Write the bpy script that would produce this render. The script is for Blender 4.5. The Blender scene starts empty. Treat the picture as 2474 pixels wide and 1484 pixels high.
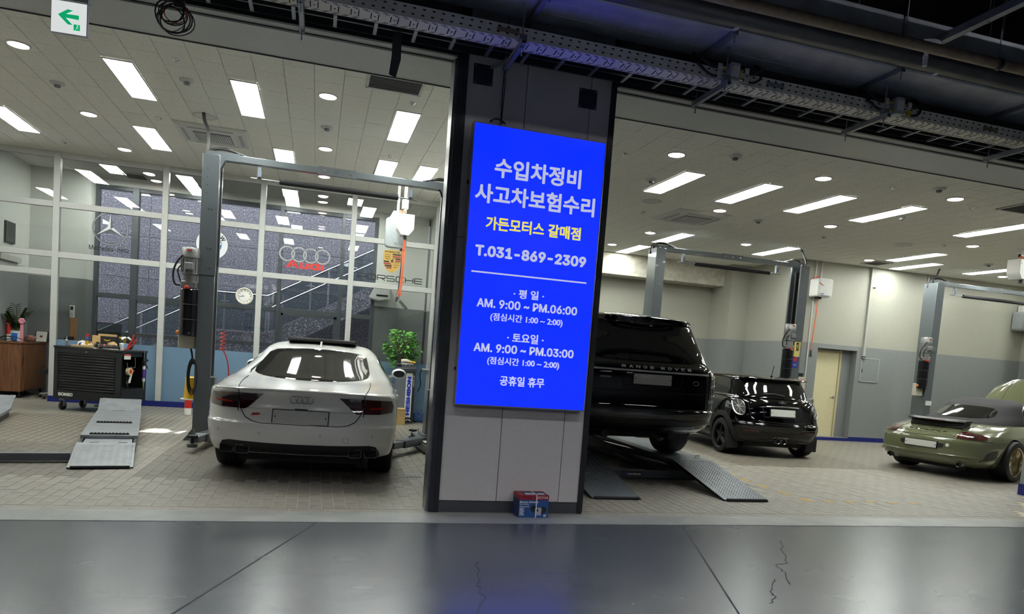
import bpy, bmesh, math, random
from mathutils import Vector, Matrix, geometry
from mathutils.bvhtree import BVHTree

scene = bpy.context.scene
COL = scene.collection
random.seed(7)
PI = math.pi

# ------------------------------------------------------------------ camera
CAM_H = 1.45
F_PX, YAW, PITCH, ROLL, PX, PY = 1699.933, 0.2763, -0.0732, 0.0755, 1237.0, 979.6
cam_data = bpy.data.cameras.new('camera')
cam = bpy.data.objects.new('camera', cam_data)
COL.objects.link(cam)
cy, sy, cp, sp, cr, sr = math.cos(YAW), math.sin(YAW), math.cos(PITCH), math.sin(PITCH), math.cos(ROLL), math.sin(ROLL)
fwd = Vector((sy * cp, cy * cp, sp))
r0 = Vector((cy, -sy, 0)); u0 = r0.cross(fwd)
rgt = r0 * cr + u0 * sr
upv = u0 * cr - r0 * sr
cam.matrix_world = Matrix(((rgt.x, upv.x, -fwd.x, 0), (rgt.y, upv.y, -fwd.y, 0), (rgt.z, upv.z, -fwd.z, CAM_H), (0, 0, 0, 1)))
cam_data.sensor_fit = 'HORIZONTAL'
cam_data.sensor_width = 36.0
cam_data.lens = 36.0 * F_PX / 2474.0
cam_data.shift_y = (PY - 742.0) / 2474.0
cam_data.shift_x = 0.0
cam_data.clip_start = 0.05
cam_data.clip_end = 200
scene.camera = cam

# ------------------------------------------------------------------ world, sun, exposure
w = bpy.data.worlds.new('overcast_sky'); scene.world = w
w.use_nodes = True
bg = w.node_tree.nodes['Background']
bg.inputs['Color'].default_value = (0.93, 0.95, 1.0, 1)
bg.inputs['Strength'].default_value = 8.0
sun_d = bpy.data.lights.new('sun', 'SUN'); sun_d.energy = 40.0; sun_d.angle = 0.01; sun_d.color = (1, .95, .86)
sun = bpy.data.objects.new('sun', sun_d); COL.objects.link(sun)
sun.rotation_euler = Vector((-0.16, -1.0, -0.70)).to_track_quat('-Z', 'Y').to_euler()
sun.location = (4, 30, 20)
scene.view_settings.view_transform = 'Standard'
scene.view_settings.look = 'None'
scene.view_settings.exposure = 0.0
scene.view_settings.gamma = 1.0
scene.view_settings.use_curve_mapping = False
scene.cycles.max_bounces = 10
scene.cycles.diffuse_bounces = 5
scene.cycles.glossy_bounces = 5
scene.cycles.transparent_max_bounces = 24
scene.cycles.transmission_bounces = 8
scene.cycles.caustics_reflective = False
scene.cycles.caustics_refractive = False
scene.cycles.sample_clamp_indirect = 6.0
scene.cycles.use_denoising = True
PANEL_E, DOWN_E, SIGN_E, BATTEN_E = 45.0, 30.0, 2.2, 84.0

# ------------------------------------------------------------------ materials
def lin(c):
    if isinstance(c, str):
        c = [int(c[i:i + 2], 16) for i in (0, 2, 4)]
    out = []
    for v in c:
        v = v / 255.0
        out.append(v / 12.92 if v <= .04045 else ((v + .055) / 1.055) ** 2.4)
    return (out[0], out[1], out[2], 1)

MATS = {}
def M(name, col='808080', rough=.5, metal=0.0, noise=.06, nscale=18.0, bump=0.0, bscale=80.0, coat=0.0, emit=0.0, ecol=None, spec=.5, alpha=1.0):
    """procedural principled material: colour broken by noise, optional fine bump"""
    if name in MATS: return MATS[name]
    m = bpy.data.materials.new(name); m.use_nodes = True
    nt = m.node_tree; b = nt.nodes['Principled BSDF']
    c = lin(col)
    b.inputs['Roughness'].default_value = rough
    b.inputs['Metallic'].default_value = metal
    b.inputs['Specular IOR Level'].default_value = spec
    if coat:
        b.inputs['Coat Weight'].default_value = coat
        b.inputs['Coat Roughness'].default_value = .03
    tc = nt.nodes.new('ShaderNodeTexCoord')
    if noise:
        n = nt.nodes.new('ShaderNodeTexNoise'); n.inputs['Scale'].default_value = nscale; n.inputs['Detail'].default_value = 4
        nt.links.new(tc.outputs['Object'], n.inputs['Vector'])
        r = nt.nodes.new('ShaderNodeValToRGB')
        r.color_ramp.elements[0].position = .3; r.color_ramp.elements[1].position = .7
        r.color_ramp.elements[0].color = tuple(v * (1 - noise) for v in c[:3]) + (1,)
        r.color_ramp.elements[1].color = tuple(min(1, v * (1 + noise)) for v in c[:3]) + (1,)
        nt.links.new(n.outputs['Fac'], r.inputs['Fac']); nt.links.new(r.outputs['Color'], b.inputs['Base Color'])
    else:
        b.inputs['Base Color'].default_value = c
    if bump:
        n2 = nt.nodes.new('ShaderNodeTexNoise'); n2.inputs['Scale'].default_value = bscale
        nt.links.new(tc.outputs['Object'], n2.inputs['Vector'])
        bp = nt.nodes.new('ShaderNodeBump'); bp.inputs['Strength'].default_value = bump; bp.inputs['Distance'].default_value = .01
        nt.links.new(n2.outputs['Fac'], bp.inputs['Height']); nt.links.new(bp.outputs['Normal'], b.inputs['Normal'])
    if emit:
        b.inputs['Emission Color'].default_value = lin(ecol or col)
        b.inputs['Emission Strength'].default_value = emit
    MATS[name] = m
    return m

def glass(name, tint='e8f0ee', refl=1.0, rough=0.0, tintmix=1.0):
    """thin pane: tinted transparency plus a Fresnel mirror"""
    if name in MATS: return MATS[name]
    m = bpy.data.materials.new(name); m.use_nodes = True
    nt = m.node_tree; nt.nodes.clear()
    out = nt.nodes.new('ShaderNodeOutputMaterial')
    t = nt.nodes.new('ShaderNodeBsdfTransparent'); t.inputs['Color'].default_value = lin(tint)
    g = nt.nodes.new('ShaderNodeBsdfGlossy'); g.inputs['Roughness'].default_value = rough
    f = nt.nodes.new('ShaderNodeFresnel'); f.inputs['IOR'].default_value = 1.5
    mu = nt.nodes.new('ShaderNodeMath'); mu.operation = 'MULTIPLY'; mu.inputs[1].default_value = refl
    x = nt.nodes.new('ShaderNodeMixShader')
    nt.links.new(f.outputs[0], mu.inputs[0]); nt.links.new(mu.outputs[0], x.inputs[0])
    nt.links.new(t.outputs[0], x.inputs[1]); nt.links.new(g.outputs[0], x.inputs[2])
    nt.links.new(x.outputs[0], out.inputs['Surface'])
    MATS[name] = m
    return m

# ------------------------------------------------------------------ mesh builder
class MB:
    def __init__(s): s.v = []; s.f = []
    def add(s, vs, fs):
        o = len(s.v); s.v += [tuple(p) for p in vs]; s.f += [tuple(i + o for i in f) for f in fs]; return s
    def box(s, x0, x1, y0, y1, z0, z1):
        return s.add([(x0, y0, z0), (x1, y0, z0), (x1, y1, z0), (x0, y1, z0), (x0, y0, z1), (x1, y0, z1), (x1, y1, z1), (x0, y1, z1)],
                     [(3, 2, 1, 0), (4, 5, 6, 7), (0, 1, 5, 4), (1, 2, 6, 5), (2, 3, 7, 6), (3, 0, 4, 7)])
    def chbox(s, x0, x1, y0, y1, z0, z1, c):
        """box with its four vertical edges and rims chamfered"""
        def ring(d, z): 
            a, b, e, g = x0 + d, x1 - d, y0 + d, y1 - d
            return [(a + c, e, z), (b - c, e, z), (b, e + c, z), (b, g - c, z), (b - c, g, z), (a + c, g, z), (a, g - c, z), (a, e + c, z)]
        return s.rings([ring(c, z0), ring(0, z0 + c), ring(0, z1 - c), ring(c, z1)])
    def rings(s, R, caps=True, close=True):
        n = len(R[0]); vs = [p for r in R for p in r]; fs = []
        for i in range(len(R) - 1):
            for j in range(n if close else n - 1):
                k = (j + 1) % n
                fs.append((i * n + j, i * n + k, (i + 1) * n + k, (i + 1) * n + j))
        if caps:
            fs.append(tuple(range(n - 1, -1, -1))); fs.append(tuple((len(R) - 1) * n + j for j in range(n)))
        return s.add(vs, fs)
    def cyl(s, p0, p1, ra, rb=None, n=16, caps=True):
        p0 = Vector(p0); p1 = Vector(p1); rb = ra if rb is None else rb
        d = (p1 - p0).normalized(); a = d.orthogonal().normalized(); b = d.cross(a)
        R = [[p + (a * math.cos(2 * PI * i / n) + b * math.sin(2 * PI * i / n)) * r for i in range(n)] for p, r in ((p0, ra), (p1, rb))]
        return s.rings(R, caps)
    def tube(s, pts, r, n=8, caps=True, close=False):
        P = [Vector(p) for p in pts]; N = len(P); R = []; a = None
        for i in range(N):
            if close: d = P[(i + 1) % N] - P[i - 1]
            else: d = P[min(i + 1, N - 1)] - P[max(i - 1, 0)]
            d = d.normalized()
            a = d.orthogonal().normalized() if a is None else (a - d * a.dot(d)).normalized()
            b = d.cross(a)
            R.append([P[i] + (a * math.cos(2 * PI * k / n) + b * math.sin(2 * PI * k / n)) * r for k in range(n)])
        if close: R.append(R[0]); caps = False
        return s.rings(R, caps)
    def lathe(s, prof, c=(0, 0, 0), axis='z', n=24, caps=True):
        R = []
        for r, h in prof:
            ring = []
            for i in range(n):
                t = 2 * PI * i / n; u, v = r * math.cos(t), r * math.sin(t)
                p = (u, v, h) if axis == 'z' else ((h, u, v) if axis == 'x' else (v, h, u))
                ring.append((c[0] + p[0], c[1] + p[1], c[2] + p[2]))
            R.append(ring)
        return s.rings(R, caps)
    def prism(s, pts, axis, a, b):
        def P(u, v, h): return (h, u, v) if axis == 'x' else ((u, h, v) if axis == 'y' else (u, v, h))
        return s.rings([[P(u, v, a) for u, v in pts], [P(u, v, b) for u, v in pts]])
    def bar(s, p0, p1, wx, wz, up=(0, 0, 1)):
        """rectangular bar from p0 to p1, wx across, wz along up"""
        p0 = Vector(p0); p1 = Vector(p1); d = (p1 - p0).normalized(); u = Vector(up); r = d.cross(u).normalized(); u = r.cross(d)
        q = [r * (wx / 2 * i) + u * (wz / 2 * j) for i, j in ((-1, -1), (1, -1), (1, 1), (-1, 1))]
        return s.rings([[p0 + k for k in q], [p1 + k for k in q]])
    def ball(s, c, rx, ry, rz, n=12, m=8):
        R = []
        for i in range(m + 1):
            t = -PI / 2 + PI * (.02 + .96 * i / m)
            R.append([(c[0] + rx * math.cos(t) * math.cos(2 * PI * k / n), c[1] + ry * math.cos(t) * math.sin(2 * PI * k / n), c[2] + rz * math.sin(t)) for k in range(n)])
        return s.rings(R)
    def mesh(s, name, bevel=0.0, seg=1, smooth=35.0):
        me = bpy.data.meshes.new(name)
        me.from_pydata(s.v, [], s.f)
        bm = bmesh.new(); bm.from_mesh(me)
        bmesh.ops.recalc_face_normals(bm, faces=bm.faces)
        if bevel:
            ed = [e for e in bm.edges if len(e.link_faces) == 2 and e.calc_face_angle(0) > .5]
            bmesh.ops.bevel(bm, geom=ed, offset=bevel, segments=seg, affect='EDGES', clamp_overlap=True)
        bm.to_mesh(me); bm.free()
        if smooth:
            me.polygons.foreach_set('use_smooth', [True] * len(me.polygons))
            me.set_sharp_from_angle(angle=math.radians(smooth))
        return me
    def obj(s, name, m, parent=None, bevel=0.0, seg=1, smooth=35.0, label=None):
        return link(name, s.mesh(name, bevel, seg, smooth), m, parent, label)

def link(name, me, m, parent=None, label=None):
    if m is not None and not me.materials: me.materials.append(m)
    o = bpy.data.objects.new(name, me); COL.objects.link(o)
    if parent is not None: o.parent = parent
    if label: o['label'] = label
    return o

def thing(name, label, cat, loc=(0, 0, 0), rz=0.0, group=None):
    o = bpy.data.objects.new(name, None); COL.objects.link(o)
    o.empty_display_size = .1
    o.location = loc; o.rotation_euler = (0, 0, rz)
    o['label'] = label; o['category'] = cat
    if group: o['group'] = group
    return o

def tag(o, label, cat, group=None):
    o['label'] = label; o['category'] = cat
    if group: o['group'] = group
    return o

def struct(o): o['kind'] = 'structure'; return o
def sroot(name, loc=(0, 0, 0)):
    o = bpy.data.objects.new(name, None); COL.objects.link(o); o.location = loc; o['kind'] = 'structure'; return o
def sbox(name, m, *b, parent=None, bevel=0):
    o = MB().box(*b).obj(name, m, parent, bevel=bevel)
    if parent is None: o['kind'] = 'structure'
    return o

def copy_tree(o, parent=None):
    c = o.copy(); COL.objects.link(c)
    if parent is not None: c.parent = parent
    for ch in list(o.children): copy_tree(ch, c)
    return c

# ------------------------------------------------------------------ lettering
_font_cache = {}
try:    # typeface bundled with Blender; Hangul falls back to Blender's CJK face
    import os
    FONT = bpy.data.fonts.load(os.path.join(bpy.utils.system_resource('DATAFILES'), 'fonts', 'Inter.woff2'))
except Exception:
    FONT = None
def text_mesh(txt, bold=0.0, extrude=0.0, shear=0.0, spacing=1.0):
    k = (txt, bold, extrude, shear, spacing)
    if k in _font_cache: return _font_cache[k].copy()
    cu = bpy.data.curves.new('t', 'FONT'); cu.body = txt; cu.size = 1; cu.extrude = extrude; cu.shear = shear
    if FONT and all(ord(c) < 0x1100 for c in txt): cu.font = FONT
    cu.space_character = spacing; cu.align_x = 'CENTER'; cu.resolution_u = 4; cu.fill_mode = 'BOTH' if extrude else 'FRONT'
    ob = bpy.data.objects.new('t', cu); COL.objects.link(ob)
    dg = bpy.context.evaluated_depsgraph_get(); dg.update()
    me = bpy.data.meshes.new_from_object(ob.evaluated_get(dg))
    bpy.data.objects.remove(ob); bpy.data.curves.remove(cu)
    me.materials.clear()
    if bold:      # heavier weight: strokes widened by shifted copies of the outline
        V = [tuple(v.co) for v in me.vertices]; Fs = [tuple(p.vertices) for p in me.polygons]; b = MB()
        for i in range(8):
            dx, dy = bold * math.cos(PI / 4 * i), bold * math.sin(PI / 4 * i)
            b.add([(x + dx, y + dy, z + i * .05) for x, y, z in V], Fs)
        me = bpy.data.meshes.new('lettering'); me.from_pydata(b.v, [], b.f)
    _font_cache[k] = me
    return me.copy()

def lettering(name, txt, m, parent, c, right, up, width=None, height=None, bold=0.0, depth=.002, shear=0.0, spacing=1.0, fit=True, label=None):
    """text mesh laid on a plane: centre c, right and up unit vectors, scaled to width and/or height"""
    me = text_mesh(txt, bold, .5 if depth else 0, shear, spacing)
    xs = [v.co.x for v in me.vertices]; ys = [v.co.y for v in me.vertices]
    x0, x1, y0, y1 = min(xs), max(xs), min(ys), max(ys)
    sx = width / (x1 - x0) if width else None
    s_y = height / (y1 - y0) if height else None
    if sx is None: sx = s_y
    if s_y is None: s_y = sx
    R = Vector(right).normalized(); U = Vector(up).normalized(); N = R.cross(U); c = Vector(c)
    for v in me.vertices:
        a = (v.co.x - (x0 + x1) / 2) * sx; b = (v.co.y - (y0 + y1) / 2) * s_y
        v.co = c + R * a + U * b + N * ((v.co.z + .5) * depth if depth else 0)
    return link(name, me, m, parent, label)

def circle_pts(r, n=32, c=(0, 0)): return [(c[0] + r * math.cos(2 * PI * i / n), c[1] + r * math.sin(2 * PI * i / n)) for i in range(n)]
def rrect(x0, x1, z0, z1, r, k=4):
    P = []
    for cx, cz, a in ((x1 - r, z1 - r, 0), (x0 + r, z1 - r, 90), (x0 + r, z0 + r, 180), (x1 - r, z0 + r, 270)):
        for i in range(k + 1):
            t = math.radians(a + 90 * i / k); P.append((cx + r * math.cos(t), cz + r * math.sin(t)))
    return P
def chaikin(P, n=2, close=True):
    for _ in range(n):
        Q = []
        L = len(P)
        for i in range(L if close else L - 1):
            a = P[i]; b = P[(i + 1) % L]
            Q += [tuple(a[k] * .75 + b[k] * .25 for k in range(len(a))), tuple(a[k] * .25 + b[k] * .75 for k in range(len(a)))]
        P = ([P[0]] + Q + [P[-1]]) if not close else Q
    return P
def arc_curve(pts, n=8):
    """Catmull-Rom through 3D points"""
    P = [Vector(p) for p in pts]; P = [P[0] * 2 - P[1]] + P + [P[-1] * 2 - P[-2]]; out = []
    for i in range(1, len(P) - 2):
        for k in range(n):
            t = k / n; a, b, c, d = P[i - 1], P[i], P[i + 1], P[i + 2]
            out.append(.5 * ((2 * b) + (c - a) * t + (2 * a - 5 * b + 4 * c - d) * t * t + (3 * b - a - 3 * c + d) * t ** 3))
    out.append(P[-2]); return out
ORD = ['first', 'second', 'third', 'fourth', 'fifth', 'sixth', 'seventh', 'eighth']
# ================================================================== setting
ZL, ZR = 4.32, 4.05          # ceiling heights of the left bay and the right bay
m_cream = M('wall_cream_paint', '9f9e92', .55, noise=.02, bump=.05)
m_white = M('wall_white_paint', 'e2e2dd', .5, noise=.02, bump=.04)
m_grayp = M('wall_grey_paint', '7f8282', .5, noise=.03, bump=.04)
m_blueb = M('blue_base_paint', '16206a', .35, noise=.06)
m_ceil = M('ceiling_plaster', 'd5d4cc', .9, noise=.02)
m_soffit = M('soffit_paint', 'cfd0cd', .38, noise=.03)
m_dark = M('dark_steel_trim', '2c2d30', .4, .4, noise=.1)
m_black = M('black_paint', '141416', .45, noise=.1)
m_alu = M('grey_aluminium_frame', '5c6065', .4, .3, noise=.05)
m_wfr = M('white_frame_paint', 'b3b4b1', .35, noise=.03)
m_steel = M('galvanised_steel', '9a9ea2', .35, .85, noise=.15, nscale=30)
m_conc = M('rough_concrete', 'b5b2a4', .85, noise=.18, nscale=9, bump=.6, bscale=45)

# tile colours -----------------------------------------------------
def m_ceiling_tile():
    m = M('acoustic_ceiling_tile', 'f2f0e8', .9, noise=0)
    nt = m.node_tree; b = nt.nodes['Principled BSDF']
    tc = nt.nodes.new('ShaderNodeNewGeometry')
    n = nt.nodes.new('ShaderNodeTexNoise'); n.inputs['Scale'].default_value = 75; n.inputs['Detail'].default_value = 2
    nt.links.new(tc.outputs['Position'], n.inputs['Vector'])
    r = nt.nodes.new('ShaderNodeValToRGB'); r.color_ramp.elements[0].position = .31; r.color_ramp.elements[1].position = .40
    r.color_ramp.elements[0].color = lin('b7b5ac'); r.color_ramp.elements[1].color = lin('f2f0e8')
    nt.links.new(n.outputs['Fac'], r.inputs['Fac']); nt.links.new(r.outputs['Color'], b.inputs['Base Color'])
    return m
m_tile = m_ceiling_tile()

def m_epoxy():
    m = M('grey_epoxy_floor', '5d646a', .3, noise=0)
    nt = m.node_tree; b = nt.nodes['Principled BSDF']; g = nt.nodes.new('ShaderNodeNewGeometry')
    def noise(scale, det=5, dist=0, vec=(1, 1, 1)):
        mp = nt.nodes.new('ShaderNodeMapping'); mp.inputs['Scale'].default_value = vec
        nt.links.new(g.outputs['Position'], mp.inputs['Vector'])
        n = nt.nodes.new('ShaderNodeTexNoise'); n.inputs['Scale'].default_value = scale; n.inputs['Detail'].default_value = det; n.inputs['Distortion'].default_value = dist
        nt.links.new(mp.outputs['Vector'], n.inputs['Vector']); return n
    def ramp(n, p0, c0, p1, c1):
        r = nt.nodes.new('ShaderNodeValToRGB'); e = r.color_ramp.elements
        e[0].position = p0; e[0].color = c0; e[1].position = p1; e[1].color = c1
        nt.links.new(n.outputs['Fac'], r.inputs['Fac']); return r
    a = ramp(noise(1.1, 2, 0), .3, lin('40454a'), .75, lin('4b5054'))
    nt.links.new(a.outputs['Color'], b.inputs['Base Color'])
    rr = ramp(noise(1.5, 2, 0, (1, 2.2, 1)), .3, (.24, .24, .24, 1), .75, (.28, .28, .28, 1))
    nt.links.new(rr.outputs['Color'], b.inputs['Roughness'])
    n1 = noise(90, 2, 0, (1, 3, 1)); n2 = noise(9, 3)
    ad = nt.nodes.new('ShaderNodeMath'); ad.operation = 'ADD'; nt.links.new(n1.outputs['Fac'], ad.inputs[0]); nt.links.new(n2.outputs['Fac'], ad.inputs[1])
    bp = nt.nodes.new('ShaderNodeBump'); bp.inputs['Strength'].default_value = .015; bp.inputs['Distance'].default_value = .012
    nt.links.new(n1.outputs['Fac'], bp.inputs['Height']); nt.links.new(bp.outputs['Normal'], b.inputs['Normal'])
    return m
m_floor = m_epoxy()
m_sill = M('painted_concrete_sill', '8f918d', .34, noise=.16, nscale=3.5, bump=.25, bscale=22)
m_paverL = M('light_paver', '858076', .5, noise=.12, nscale=7, bump=.1, bscale=60)
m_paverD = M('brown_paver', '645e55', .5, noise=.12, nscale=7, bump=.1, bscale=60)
m_grout = M('floor_grout', 'c4bba4', .8, noise=.1)
m_border = M('border_paver', '8b857b', .5, noise=.1, nscale=6)

# ---- driveway floor
floor = sroot('floor')
MB().box(-14, 22, -8, 5.69, -.1, 0).obj('slab', m_floor, floor)
def strip(pts, w, m, name, z=.0015):
    b = MB()
    for (x0, y0), (x1, y1) in zip(pts, pts[1:]):
        d = Vector((x1 - x0, y1 - y0)).normalized(); nx, ny = -d.y * w / 2, d.x * w / 2
        b.add([(x0 + nx, y0 + ny, z), (x0 - nx, y0 - ny, z), (x1 - nx, y1 - ny, z), (x1 + nx, y1 + ny, z)], [(0, 1, 2, 3)])
    o = b.obj(name, m, floor); return o
m_joint = M('joint_filler', '33363a', .8, noise=.2)
strip([(.08, 5.69), (-.634, 3.80), (-2.2, -.4)], .012, m_joint, 'joint')
strip([(3.32, 5.69), (2.52, 3.57), (1.2, .05)], .012, m_joint, 'joint')
random.seed(3)
def crack(pts, w):
    P = []
    for a, b in zip(pts, pts[1:]):
        for k in range(5):
            t = k / 5; P.append((a[0] + (b[0] - a[0]) * t + random.uniform(-.018, .018), a[1] + (b[1] - a[1]) * t + random.uniform(-.012, .012)))
    P.append(pts[-1]); strip(P, w, m_joint, 'crack')
crack([(4.0, 5.17), (3.7, 4.73), (3.58, 4.54), (3.45, 4.49), (3.39, 4.32), (3.25, 4.06)], .006)
crack([(3.2, 4.16), (3.1, 4.07), (2.99, 3.89), (2.92, 3.79), (2.85, 3.72)], .006)
crack([(1.16, 4.65), (1.08, 4.31), (1.04, 4.12), (1.04, 3.94), (.97, 3.78), (.95, 3.69), (.9, 3.2)], .006)
# ---- sill band between driveway and shop
sbox('trim_1', m_sill, -10, 20, 5.69, 6.035, -.1, .004)

# ---- shop floor: pavers near the doorway one by one, the rest of the near zone joined, pattern beyond
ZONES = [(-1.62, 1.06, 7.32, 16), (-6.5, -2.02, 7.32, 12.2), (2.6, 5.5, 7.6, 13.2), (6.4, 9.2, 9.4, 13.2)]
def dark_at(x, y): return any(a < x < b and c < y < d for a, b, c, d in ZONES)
def m_far_paver():
    m = bpy.data.materials.new('paver_field'); m.use_nodes = True; nt = m.node_tree; b = nt.nodes['Principled BSDF']
    g = nt.nodes.new('ShaderNodeNewGeometry'); sep = nt.nodes.new('ShaderNodeSeparateXYZ'); nt.links.new(g.outputs['Position'], sep.inputs[0])
    cmb = nt.nodes.new('ShaderNodeCombineXYZ'); nt.links.new(sep.outputs['Y'], cmb.inputs['X']); nt.links.new(sep.outputs['X'], cmb.inputs['Y'])
    def math_(op, a, v):
        n = nt.nodes.new('ShaderNodeMath'); n.operation = op
        if hasattr(a, 'is_output'): nt.links.new(a, n.inputs[0])
        else: n.inputs[0].default_value = a
        if hasattr(v, 'is_output'): nt.links.new(v, n.inputs[1])
        else: n.inputs[1].default_value = v
        return n.outputs[0]
    tot = None
    for x0, x1, y0, y1 in ZONES:
        k = math_('MULTIPLY', math_('MULTIPLY', math_('GREATER_THAN', sep.outputs['X'], x0), math_('LESS_THAN', sep.outputs['X'], x1)),
                  math_('MULTIPLY', math_('GREATER_THAN', sep.outputs['Y'], y0), math_('LESS_THAN', sep.outputs['Y'], y1)))
        tot = k if tot is None else math_('MAXIMUM', tot, k)
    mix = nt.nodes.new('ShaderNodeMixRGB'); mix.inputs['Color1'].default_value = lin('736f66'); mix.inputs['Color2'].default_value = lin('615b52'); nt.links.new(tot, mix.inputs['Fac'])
    n = nt.nodes.new('ShaderNodeTexNoise'); n.inputs['Scale'].default_value = 2.2; n.inputs['Detail'].default_value = 6; nt.links.new(g.outputs['Position'], n.inputs['Vector'])
    mu = nt.nodes.new('ShaderNodeMixRGB'); mu.blend_type = 'OVERLAY'; mu.inputs['Fac'].default_value = .22; nt.links.new(mix.outputs[0], mu.inputs['Color1']); nt.links.new(n.outputs['Fac'], mu.inputs['Color2'])
    br = nt.nodes.new('ShaderNodeTexBrick'); br.inputs['Scale'].default_value = 1; br.inputs['Mortar Size'].default_value = .0035
    br.inputs['Brick Width'].default_value = .22; br.inputs['Row Height'].default_value = .103; br.inputs['Mortar'].default_value = lin('bdb5a1')
    nt.links.new(cmb.outputs[0], br.inputs['Vector']); nt.links.new(mu.outputs[0], br.inputs['Color1']); nt.links.new(mu.outputs[0], br.inputs['Color2'])
    nt.links.new(br.outputs['Color'], b.inputs['Base Color'])
    b.inputs['Roughness'].default_value = .45
    bp = nt.nodes.new('ShaderNodeBump'); bp.inputs['Strength'].default_value = .3; bp.inputs['Distance'].default_value = .004; bp.invert = True
    nt.links.new(br.outputs['Fac'], bp.inputs['Height']); nt.links.new(bp.outputs['Normal'], b.inputs['Normal'])
    return m
shop = sroot('floor.001')
FAR0 = 9.4
MB().box(-8, 18, FAR0, 17, -.1, 0).obj('field', m_far_paver(), shop)
MB().box(-8, 18, 6.035, FAR0, -.1, -.004).obj('grout_bed', m_grout, shop)
PW, PL = .103, .22
def paver_mesh(name, m, lx, ly):
    me = MB().chbox(-lx / 2 + .0022, lx / 2 - .0022, -ly / 2 + .0022, ly / 2 - .0022, -.02, 0, .0015).mesh(name); me.materials.append(m); return me
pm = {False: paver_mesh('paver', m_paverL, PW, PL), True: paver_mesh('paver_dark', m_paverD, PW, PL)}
bmsh = paver_mesh('border_paver', m_border, .3, .13)
random.seed(11)
near, far = [], []
for i in range(int(16.6 / PW)):
    x = -4.0 + (i + .5) * PW
    y = 6.17 + (PL / 2 if i % 2 else 0)
    if i % 2: near.append((x, 6.17 + PL / 4, True, None))
    while y + PL < FAR0 + .2:
        near.append((x, y + PL / 2, False, None)); y += PL
near = [n for n in near if n[0] / n[1] < 1.3 and n[0] / n[1] > -.44 and n[1] < FAR0]
for i in range(52):
    o = link('paver', bmsh, None, shop); o.location = (-3.6 + i * .3, 6.1, 0)
full = sorted([n for n in near if not n[2]], key=lambda n: (round(n[1], 1), abs(n[0] - 1)))
pick, rest = full[:250], full[250:] + [n for n in near if n[2]]
for x, y, h, _ in pick:
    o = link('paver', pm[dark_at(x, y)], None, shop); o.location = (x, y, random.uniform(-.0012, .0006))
for dk in (False, True):
    b = MB()
    for x, y, h, _ in rest:
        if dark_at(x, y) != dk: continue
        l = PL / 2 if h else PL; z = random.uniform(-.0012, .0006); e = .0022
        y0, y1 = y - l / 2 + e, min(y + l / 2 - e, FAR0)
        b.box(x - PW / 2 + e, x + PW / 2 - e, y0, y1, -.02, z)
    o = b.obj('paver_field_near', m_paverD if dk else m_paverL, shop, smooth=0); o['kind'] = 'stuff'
# worn yellow line marks
m_yel = M('worn_yellow_paint', 'a88a4a', .6, noise=.35, nscale=40)
yl = sroot('trim_2')
for x, y, lx, ly in [(5.66, 8.52, .09, .2), (5.62, 8.13, .09, .22), (5.6, 7.7, .09, .22), (5.6, 7.29, .09, .22), (5.62, 6.9, .12, .2), (5.9, 6.85, .16, .08), (6.2, 6.84, .16, .08), (6.5, 6.86, .15, .08), (6.8, 6.83, .15, .07), (7.1, 6.81, .15, .07)]:
    MB().box(x - lx / 2, x + lx / 2, y - ly / 2, y + ly / 2, 0, .0022).obj('line_mark', m_yel, yl)
# floor drain
dr = thing('floor_drain', 'small slotted metal drain set in the paving near the white sedan', 'drain', (1.12, 7.75, 0))
MB().box(-.09, .09, -.05, .05, -.004, .004).obj('frame', m_steel, dr)
for i in range(7): MB().box(-.075 + i * .024, -.064 + i * .024, -.04, .04, .002, .007).obj('slat', m_black, dr)

# ---- walls
m_garage = M('garage_wall_paint', '77787b', .8, noise=.04)
sbox('wall_corridor_back', m_garage, -14, 22, -8.2, -8, 0, 6.6)
sbox('wall_corridor_left', m_garage, -14.2, -14, -8, 6.3, 0, 6.6)
sbox('wall_corridor_right', m_garage, 22, 22.2, -8, 6.3, 0, 6.6)
m_deck = M('dark_deck_ceiling', '2b2e33', .9, noise=.15)
deck = sroot('ceiling_corridor')
MB().box(-14, 22, -8, 6.4, 6.5, 6.7).obj('deck', m_deck, deck)
for i in range(12): MB().box(-14, 22, -6.5 + i, -6.3 + i, 6.3, 6.5).obj('deck_rib', m_deck, deck)
def two_tone(name, x0, x1, y0, y1, z1, mtop, split=2.21, base=True, z0=0.0):
    r = sroot(name)
    MB().box(x0, x1, y0, y1, split, z1).obj('upper_wall', mtop, r)
    MB().box(x0, x1, y0, y1, z0, split).obj('wainscot', m_grayp, r)
    return r
# office (behind the glass partition) and left bay
two_tone('wall_office_left', -5.5, -5.36, 14.16, 16.2, ZL, m_white, 2.27)
two_tone('wall_office_back', -5.36, -4.36, 15.62, 16.2, ZL, m_white, 2.27)
two_tone('wall_office_pier', 1.19, 2.3, 16.0, 16.4, ZL, m_white, 2.27)
sbox('wall_office_lintel', m_white, -4.36, 1.19, 16.0, 16.3, 4.2, ZL)
sbox('wall_left', m_white, -8.2, -8, 6.2, 14.2, 0, 4.6)
sbox('wall_left_end', m_white, -8, -6.9, 14.1, 14.25, 0, ZL)
two_tone('wall_divider', 2.36, 2.5, 6.32, 16.4, 4.6, m_white, 2.25)
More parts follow.
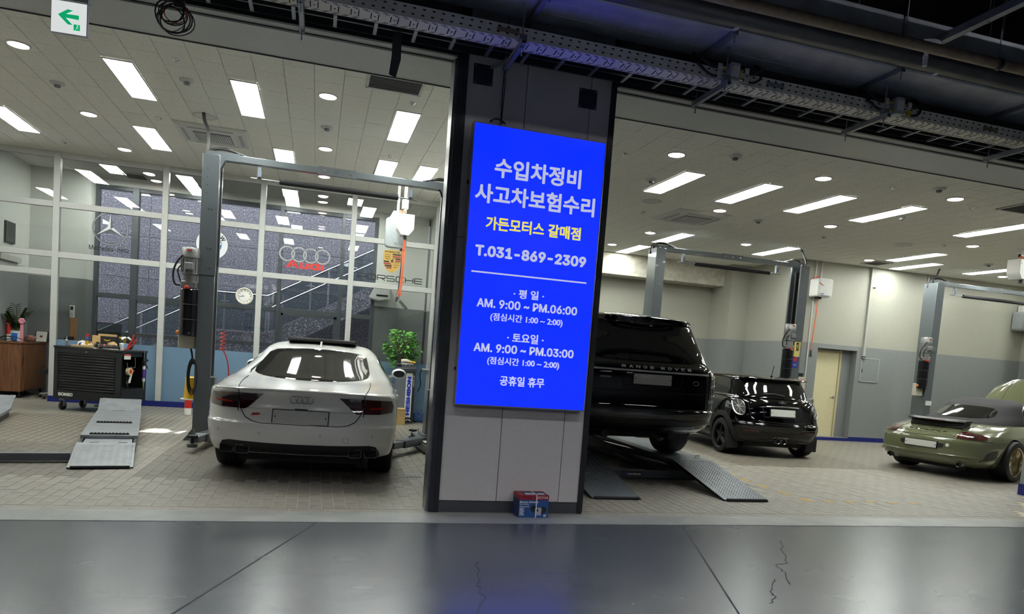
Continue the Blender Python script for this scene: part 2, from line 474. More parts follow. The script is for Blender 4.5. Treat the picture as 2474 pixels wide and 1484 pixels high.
# right bay
wr = two_tone('wall_back_right', 12.08, 17.2, 13.65, 13.85, 4.2, m_cream)
MB().box(11.0, 12.08, 13.65, 13.85, 2.21, 4.2).obj('upper_wall', m_cream, wr)
MB().box(11.0, 12.08, 13.65, 13.85, 2.11, 2.21).obj('wainscot', m_grayp, wr)
MB().box(10.5, 11.0, 13.65, 13.85, 2.21, 4.2).obj('upper_wall', m_cream, wr)
MB().box(10.5, 11.0, 13.65, 13.85, 0, 2.21).obj('wainscot', m_grayp, wr)
two_tone('wall_alcove_side', 10.32, 10.5, 13.65, 16.4, 4.2, m_cream)
two_tone('wall_alcove_pier', 9.78, 10.32, 15.5, 16.6, 4.2, m_cream)
two_tone('wall_alcove_back', 2.5, 9.78, 16.4, 16.6, 4.2, m_cream)
two_tone('wall_right', 17.0, 17.2, 6.2, 13.65, 4.2, m_cream)
fr = sroot('wall_front_pier')
MB().box(9.7, 11.6, 6.1, 7.56, .16, 4.3).obj('pier', m_grayp, fr); MB().box(9.69, 11.6, 6.09, 7.57, 0, .16).obj('base_board', m_blueb, fr)
bb = sroot('baseboard_back'); MB().box(10.5, 11.02, 13.635, 13.65, 0, .1).obj('board', m_blueb, bb); MB().box(12.08, 17, 13.635, 13.65, 0, .1).obj('board', m_blueb, bb); MB().box(10.99, 12.1, 13.63, 13.65, 0, .07).obj('board', m_blueb, bb)
bb = sroot('baseboard_alcove'); MB().box(2.5, 9.78, 16.385, 16.4, 0, .1).obj('board', m_blueb, bb); MB().box(9.77, 10.32, 15.485, 15.5, 0, .1).obj('board', m_blueb, bb); MB().box(10.305, 10.32, 13.64, 15.5, 0, .1).obj('board', m_blueb, bb)
sbox('trim_concrete_beam', m_conc, 2.5, 9.79, 15.85, 16.4, 3.53, ZR + .1, bevel=.01)
# roof slabs closing the shop
sbox('ceiling_slab', m_ceil, -8.2, 2.5, 6.6, 16.4, ZL + .012, ZL + .3)
sbox('ceiling_slab.001', m_ceil, 2.4, 17.2, 6.6, 16.6, ZR + .012, ZR + .6)
# shutter soffit and the fascia above the opening
so = sroot('trim_shutter_soffit')
for x0, x1 in ((-8.2, 9.72), (9.72, 20)):
    MB().box(x0, x1, 6.21, 6.87, 3.93, 4.9).obj('soffit_panel', m_soffit, so)
for x0, x1 in ((-8.2, 9.72), (9.72, 20)): MB().box(x0, x1, 6.862, 6.878, 3.922, 3.935).obj('gap_shade_strip', m_dark, so)  # dark strip added for the shaded gap line between soffit and tiles
MB().box(-14, 22, 6.3, 6.5, 4.9, 6.6).obj('fascia', m_black, so)
MB().box(-14, -8, 6.2, 6.4, 0, 4.9).obj('fascia', m_garage, so); MB().box(11.6, 22, 6.2, 6.4, 0, 4.9).obj('fascia', m_garage, so)
sl = sroot('trim_shutter_slot')
for x0, x1 in ((-8, 1.02), (2.49, 9.7)):
    MB().box(x0, x1, 6.05, 6.085, 3.903, 3.98).obj('outer_rail', m_dark, sl)
    MB().box(x0, x1, 6.085, 6.175, 3.906, 3.98).obj('slot_plate', m_wfr, sl)
    MB().box(x0, x1, 6.175, 6.21, 3.898, 3.98).obj('inner_rail', m_dark, sl)
    MB().box(x0, x1, 6.04, 6.3, 3.98, 4.9).obj('header', m_garage, sl)

# ---- tiled ceilings: 0.32 x 0.62 m tiles in running bond
TW, TL = .318, .62
tme = MB().chbox(-TW / 2 + .0025, TW / 2 - .0025, -TL / 2 + .0025, TL / 2 - .0025, 0, .012, .0045).mesh('ceiling_tile'); tme.materials.append(m_tile)
def tiled(name, x0, x1, y0, y1, z, xo):
    root = sroot(name); L = []
    n0 = int((x0 - xo) / TW) - 1
    i = n0
    while xo + i * TW < x1:
        x = xo + (i + .5) * TW; y = y0 - (TL * .45 if i % 2 == 0 else TL * .95)
        while y < y1:
            if x0 < x < x1: L.append((x, y + TL / 2))
            y += TL
        i += 1
    vis = [p for p in L if -.46 < p[0] / p[1] < 1.15]
    hid = [p for p in L if not (-.46 < p[0] / p[1] < 1.15)]
    vis.sort(key=lambda p: p[1])
    for x, y in vis[:295]:
        o = link('tile', tme, None, root); o.location = (x, y, z + random.uniform(0, .0012))
    b = MB()
    for x, y in vis[295:] + hid: b.box(x - TW / 2 + .003, x + TW / 2 - .003, y - TL / 2 + .003, y + TL / 2 - .003, z, z + .012)
    if b.v:
        o = b.obj('tile_field', m_tile, root, smooth=0); o['kind'] = 'stuff'
    return root
tiled('ceiling', -8, 2.36, 6.87, 16.2, ZL, -.174 - 20 * TW)
tiled('ceiling.001', 2.5, 17.0, 6.87, 16.4, ZR, 4.62)

# ---- pillar between the bays
m_pan = M('pillar_stone_panel', 'c4bfba', .42, noise=.03, nscale=30)
m_gun = M('gunmetal_trim', '37383c', .35, .6, noise=.08)
pl = sroot('wall_pillar')
MB().box(1.07, 2.44, 6.13, 6.32, 0, 4.6).obj('core', m_dark, pl)
for x0, x1 in ((1.118, 1.643), (1.649, 2.24), (2.246, 2.435)):
    for z0, z1 in ((.105, 2.42), (2.426, 4.6)):
        MB().box(x0, x1, 6.097, 6.13, z0, z1).obj('panel', m_pan, pl, bevel=.0015)
MB().box(1.1, 2.45, 6.092, 6.13, 0, .1).obj('base_board', M('pillar_base', '3b3c40', .5, noise=.12), pl)
m_jamb = M('brushed_jamb', '8a8c8e', .3, .8, noise=.1)
MB().box(1.008, 1.035, 6.12, 6.3, 0, 4.6).obj('shutter_guide', m_jamb, pl)
MB().box(1.03, 1.075, 6.085, 6.16, 0, 4.6).obj('corner_post', m_gun, pl)
MB().box(1.075, 1.118, 6.08, 6.13, 0, 4.6).obj('corner_post', m_black, pl)
MB().box(2.435, 2.478, 6.08, 6.16, 0, 4.6).obj('corner_post', m_black, pl)
MB().box(2.47, 2.5, 6.12, 6.3, 0, 4.6).obj('shutter_guide', m_gun, pl)

# ---- back windows of the office and the light well beyond
win = sroot('window_1')
WX0, WX1, WY = -4.37, 1.19, 16.02
for z0, z1 in ((4.12, 4.24), (1.96, 2.06), (1.21, 1.29), (0, .12)):
    MB().box(WX0, WX1, WY, WY + .12, z0, z1).obj('rail', m_alu, win, bevel=.004)
for x0, x1 in ((-4.37, -4.3), (-3.70, -3.58), (-2.35, -2.26), (-.87, -.79), (.41, .49), (1.12, 1.19)):
    MB().box(x0, x1, WY - .03, WY + .13, 0, 4.2).obj('mullion', m_alu, win, bevel=.004)
MB().box(-.76, .4, WY - .02, WY + .1, 1.9, 1.97).obj('sash_rail', m_alu, win); MB().box(-.79, -.72, WY - .02, WY + .1, 1.29, 1.95).obj('sash_stile', m_alu, win); MB().box(.34, .41, WY - .02, WY + .1, 1.29, 1.95).obj('sash_stile', m_alu, win)
MB().box(-3.55, -2.4, WY - .02, WY + .1, 1.9, 1.97).obj('sash_rail', m_alu, win)
m_win = glass('window_pane', 'eef0f2')
xs = [-4.33, -3.64, -2.3, -.83, .45, 1.15]
for a, b_ in zip(xs, xs[1:]):
    for z0, z1 in ((.12, 1.22), (1.28, 1.97), (2.05, 4.13)):
        MB().box(a, b_, WY + .05, WY + .058, z0, z1).obj('pane', m_win, win)
def m_granite():
    m = M('speckled_granite', '6e6c74', .7, noise=0)
    nt = m.node_tree; b = nt.nodes['Principled BSDF']; g = nt.nodes.new('ShaderNodeNewGeometry')
    n = nt.nodes.new('ShaderNodeTexNoise'); n.inputs['Scale'].default_value = 34; n.inputs['Detail'].default_value = 3
    nt.links.new(g.outputs['Position'], n.inputs['Vector'])
    r = nt.nodes.new('ShaderNodeValToRGB'); e = r.color_ramp.elements
    e[0].position = .36; e[0].color = lin('44424a'); e[1].position = .72; e[1].color = lin('b4b3ba'); k = e.new(.55); k.color = lin('615f68')
    nt.links.new(n.outputs['Fac'], r.inputs['Fac']); nt.links.new(r.outputs['Color'], b.inputs['Base Color'])
    return m
m_gran = m_granite()
ext = sroot('wall_light_well')
for i in range(10):
    for j in range(6):
        MB().box(-9 + i * 1.6 + .004, -9 + (i + 1) * 1.6 - .004, 20.0, 20.2, -.5 + j * 1.05 + .004, -.5 + (j + 1) * 1.05 - .004).obj('slab', m_gran, ext)
MB().box(-10, 8, 20.05, 20.3, -.5, 6.35).obj('backing', m_dark, ext)
MB().box(-10, -.75, 20.05, 20.3, 6.35, 8.6).obj('sun_mask_block', m_gran, ext); MB().box(.1, 8, 20.05, 20.3, 6.35, 8.6).obj('sun_mask_block', m_gran, ext); MB().box(-.38, -.3, 20.05, 20.3, 6.35, 8.6).obj('sun_mask_bar', m_gran, ext)  # unseen blocks added above the wall; their gaps shape the sun patch
sbox('floor_light_well', M('well_paving', '77777a', .8), -10, 8, 16.3, 20.2, -.2, -.02)
sbox('wall_light_well_left', m_gran, -10.2, -10, 16.3, 20.2, -.2, 5.7)
sbox('wall_light_well_right', m_gran, 8, 8.2, 16.6, 20.2, -.2, 5.7)
sbox('wall_shop_outer', m_garage, -8.2, -4.37, 16.2, 16.34, 0, 5.2)
sbox('wall_shop_outer.001', m_garage, -4.37, 2.5, 16.2, 16.34, 4.2, 5.2)
# stair with glass balustrade climbing to the right
m_rail = M('stainless_rail', 'd2d4d6', .25, .9, noise=.04)
m_bal = glass('balustrade_pane', 'd6dede')
st = thing('outdoor_stair', 'granite stair with glass balustrade rising right behind the office window', 'stair', (-5.2, 18.6, 0))
SL = .56
def zst(x): return .15 + max(0, min(x, 2.35)) * SL + (max(0, x - 4.0) * SL)
b = MB()
pts = [(-.2, -.1), (-.2, .15), (0, .15), (2.35, zst(2.35)), (4.0, zst(4.0)), (8.2, zst(8.2)), (8.2, zst(8.2) - .5), (4.0, zst(4) - .5), (2.35, zst(2.35) - .5), (.6, -.1)]
b.prism(pts, 'y', 0, 1.2); b.obj('stringer', m_gran, st)
for off, nm in ((.95, 'handrail'), (.62, 'handrail')):
    P = [(x, -.06, zst(x) + off) for x in (-.1, 0, 2.35, 4.0, 8.2)]
    MB().tube(P, .022).obj(nm, m_rail, st)
for i in range(9):
    x = i * 1.0; MB().box(x - .02, x + .02, -.03, -.01, zst(x), zst(x) + 1.0).obj('baluster', m_rail, st)
    MB().box(x - .1, x + .1, -.05, -.035, zst(x) + .72, zst(x) + .75).obj('glass_clamp', m_rail, st)
for x0, x1 in ((0, 1.15), (1.2, 2.35), (2.4, 3.95), (4.05, 5.4), (5.45, 6.8), (6.85, 8.2)):
    MB().prism([(x0, zst(x0) + .05), (x1, zst(x1) + .05), (x1, zst(x1) + 1.0), (x0, zst(x0) + 1.0)], 'y', -.02, -.012).obj('pane', m_bal, st)

# ---- glazed partition in front of the office
pt = sroot('wall_glass_partition')
PY0 = 14.1
posts = [-6.1, -4.44, -2.73, -1.08, .575, 2.2]
TOPZ = ZL
rails = [3.45, 2.60, ]
for i, x in enumerate(posts):
    MB().box(x - .05, x + .05, PY0 - .03, PY0 + .07, .1 if x > -6 else 0, TOPZ).obj('post', m_wfr, pt, bevel=.004)
for z in (4.27, 3.43, 2.57):
    for a, b_ in zip(posts, posts[1:]):
        MB().box(a + .05, b_ - .05, PY0 - .02, PY0 + .06, z - .05, z + .05).obj('rail', m_wfr, pt, bevel=.004)
MB().box(-6.05, -4.49, PY0 - .02, PY0 + .06, 2.2, 2.3).obj('rail', m_wfr, pt, bevel=.004)
m_pane = glass('partition_pane', 'f6f8f7', 1.0)
m_frost = M('blue_frosted_film', '8fabc0', .35, noise=.04, nscale=2)
nt = m_frost.node_tree; fb = nt.nodes['Principled BSDF']; tl = nt.nodes.new('ShaderNodeBsdfTranslucent'); tl.inputs['Color'].default_value = lin('a6c4de'); mx = nt.nodes.new('ShaderNodeMixShader'); mx.inputs[0].default_value = .55
nt.links.new(fb.outputs[0], mx.inputs[1]); nt.links.new(tl.outputs[0], mx.inputs[2]); nt.links.new(mx.outputs[0], [n for n in nt.nodes if n.type == 'OUTPUT_MATERIAL'][0].inputs['Surface'])
for a, b_ in zip(posts, posts[1:]):
    for z0, z1 in ((3.48, 4.22), (2.62, 3.38)):
        MB().box(a + .05, b_ - .05, PY0 + .016, PY0 + .024, z0, z1).obj('pane', m_pane, pt)
    if a > -6:
        MB().box(a + .05, b_ - .05, PY0 + .016, PY0 + .024, 1.1, 2.52).obj('pane', m_pane, pt)
        MB().box(a + .05, b_ - .05, PY0 + .010, PY0 + .030, .1, 1.1).obj('frosted_film', m_frost, pt)
        MB().box(a - (.05 if a < -4 else 0), b_, PY0 - .04, PY0 + .08, 0, .1).obj('plinth', m_blueb, pt)
MB().box(-6.05, -4.49, PY0 + .016, PY0 + .024, 2.3, 2.52).obj('pane', m_pane, pt)
MB().box(2.24, 2.36, PY0 - .05, PY0 + .2, 0, TOPZ).obj('end_post', m_wfr, pt)

# ---- door, wall hatch, conduits in the right bay
dr = sroot('door_1')
m_door = M('cream_door_paint', 'd3c9a2', .5, noise=.03, bump=.03)
m_doorfr = M('door_frame_paint', 'bdb391', .5, noise=.03)
MB().box(11.08, 11.78, 13.86, 13.9, .07, 2.08).obj('leaf', m_door, dr, bevel=.003)
MB().box(11.78, 11.83, 13.83, 13.92, .07, 2.11).obj('frame', m_doorfr, dr); MB().box(11.03, 11.08, 13.83, 13.92, .07, 2.11).obj('frame', m_doorfr, dr)
MB().box(11.0, 12.08, 13.86, 14.0, 2.08, 2.2).obj('frame', m_grayp, dr); MB().box(11.83, 12.08, 13.85, 14.0, 0, 2.15).obj('reveal', m_grayp, dr)
MB().box(10.98, 12.1, 13.65, 13.95, 0, .07).obj('threshold', m_grayp, dr)
k = MB(); k.lathe([(.028, 0), (.028, .008)], (11.72, 13.85, 1.0), 'y', 16); k.cyl((11.72, 13.86, 1.0), (11.72, 13.80, 1.0), .01); k.tube([(11.72, 13.805, 1.0), (11.66, 13.803, 1.0), (11.60, 13.808, .995)], .009)
k.obj('handle', m_steel, dr)
# ================================================================== ceiling fixtures
m_lit = M('lit_panel_diffuser', 'ffffff', .4, noise=0, emit=PANEL_E, ecol='f6fbf4')
m_litd = M('lit_downlight', 'ffffff', .4, noise=0, emit=DOWN_E, ecol='fff2e6')
m_fix = M('white_fixture', 'c8c8c4', .4, noise=.03)
m_grill = M('grey_grille', '5f605f', .6, noise=.05)

def panel_light(x, y, z, l, label, group, wx=.285):
    t = thing('panel_light', label, 'ceiling light', (x, y, z), 0, group)
    b = MB(); h = wx / 2 + .012; k = l / 2 + .014
    b.box(-h, -wx / 2, -k, k, -.012, .002).box(wx / 2, h, -k, k, -.012, .002).box(-wx / 2, wx / 2, -k, -l / 2, -.012, .002).box(-wx / 2, wx / 2, l / 2, k, -.012, .002)
    b.obj('frame', m_fix, t)
    MB().box(-wx / 2, wx / 2, -l / 2, l / 2, -.006, .001).obj('diffuser', m_lit, t, smooth=0)
    return t
G1 = 'rectangular panel lights of the left bay'
for x, y, l, lab in [(-2.25, 9.5, 1.28, 'long lit panel light above the steel ramp, nearest the shutter'), (-.955, 9.53, 1.3, 'lit panel light directly left of the lift crossbar, front row'),
                     (-2.565, 12.2, 1.28, 'lit panel light over the black tool cart, beside the cassette unit'), (-4.44, 12.2, 1.28, 'lit panel light at the far left edge of the bay ceiling'),
                     (.95, 9.64, 1.3, 'lit panel light in the front row near the pillar'), (-.644, 12.33, 1.26, 'lit panel light half hidden by the lift crossbar'),
                     (.945, 12.1, 1.28, 'lit panel light right of the crossbar, second row'), (1.59, 12.1, 1.26, 'lit panel light tight beside the pillar, second row')]:
    panel_light(x, y, ZL - .003, l, lab, G1)
G2 = 'panel lights of the office behind the glass'
for x, y, lab in [(-3.815, 15.0, 'lit office panel light behind the glass above the star emblem'), (-2.555, 15.08, 'lit office panel light behind the lift column top'),
                  (-.655, 15.1, 'lit office panel light behind glass above the four rings'), (.62, 15.15, 'lit office panel light behind the fourth partition post')]:
    panel_light(x, y, ZL - .003, .72, lab, G2)
G3 = 'rectangular panel lights of the right bay'
for x, y, lab in [(4.77, 9.31, 'lit panel light nearest the pillar in the front row of the right bay'), (5.97, 9.28, 'second lit panel light from the pillar in the right bay front row'),
                  (7.19, 9.26, 'third lit panel light from the pillar in the right bay front row'), (8.42, 9.23, 'fourth lit panel light from the pillar in the right bay front row'),
                  (10.55, 9.2, 'lit panel light cut by the right picture edge, front row'), (6.89, 13.25, 'lit panel light just above the left lift column behind the black SUV'),
                  (6.87, 15.09, 'lit panel light near the concrete beam'), (9.3, 13.2, 'lit panel light above the crossbar over the small black hatchback'),
                  (11.75, 11.95, 'upper of two lit panel lights side by side near the wall chase'), (12.66, 12.85, 'lower of two lit panel lights side by side near the wall chase'),
                  (14.21, 12.3, 'lit panel light beside the white hose reel at the right edge')]:
    panel_light(x, y, ZR - .003, 1.28 if y != 12.85 else 1.2, lab, G3)
for x, y, lab in [(4.77, 13.2, 'added unseen panel light of the right bay behind the pillar, nearer one'), (4.77, 15.1, 'added unseen panel light of the right bay behind the pillar, by the beam'), (13.0, 9.2, 'added unseen panel light past the right picture edge, front row'), (15.2, 9.2, 'added unseen panel light far past the right picture edge, front row'), (16.1, 12.2, 'added unseen panel light past the right picture edge by the end wall')]: panel_light(x, y, ZR - .003, 1.28, lab, G3)  # unseen panels added to brighten the alcove and the right end wall
panel_light(-4.45, 9.5, ZL - .003, 1.28, 'added unseen panel light past the left picture edge, front row', G1); panel_light(-6.0, 9.5, ZL - .003, 1.28, 'added unseen panel light far past the left picture edge, front row', G1)  # two more unseen panels, added to lift the left bay's light

def downlight(x, y, z, label, group):
    t = thing('downlight', label, 'ceiling light', (x, y, z), 0, group)
    MB().lathe([(.098, -.006), (.098, .001), (.118, .001), (.118, -.004), (.1, -.012)], n=24, caps=False).obj('trim_ring', m_fix, t)
    MB().lathe([(.02, -.022), (.07, -.018), (.098, -.004), (.098, .001)], n=24).obj('lens', m_litd, t)
for x, row in ((-3.2, 'left row above the ramp'), (-.02, 'middle row above the white sedan')):
    for i, y in enumerate((8.9, 11.3, 13.2, 14.95, 15.6)):
        downlight(x, y, ZL - .002, 'round lit downlight, %s from the shutter in the %s' % (ORD[i], row), 'round downlights of the left bay')
for x, y, lab in [(4.15, 8.07, 'round lit downlight in the front row of the right bay, nearest the pillar'), (6.28, 8.04, 'round lit downlight, second in the right bay front row'), (8.41, 7.98, 'round lit downlight, third in the right bay front row'),
                  (6.255, 10.47, 'round lit downlight beside the square cassette unit of the right bay'), (6.26, 12.99, 'round lit downlight left of the panel light behind the SUV roof'), (6.23, 14.8, 'round lit downlight beside the pillar edge near the beam'),
                  (8.4, 10.44, 'round lit downlight below the fourth front panel light'), (8.38, 12.89, 'round lit downlight over the crossbar of the right bay lift'), (8.37, 14.75, 'round lit downlight just under the crossbar of the right bay lift'),
                  (11.46, 10.38, 'round lit downlight near the right picture edge'), (11.4, 12.83, 'round lit downlight beside the dark square vent'), (15.0, 12.71, 'round lit downlight at the crossbar of the far right lift')]:
    downlight(x, y, ZR - .002, lab, 'round downlights of the right bay')

def smoke(x, y, z, label):
    t = thing('smoke_detector', label, 'smoke detector', (x, y, z), 0, 'ceiling smoke detectors')
    MB().lathe([(.02, -.03), (.075, -.022), (.085, .0)], n=20).obj('base', m_fix, t)
    MB().lathe([(.018, -.058), (.034, -.052), (.036, -.03)], n=16).obj('sensor', M('grey_plastic', '6a6b6a', .5), t)
for x, y, lab in [(-3.2, 10.07, 'round smoke detector on the left bay ceiling by the far left panel light'), (-1.6, 9.16, 'round smoke detector between the two front panel lights of the left bay'), (-.013, 10.17, 'round smoke detector between two downlights of the middle row')]: smoke(x, y, ZL, lab)
for x, y, lab in [(4.78, 7.76, 'round smoke detector near the shutter soffit, right bay'), (4.43, 9.3, 'round smoke detector left of the first right bay panel light'), (7.81, 7.68, 'round smoke detector near the soffit above the fourth panel light'),
                  (7.19, 10.76, 'round smoke detector between cassette unit and fourth panel light'), (8.72, 9.22, 'round smoke detector touching the fourth front panel light'), (13.35, 11.66, 'round smoke detector above the far right panel light')]: smoke(x, y, ZR, lab)
for i, (x, y, z, lab) in enumerate([(-1.61, 8.54, ZL, 'small sprinkler head near the front left panel lights'), (-2.25, 10.98, ZL, 'small sprinkler head left of the cassette unit'), (-4.11, 13.3, ZL, 'small sprinkler head above the partition corner'), (.95, 8.65, ZL, 'small sprinkler head by the dark ceiling grille'), (.944, 11.15, ZL, 'small sprinkler head over the hose reel'),
                        (3.6, 8.37, ZR, 'small sprinkler head by the pillar in the right bay'), (5.31, 11.36, ZR, 'small sprinkler head left of the right cassette unit'), (7.14, 11.35, ZR, 'small sprinkler head right of the right cassette unit'), (9.0, 11.33, ZR, 'small sprinkler head over the door side of the right bay'), (9.03, 8.27, ZR, 'small sprinkler head by the dark grille at the right edge'), (11.09, 10.65, ZR, 'small sprinkler head by the right speaker ring'), (7.32, 7.97, ZR, 'small sprinkler head between two front downlights')]):
    t = thing('ceiling_sprinkler', lab, 'sprinkler', (x, y, z), 0, 'recessed sprinkler heads')
    MB().lathe([(.012, -.03), (.028, -.012), (.04, -.004), (.04, 0)], n=14).obj('cup', M('chrome', 'c8cacc', .2, .9), t)
for x, y, z, lab in [(-1.6, 10.55, ZL, 'flat round speaker cover where the lift cable enters the ceiling'), (5.05, 10.52, ZR, 'flat round speaker cover beside the right cassette unit'), (10.54, 11.03, ZR, 'flat round speaker cover above the paired panel lights')]:
    t = thing('ceiling_speaker', lab, 'speaker', (x, y, z), 0, 'round ceiling speakers')
    MB().lathe([(.12, -.004), (.14, -.012), (.155, -.008), (.16, 0)], n=28, caps=False).obj('ring', m_fix, t); MB().lathe([(.005, -.005), (.125, -.004)], n=28, caps=False).obj('mesh_cover', m_ceil, t)

def cassette(x, y, z, lab):
    t = thing('cassette_air_conditioner', lab, 'air conditioner', (x, y, z))
    s = .49
    b = MB(); R = []
    for h, zz in ((s, 0), (s, -.012), (s * .92, -.035), (s * .62, -.05)): R.append([(-h, -h, zz), (h, -h, zz), (h, h, zz), (-h, h, zz)])
    b.rings(R); b.obj('cover', m_fix, t, smooth=0)
    for k in range(4):
        o = MB().prism([(-.30, .335), (.30, .335), (.30, .405), (-.30, .405)], 'z', -.0445, -.038).obj('vane', M('vane_grey', '9b9c9a', .5), t); o.rotation_euler = (0, 0, k * PI / 2)
    MB().box(-.25, .25, -.25, .25, -.058, -.046).obj('grille_frame', m_grill, t)
    g = MB()
    for i in range(17): g.box(-.24 + i * .029, -.225 + i * .029, -.24, .24, -.062, -.056)
    for i in range(9): g.box(-.24, .24, -.24 + i * .058, -.236 + i * .058, -.0625, -.057)
    g.obj('grille', m_fix, t, smooth=0)
cassette(-1.6, 11.45, ZL, 'square white ceiling cassette air conditioner above the left lift column')
cassette(6.15, 11.2, ZR, 'square white ceiling cassette air conditioner over the black SUV')
def vent(x, y, z, a, b_, lab):
    t = thing('ceiling_vent', lab, 'vent', (x, y, z), 0, 'dark ceiling grilles')
    f = MB(); f.box(-a, a, -b_, -b_ + .03, -.014, 0).box(-a, a, b_ - .03, b_, -.014, 0).box(-a, -a + .03, -b_, b_, -.014, 0).box(a - .03, a, -b_, b_, -.014, 0); f.obj('frame', m_fix, t)
    MB().box(-a, a, -b_, b_, -.004, 0).obj('backing', m_black, t)
    for i in range(10):
        yy = -b_ + .04 + i * (2 * b_ - .08) / 9; MB().box(-a + .03, a - .03, yy - .006, yy + .006, -.013, -.003).obj('blade', m_grill, t)
vent(.69, 8.14, ZL - .002, .31, .22, 'wide dark slatted grille at the soffit of the left bay'); vent(-3.52, 15.4, ZL - .002, .2, .24, 'dark slatted grille in the office ceiling behind glass')
vent(11.81, 13.05, ZR - .002, .22, .24, 'dark square grille against the back wall of the right bay'); vent(9.6, 7.9, ZR - .002, .3, .22, 'dark grille at the right picture edge by the soffit')

# ================================================================== overhead services of the driveway
m_tray = M('cable_tray_steel', 'e6e2d4', .5, .1, noise=.1, nscale=5)
m_strut = M('strut_steel', '8c8f94', .4, .7, noise=.1)
m_cable = M('black_cable', '18181a', .55, noise=.1)
m_foil = M('foil_duct_wrap', 'b9bcc2', .36, .45, noise=.14, nscale=5, bump=.5, bscale=7)
m_rusty = M('rusty_steel_pipe', '8f7f68', .5, .4, noise=.25, nscale=14)
m_hole = M('slot_shadow', '101011', .9, noise=0)
X0, X1 = -6.0, 13.0
tr = thing('cable_tray', 'perforated steel cable tray hung across the shop front, lit blue by the sign', 'cable tray', (0, 0, 0))
SEG = 2.44
k = 0; x = X0
while x < X1:
    xa, xb = x + .003, x + SEG - .003
    MB().box(xa, xb, 5.58, 5.775, 3.92, 3.924).obj('bottom_plate', m_tray, tr)
    MB().box(xa, xb, 5.578, 5.582, 3.92, 4.02).obj('side_plate', m_tray, tr)
    MB().box(xa, xb, 5.773, 5.777, 3.92, 4.02).obj('side_plate', m_tray, tr)
    MB().box(x - .09, x + .09, 5.572, 5.579, 3.955, 3.99).obj('joint_plate', m_rusty if k % 2 else m_steel, tr)
    x += SEG; k += 1
h1, h2 = MB(), MB()
x = X0 + .05; i = 0
while x < X1:
    h1.box(x, x + .022, 5.5765, 5.5785, 3.947, 3.957).box(x + .01, x + .032, 5.5765, 5.5785, 3.992, 4.002)
    z0, z1 = 3.9185, 3.9205
    if i % 2 == 0:
        h2.box(x, x + .008, 5.63, 5.725, z0, z1).box(x + .055, x + .063, 5.63, 5.725, z0, z1).box(x + .026, x + .038, 5.672, 5.684, z0, z1)
    for yy in (5.592, 5.606, 5.742, 5.758): h2.box(x + (.01 if yy in (5.592, 5.758) else .03), x + (.048 if yy in (5.592, 5.758) else .066), yy, yy + .005, z0, z1)
    x += .074; i += 1
o = h1.obj('side_slots', m_hole, tr, smooth=0); o['kind'] = 'stuff'
o = h2.obj('bottom_slots', m_hole, tr, smooth=0); o['kind'] = 'stuff'
ld = thing('cable_ladder', 'dark cable ladder with flat rungs running along the shop front', 'cable ladder', (0, 0, 0))
for y in (5.87, 6.02): MB().box(X0, X1, y, y + .02, 3.93, 4.01).obj('side_rail', M('ladder_steel', '4a4c50', .4, .7), ld)
x = X0 + .12
rung = MB().box(-.014, .014, 5.80, 6.02, 3.925, 3.935).box(-.014, -.010, 5.80, 6.02, 3.935, 3.95).box(.010, .014, 5.80, 6.02, 3.935, 3.95).mesh('rung'); rung.materials.append(m_strut)
while x < X1: o = link('rung', rung, None, ld); o.location.x = x; x += .31
MB().box(X0, X1, 5.79, 6.03, 4.0, 4.03).obj('cover_plate', M('green_black_cover', '10201a', .6), ld)
random.seed(5)
for k in range(7):
    y = 5.785 + (k % 3) * .024; z = 3.956 + (k // 3) * .022
    P = [(X0 + j * .5, y + random.uniform(-.012, .012), z + random.uniform(-.008, .004)) for j in range(int((X1 - X0) / .5) + 1)]
    tag(MB().tube(P, .011, 6).obj('power_cable', m_cable), 'black power cable, %s strand from the tray side in the bundle along the ladder' % ORD[k], 'cable', 'cables beside the tray')
# struts carrying tray and ladder
SX = [('near the top of the lift crossbar', -1.93), ('left of the hanging strap', -.234), ('above the glowing sign', 1.41), ('at the white junction box right of the pillar', 3.2), ('at the second junction box', 4.84), ('by the right picture edge', 6.62), ('past the right picture edge', 8.3)]
for where, x in SX:
    t = thing('support_strut', 'slotted steel strut under the cable tray ' + where, 'bracket', (x, 5.4, 3.82), 0, 'struts carrying the cable tray')
    MB().box(-.021, -.018, 0, .58, 0, .041).box(.018, .021, 0, .58, 0, .041).box(-.021, .021, 0, .58, 0, .003).obj('channel', m_strut, t)
    for y in (.06, .54):
        MB().cyl((0, y, -.07), (0, y, .33 if y < .3 else 2.4), .005, n=8).obj('threaded_rod', m_strut, t); MB().cyl((0, y, -.012), (0, y, -.001), .012, n=6).obj('nut', m_steel, t)
    MB().box(-.03, .03, .035, .085, .04, .085).obj('hanger_clip', m_strut, t)
tag(MB().add([(.46, 5.93, 3.95), (.53, 5.93, 3.95), (.535, 5.93, 3.74), (.50, 5.90, 3.58), (.445, 5.90, 3.60), (.46, 5.93, 3.75), (.46, 5.936, 3.95), (.53, 5.936, 3.95), (.535, 5.936, 3.74), (.50, 5.906, 3.58), (.445, 5.906, 3.60), (.46, 5.936, 3.75)],
         [(0, 1, 2, 5), (5, 2, 3, 4), (7, 6, 11, 8), (11, 10, 9, 8), (0, 6, 7, 1), (1, 7, 8, 2), (2, 8, 9, 3), (3, 9, 10, 4), (4, 10, 11, 5), (5, 11, 6, 0)]).obj('hanging_strap', M('dark_strap', '36373a', .6)), 'dark flat strap hanging loose from the cable ladder in front of the soffit', 'strap')
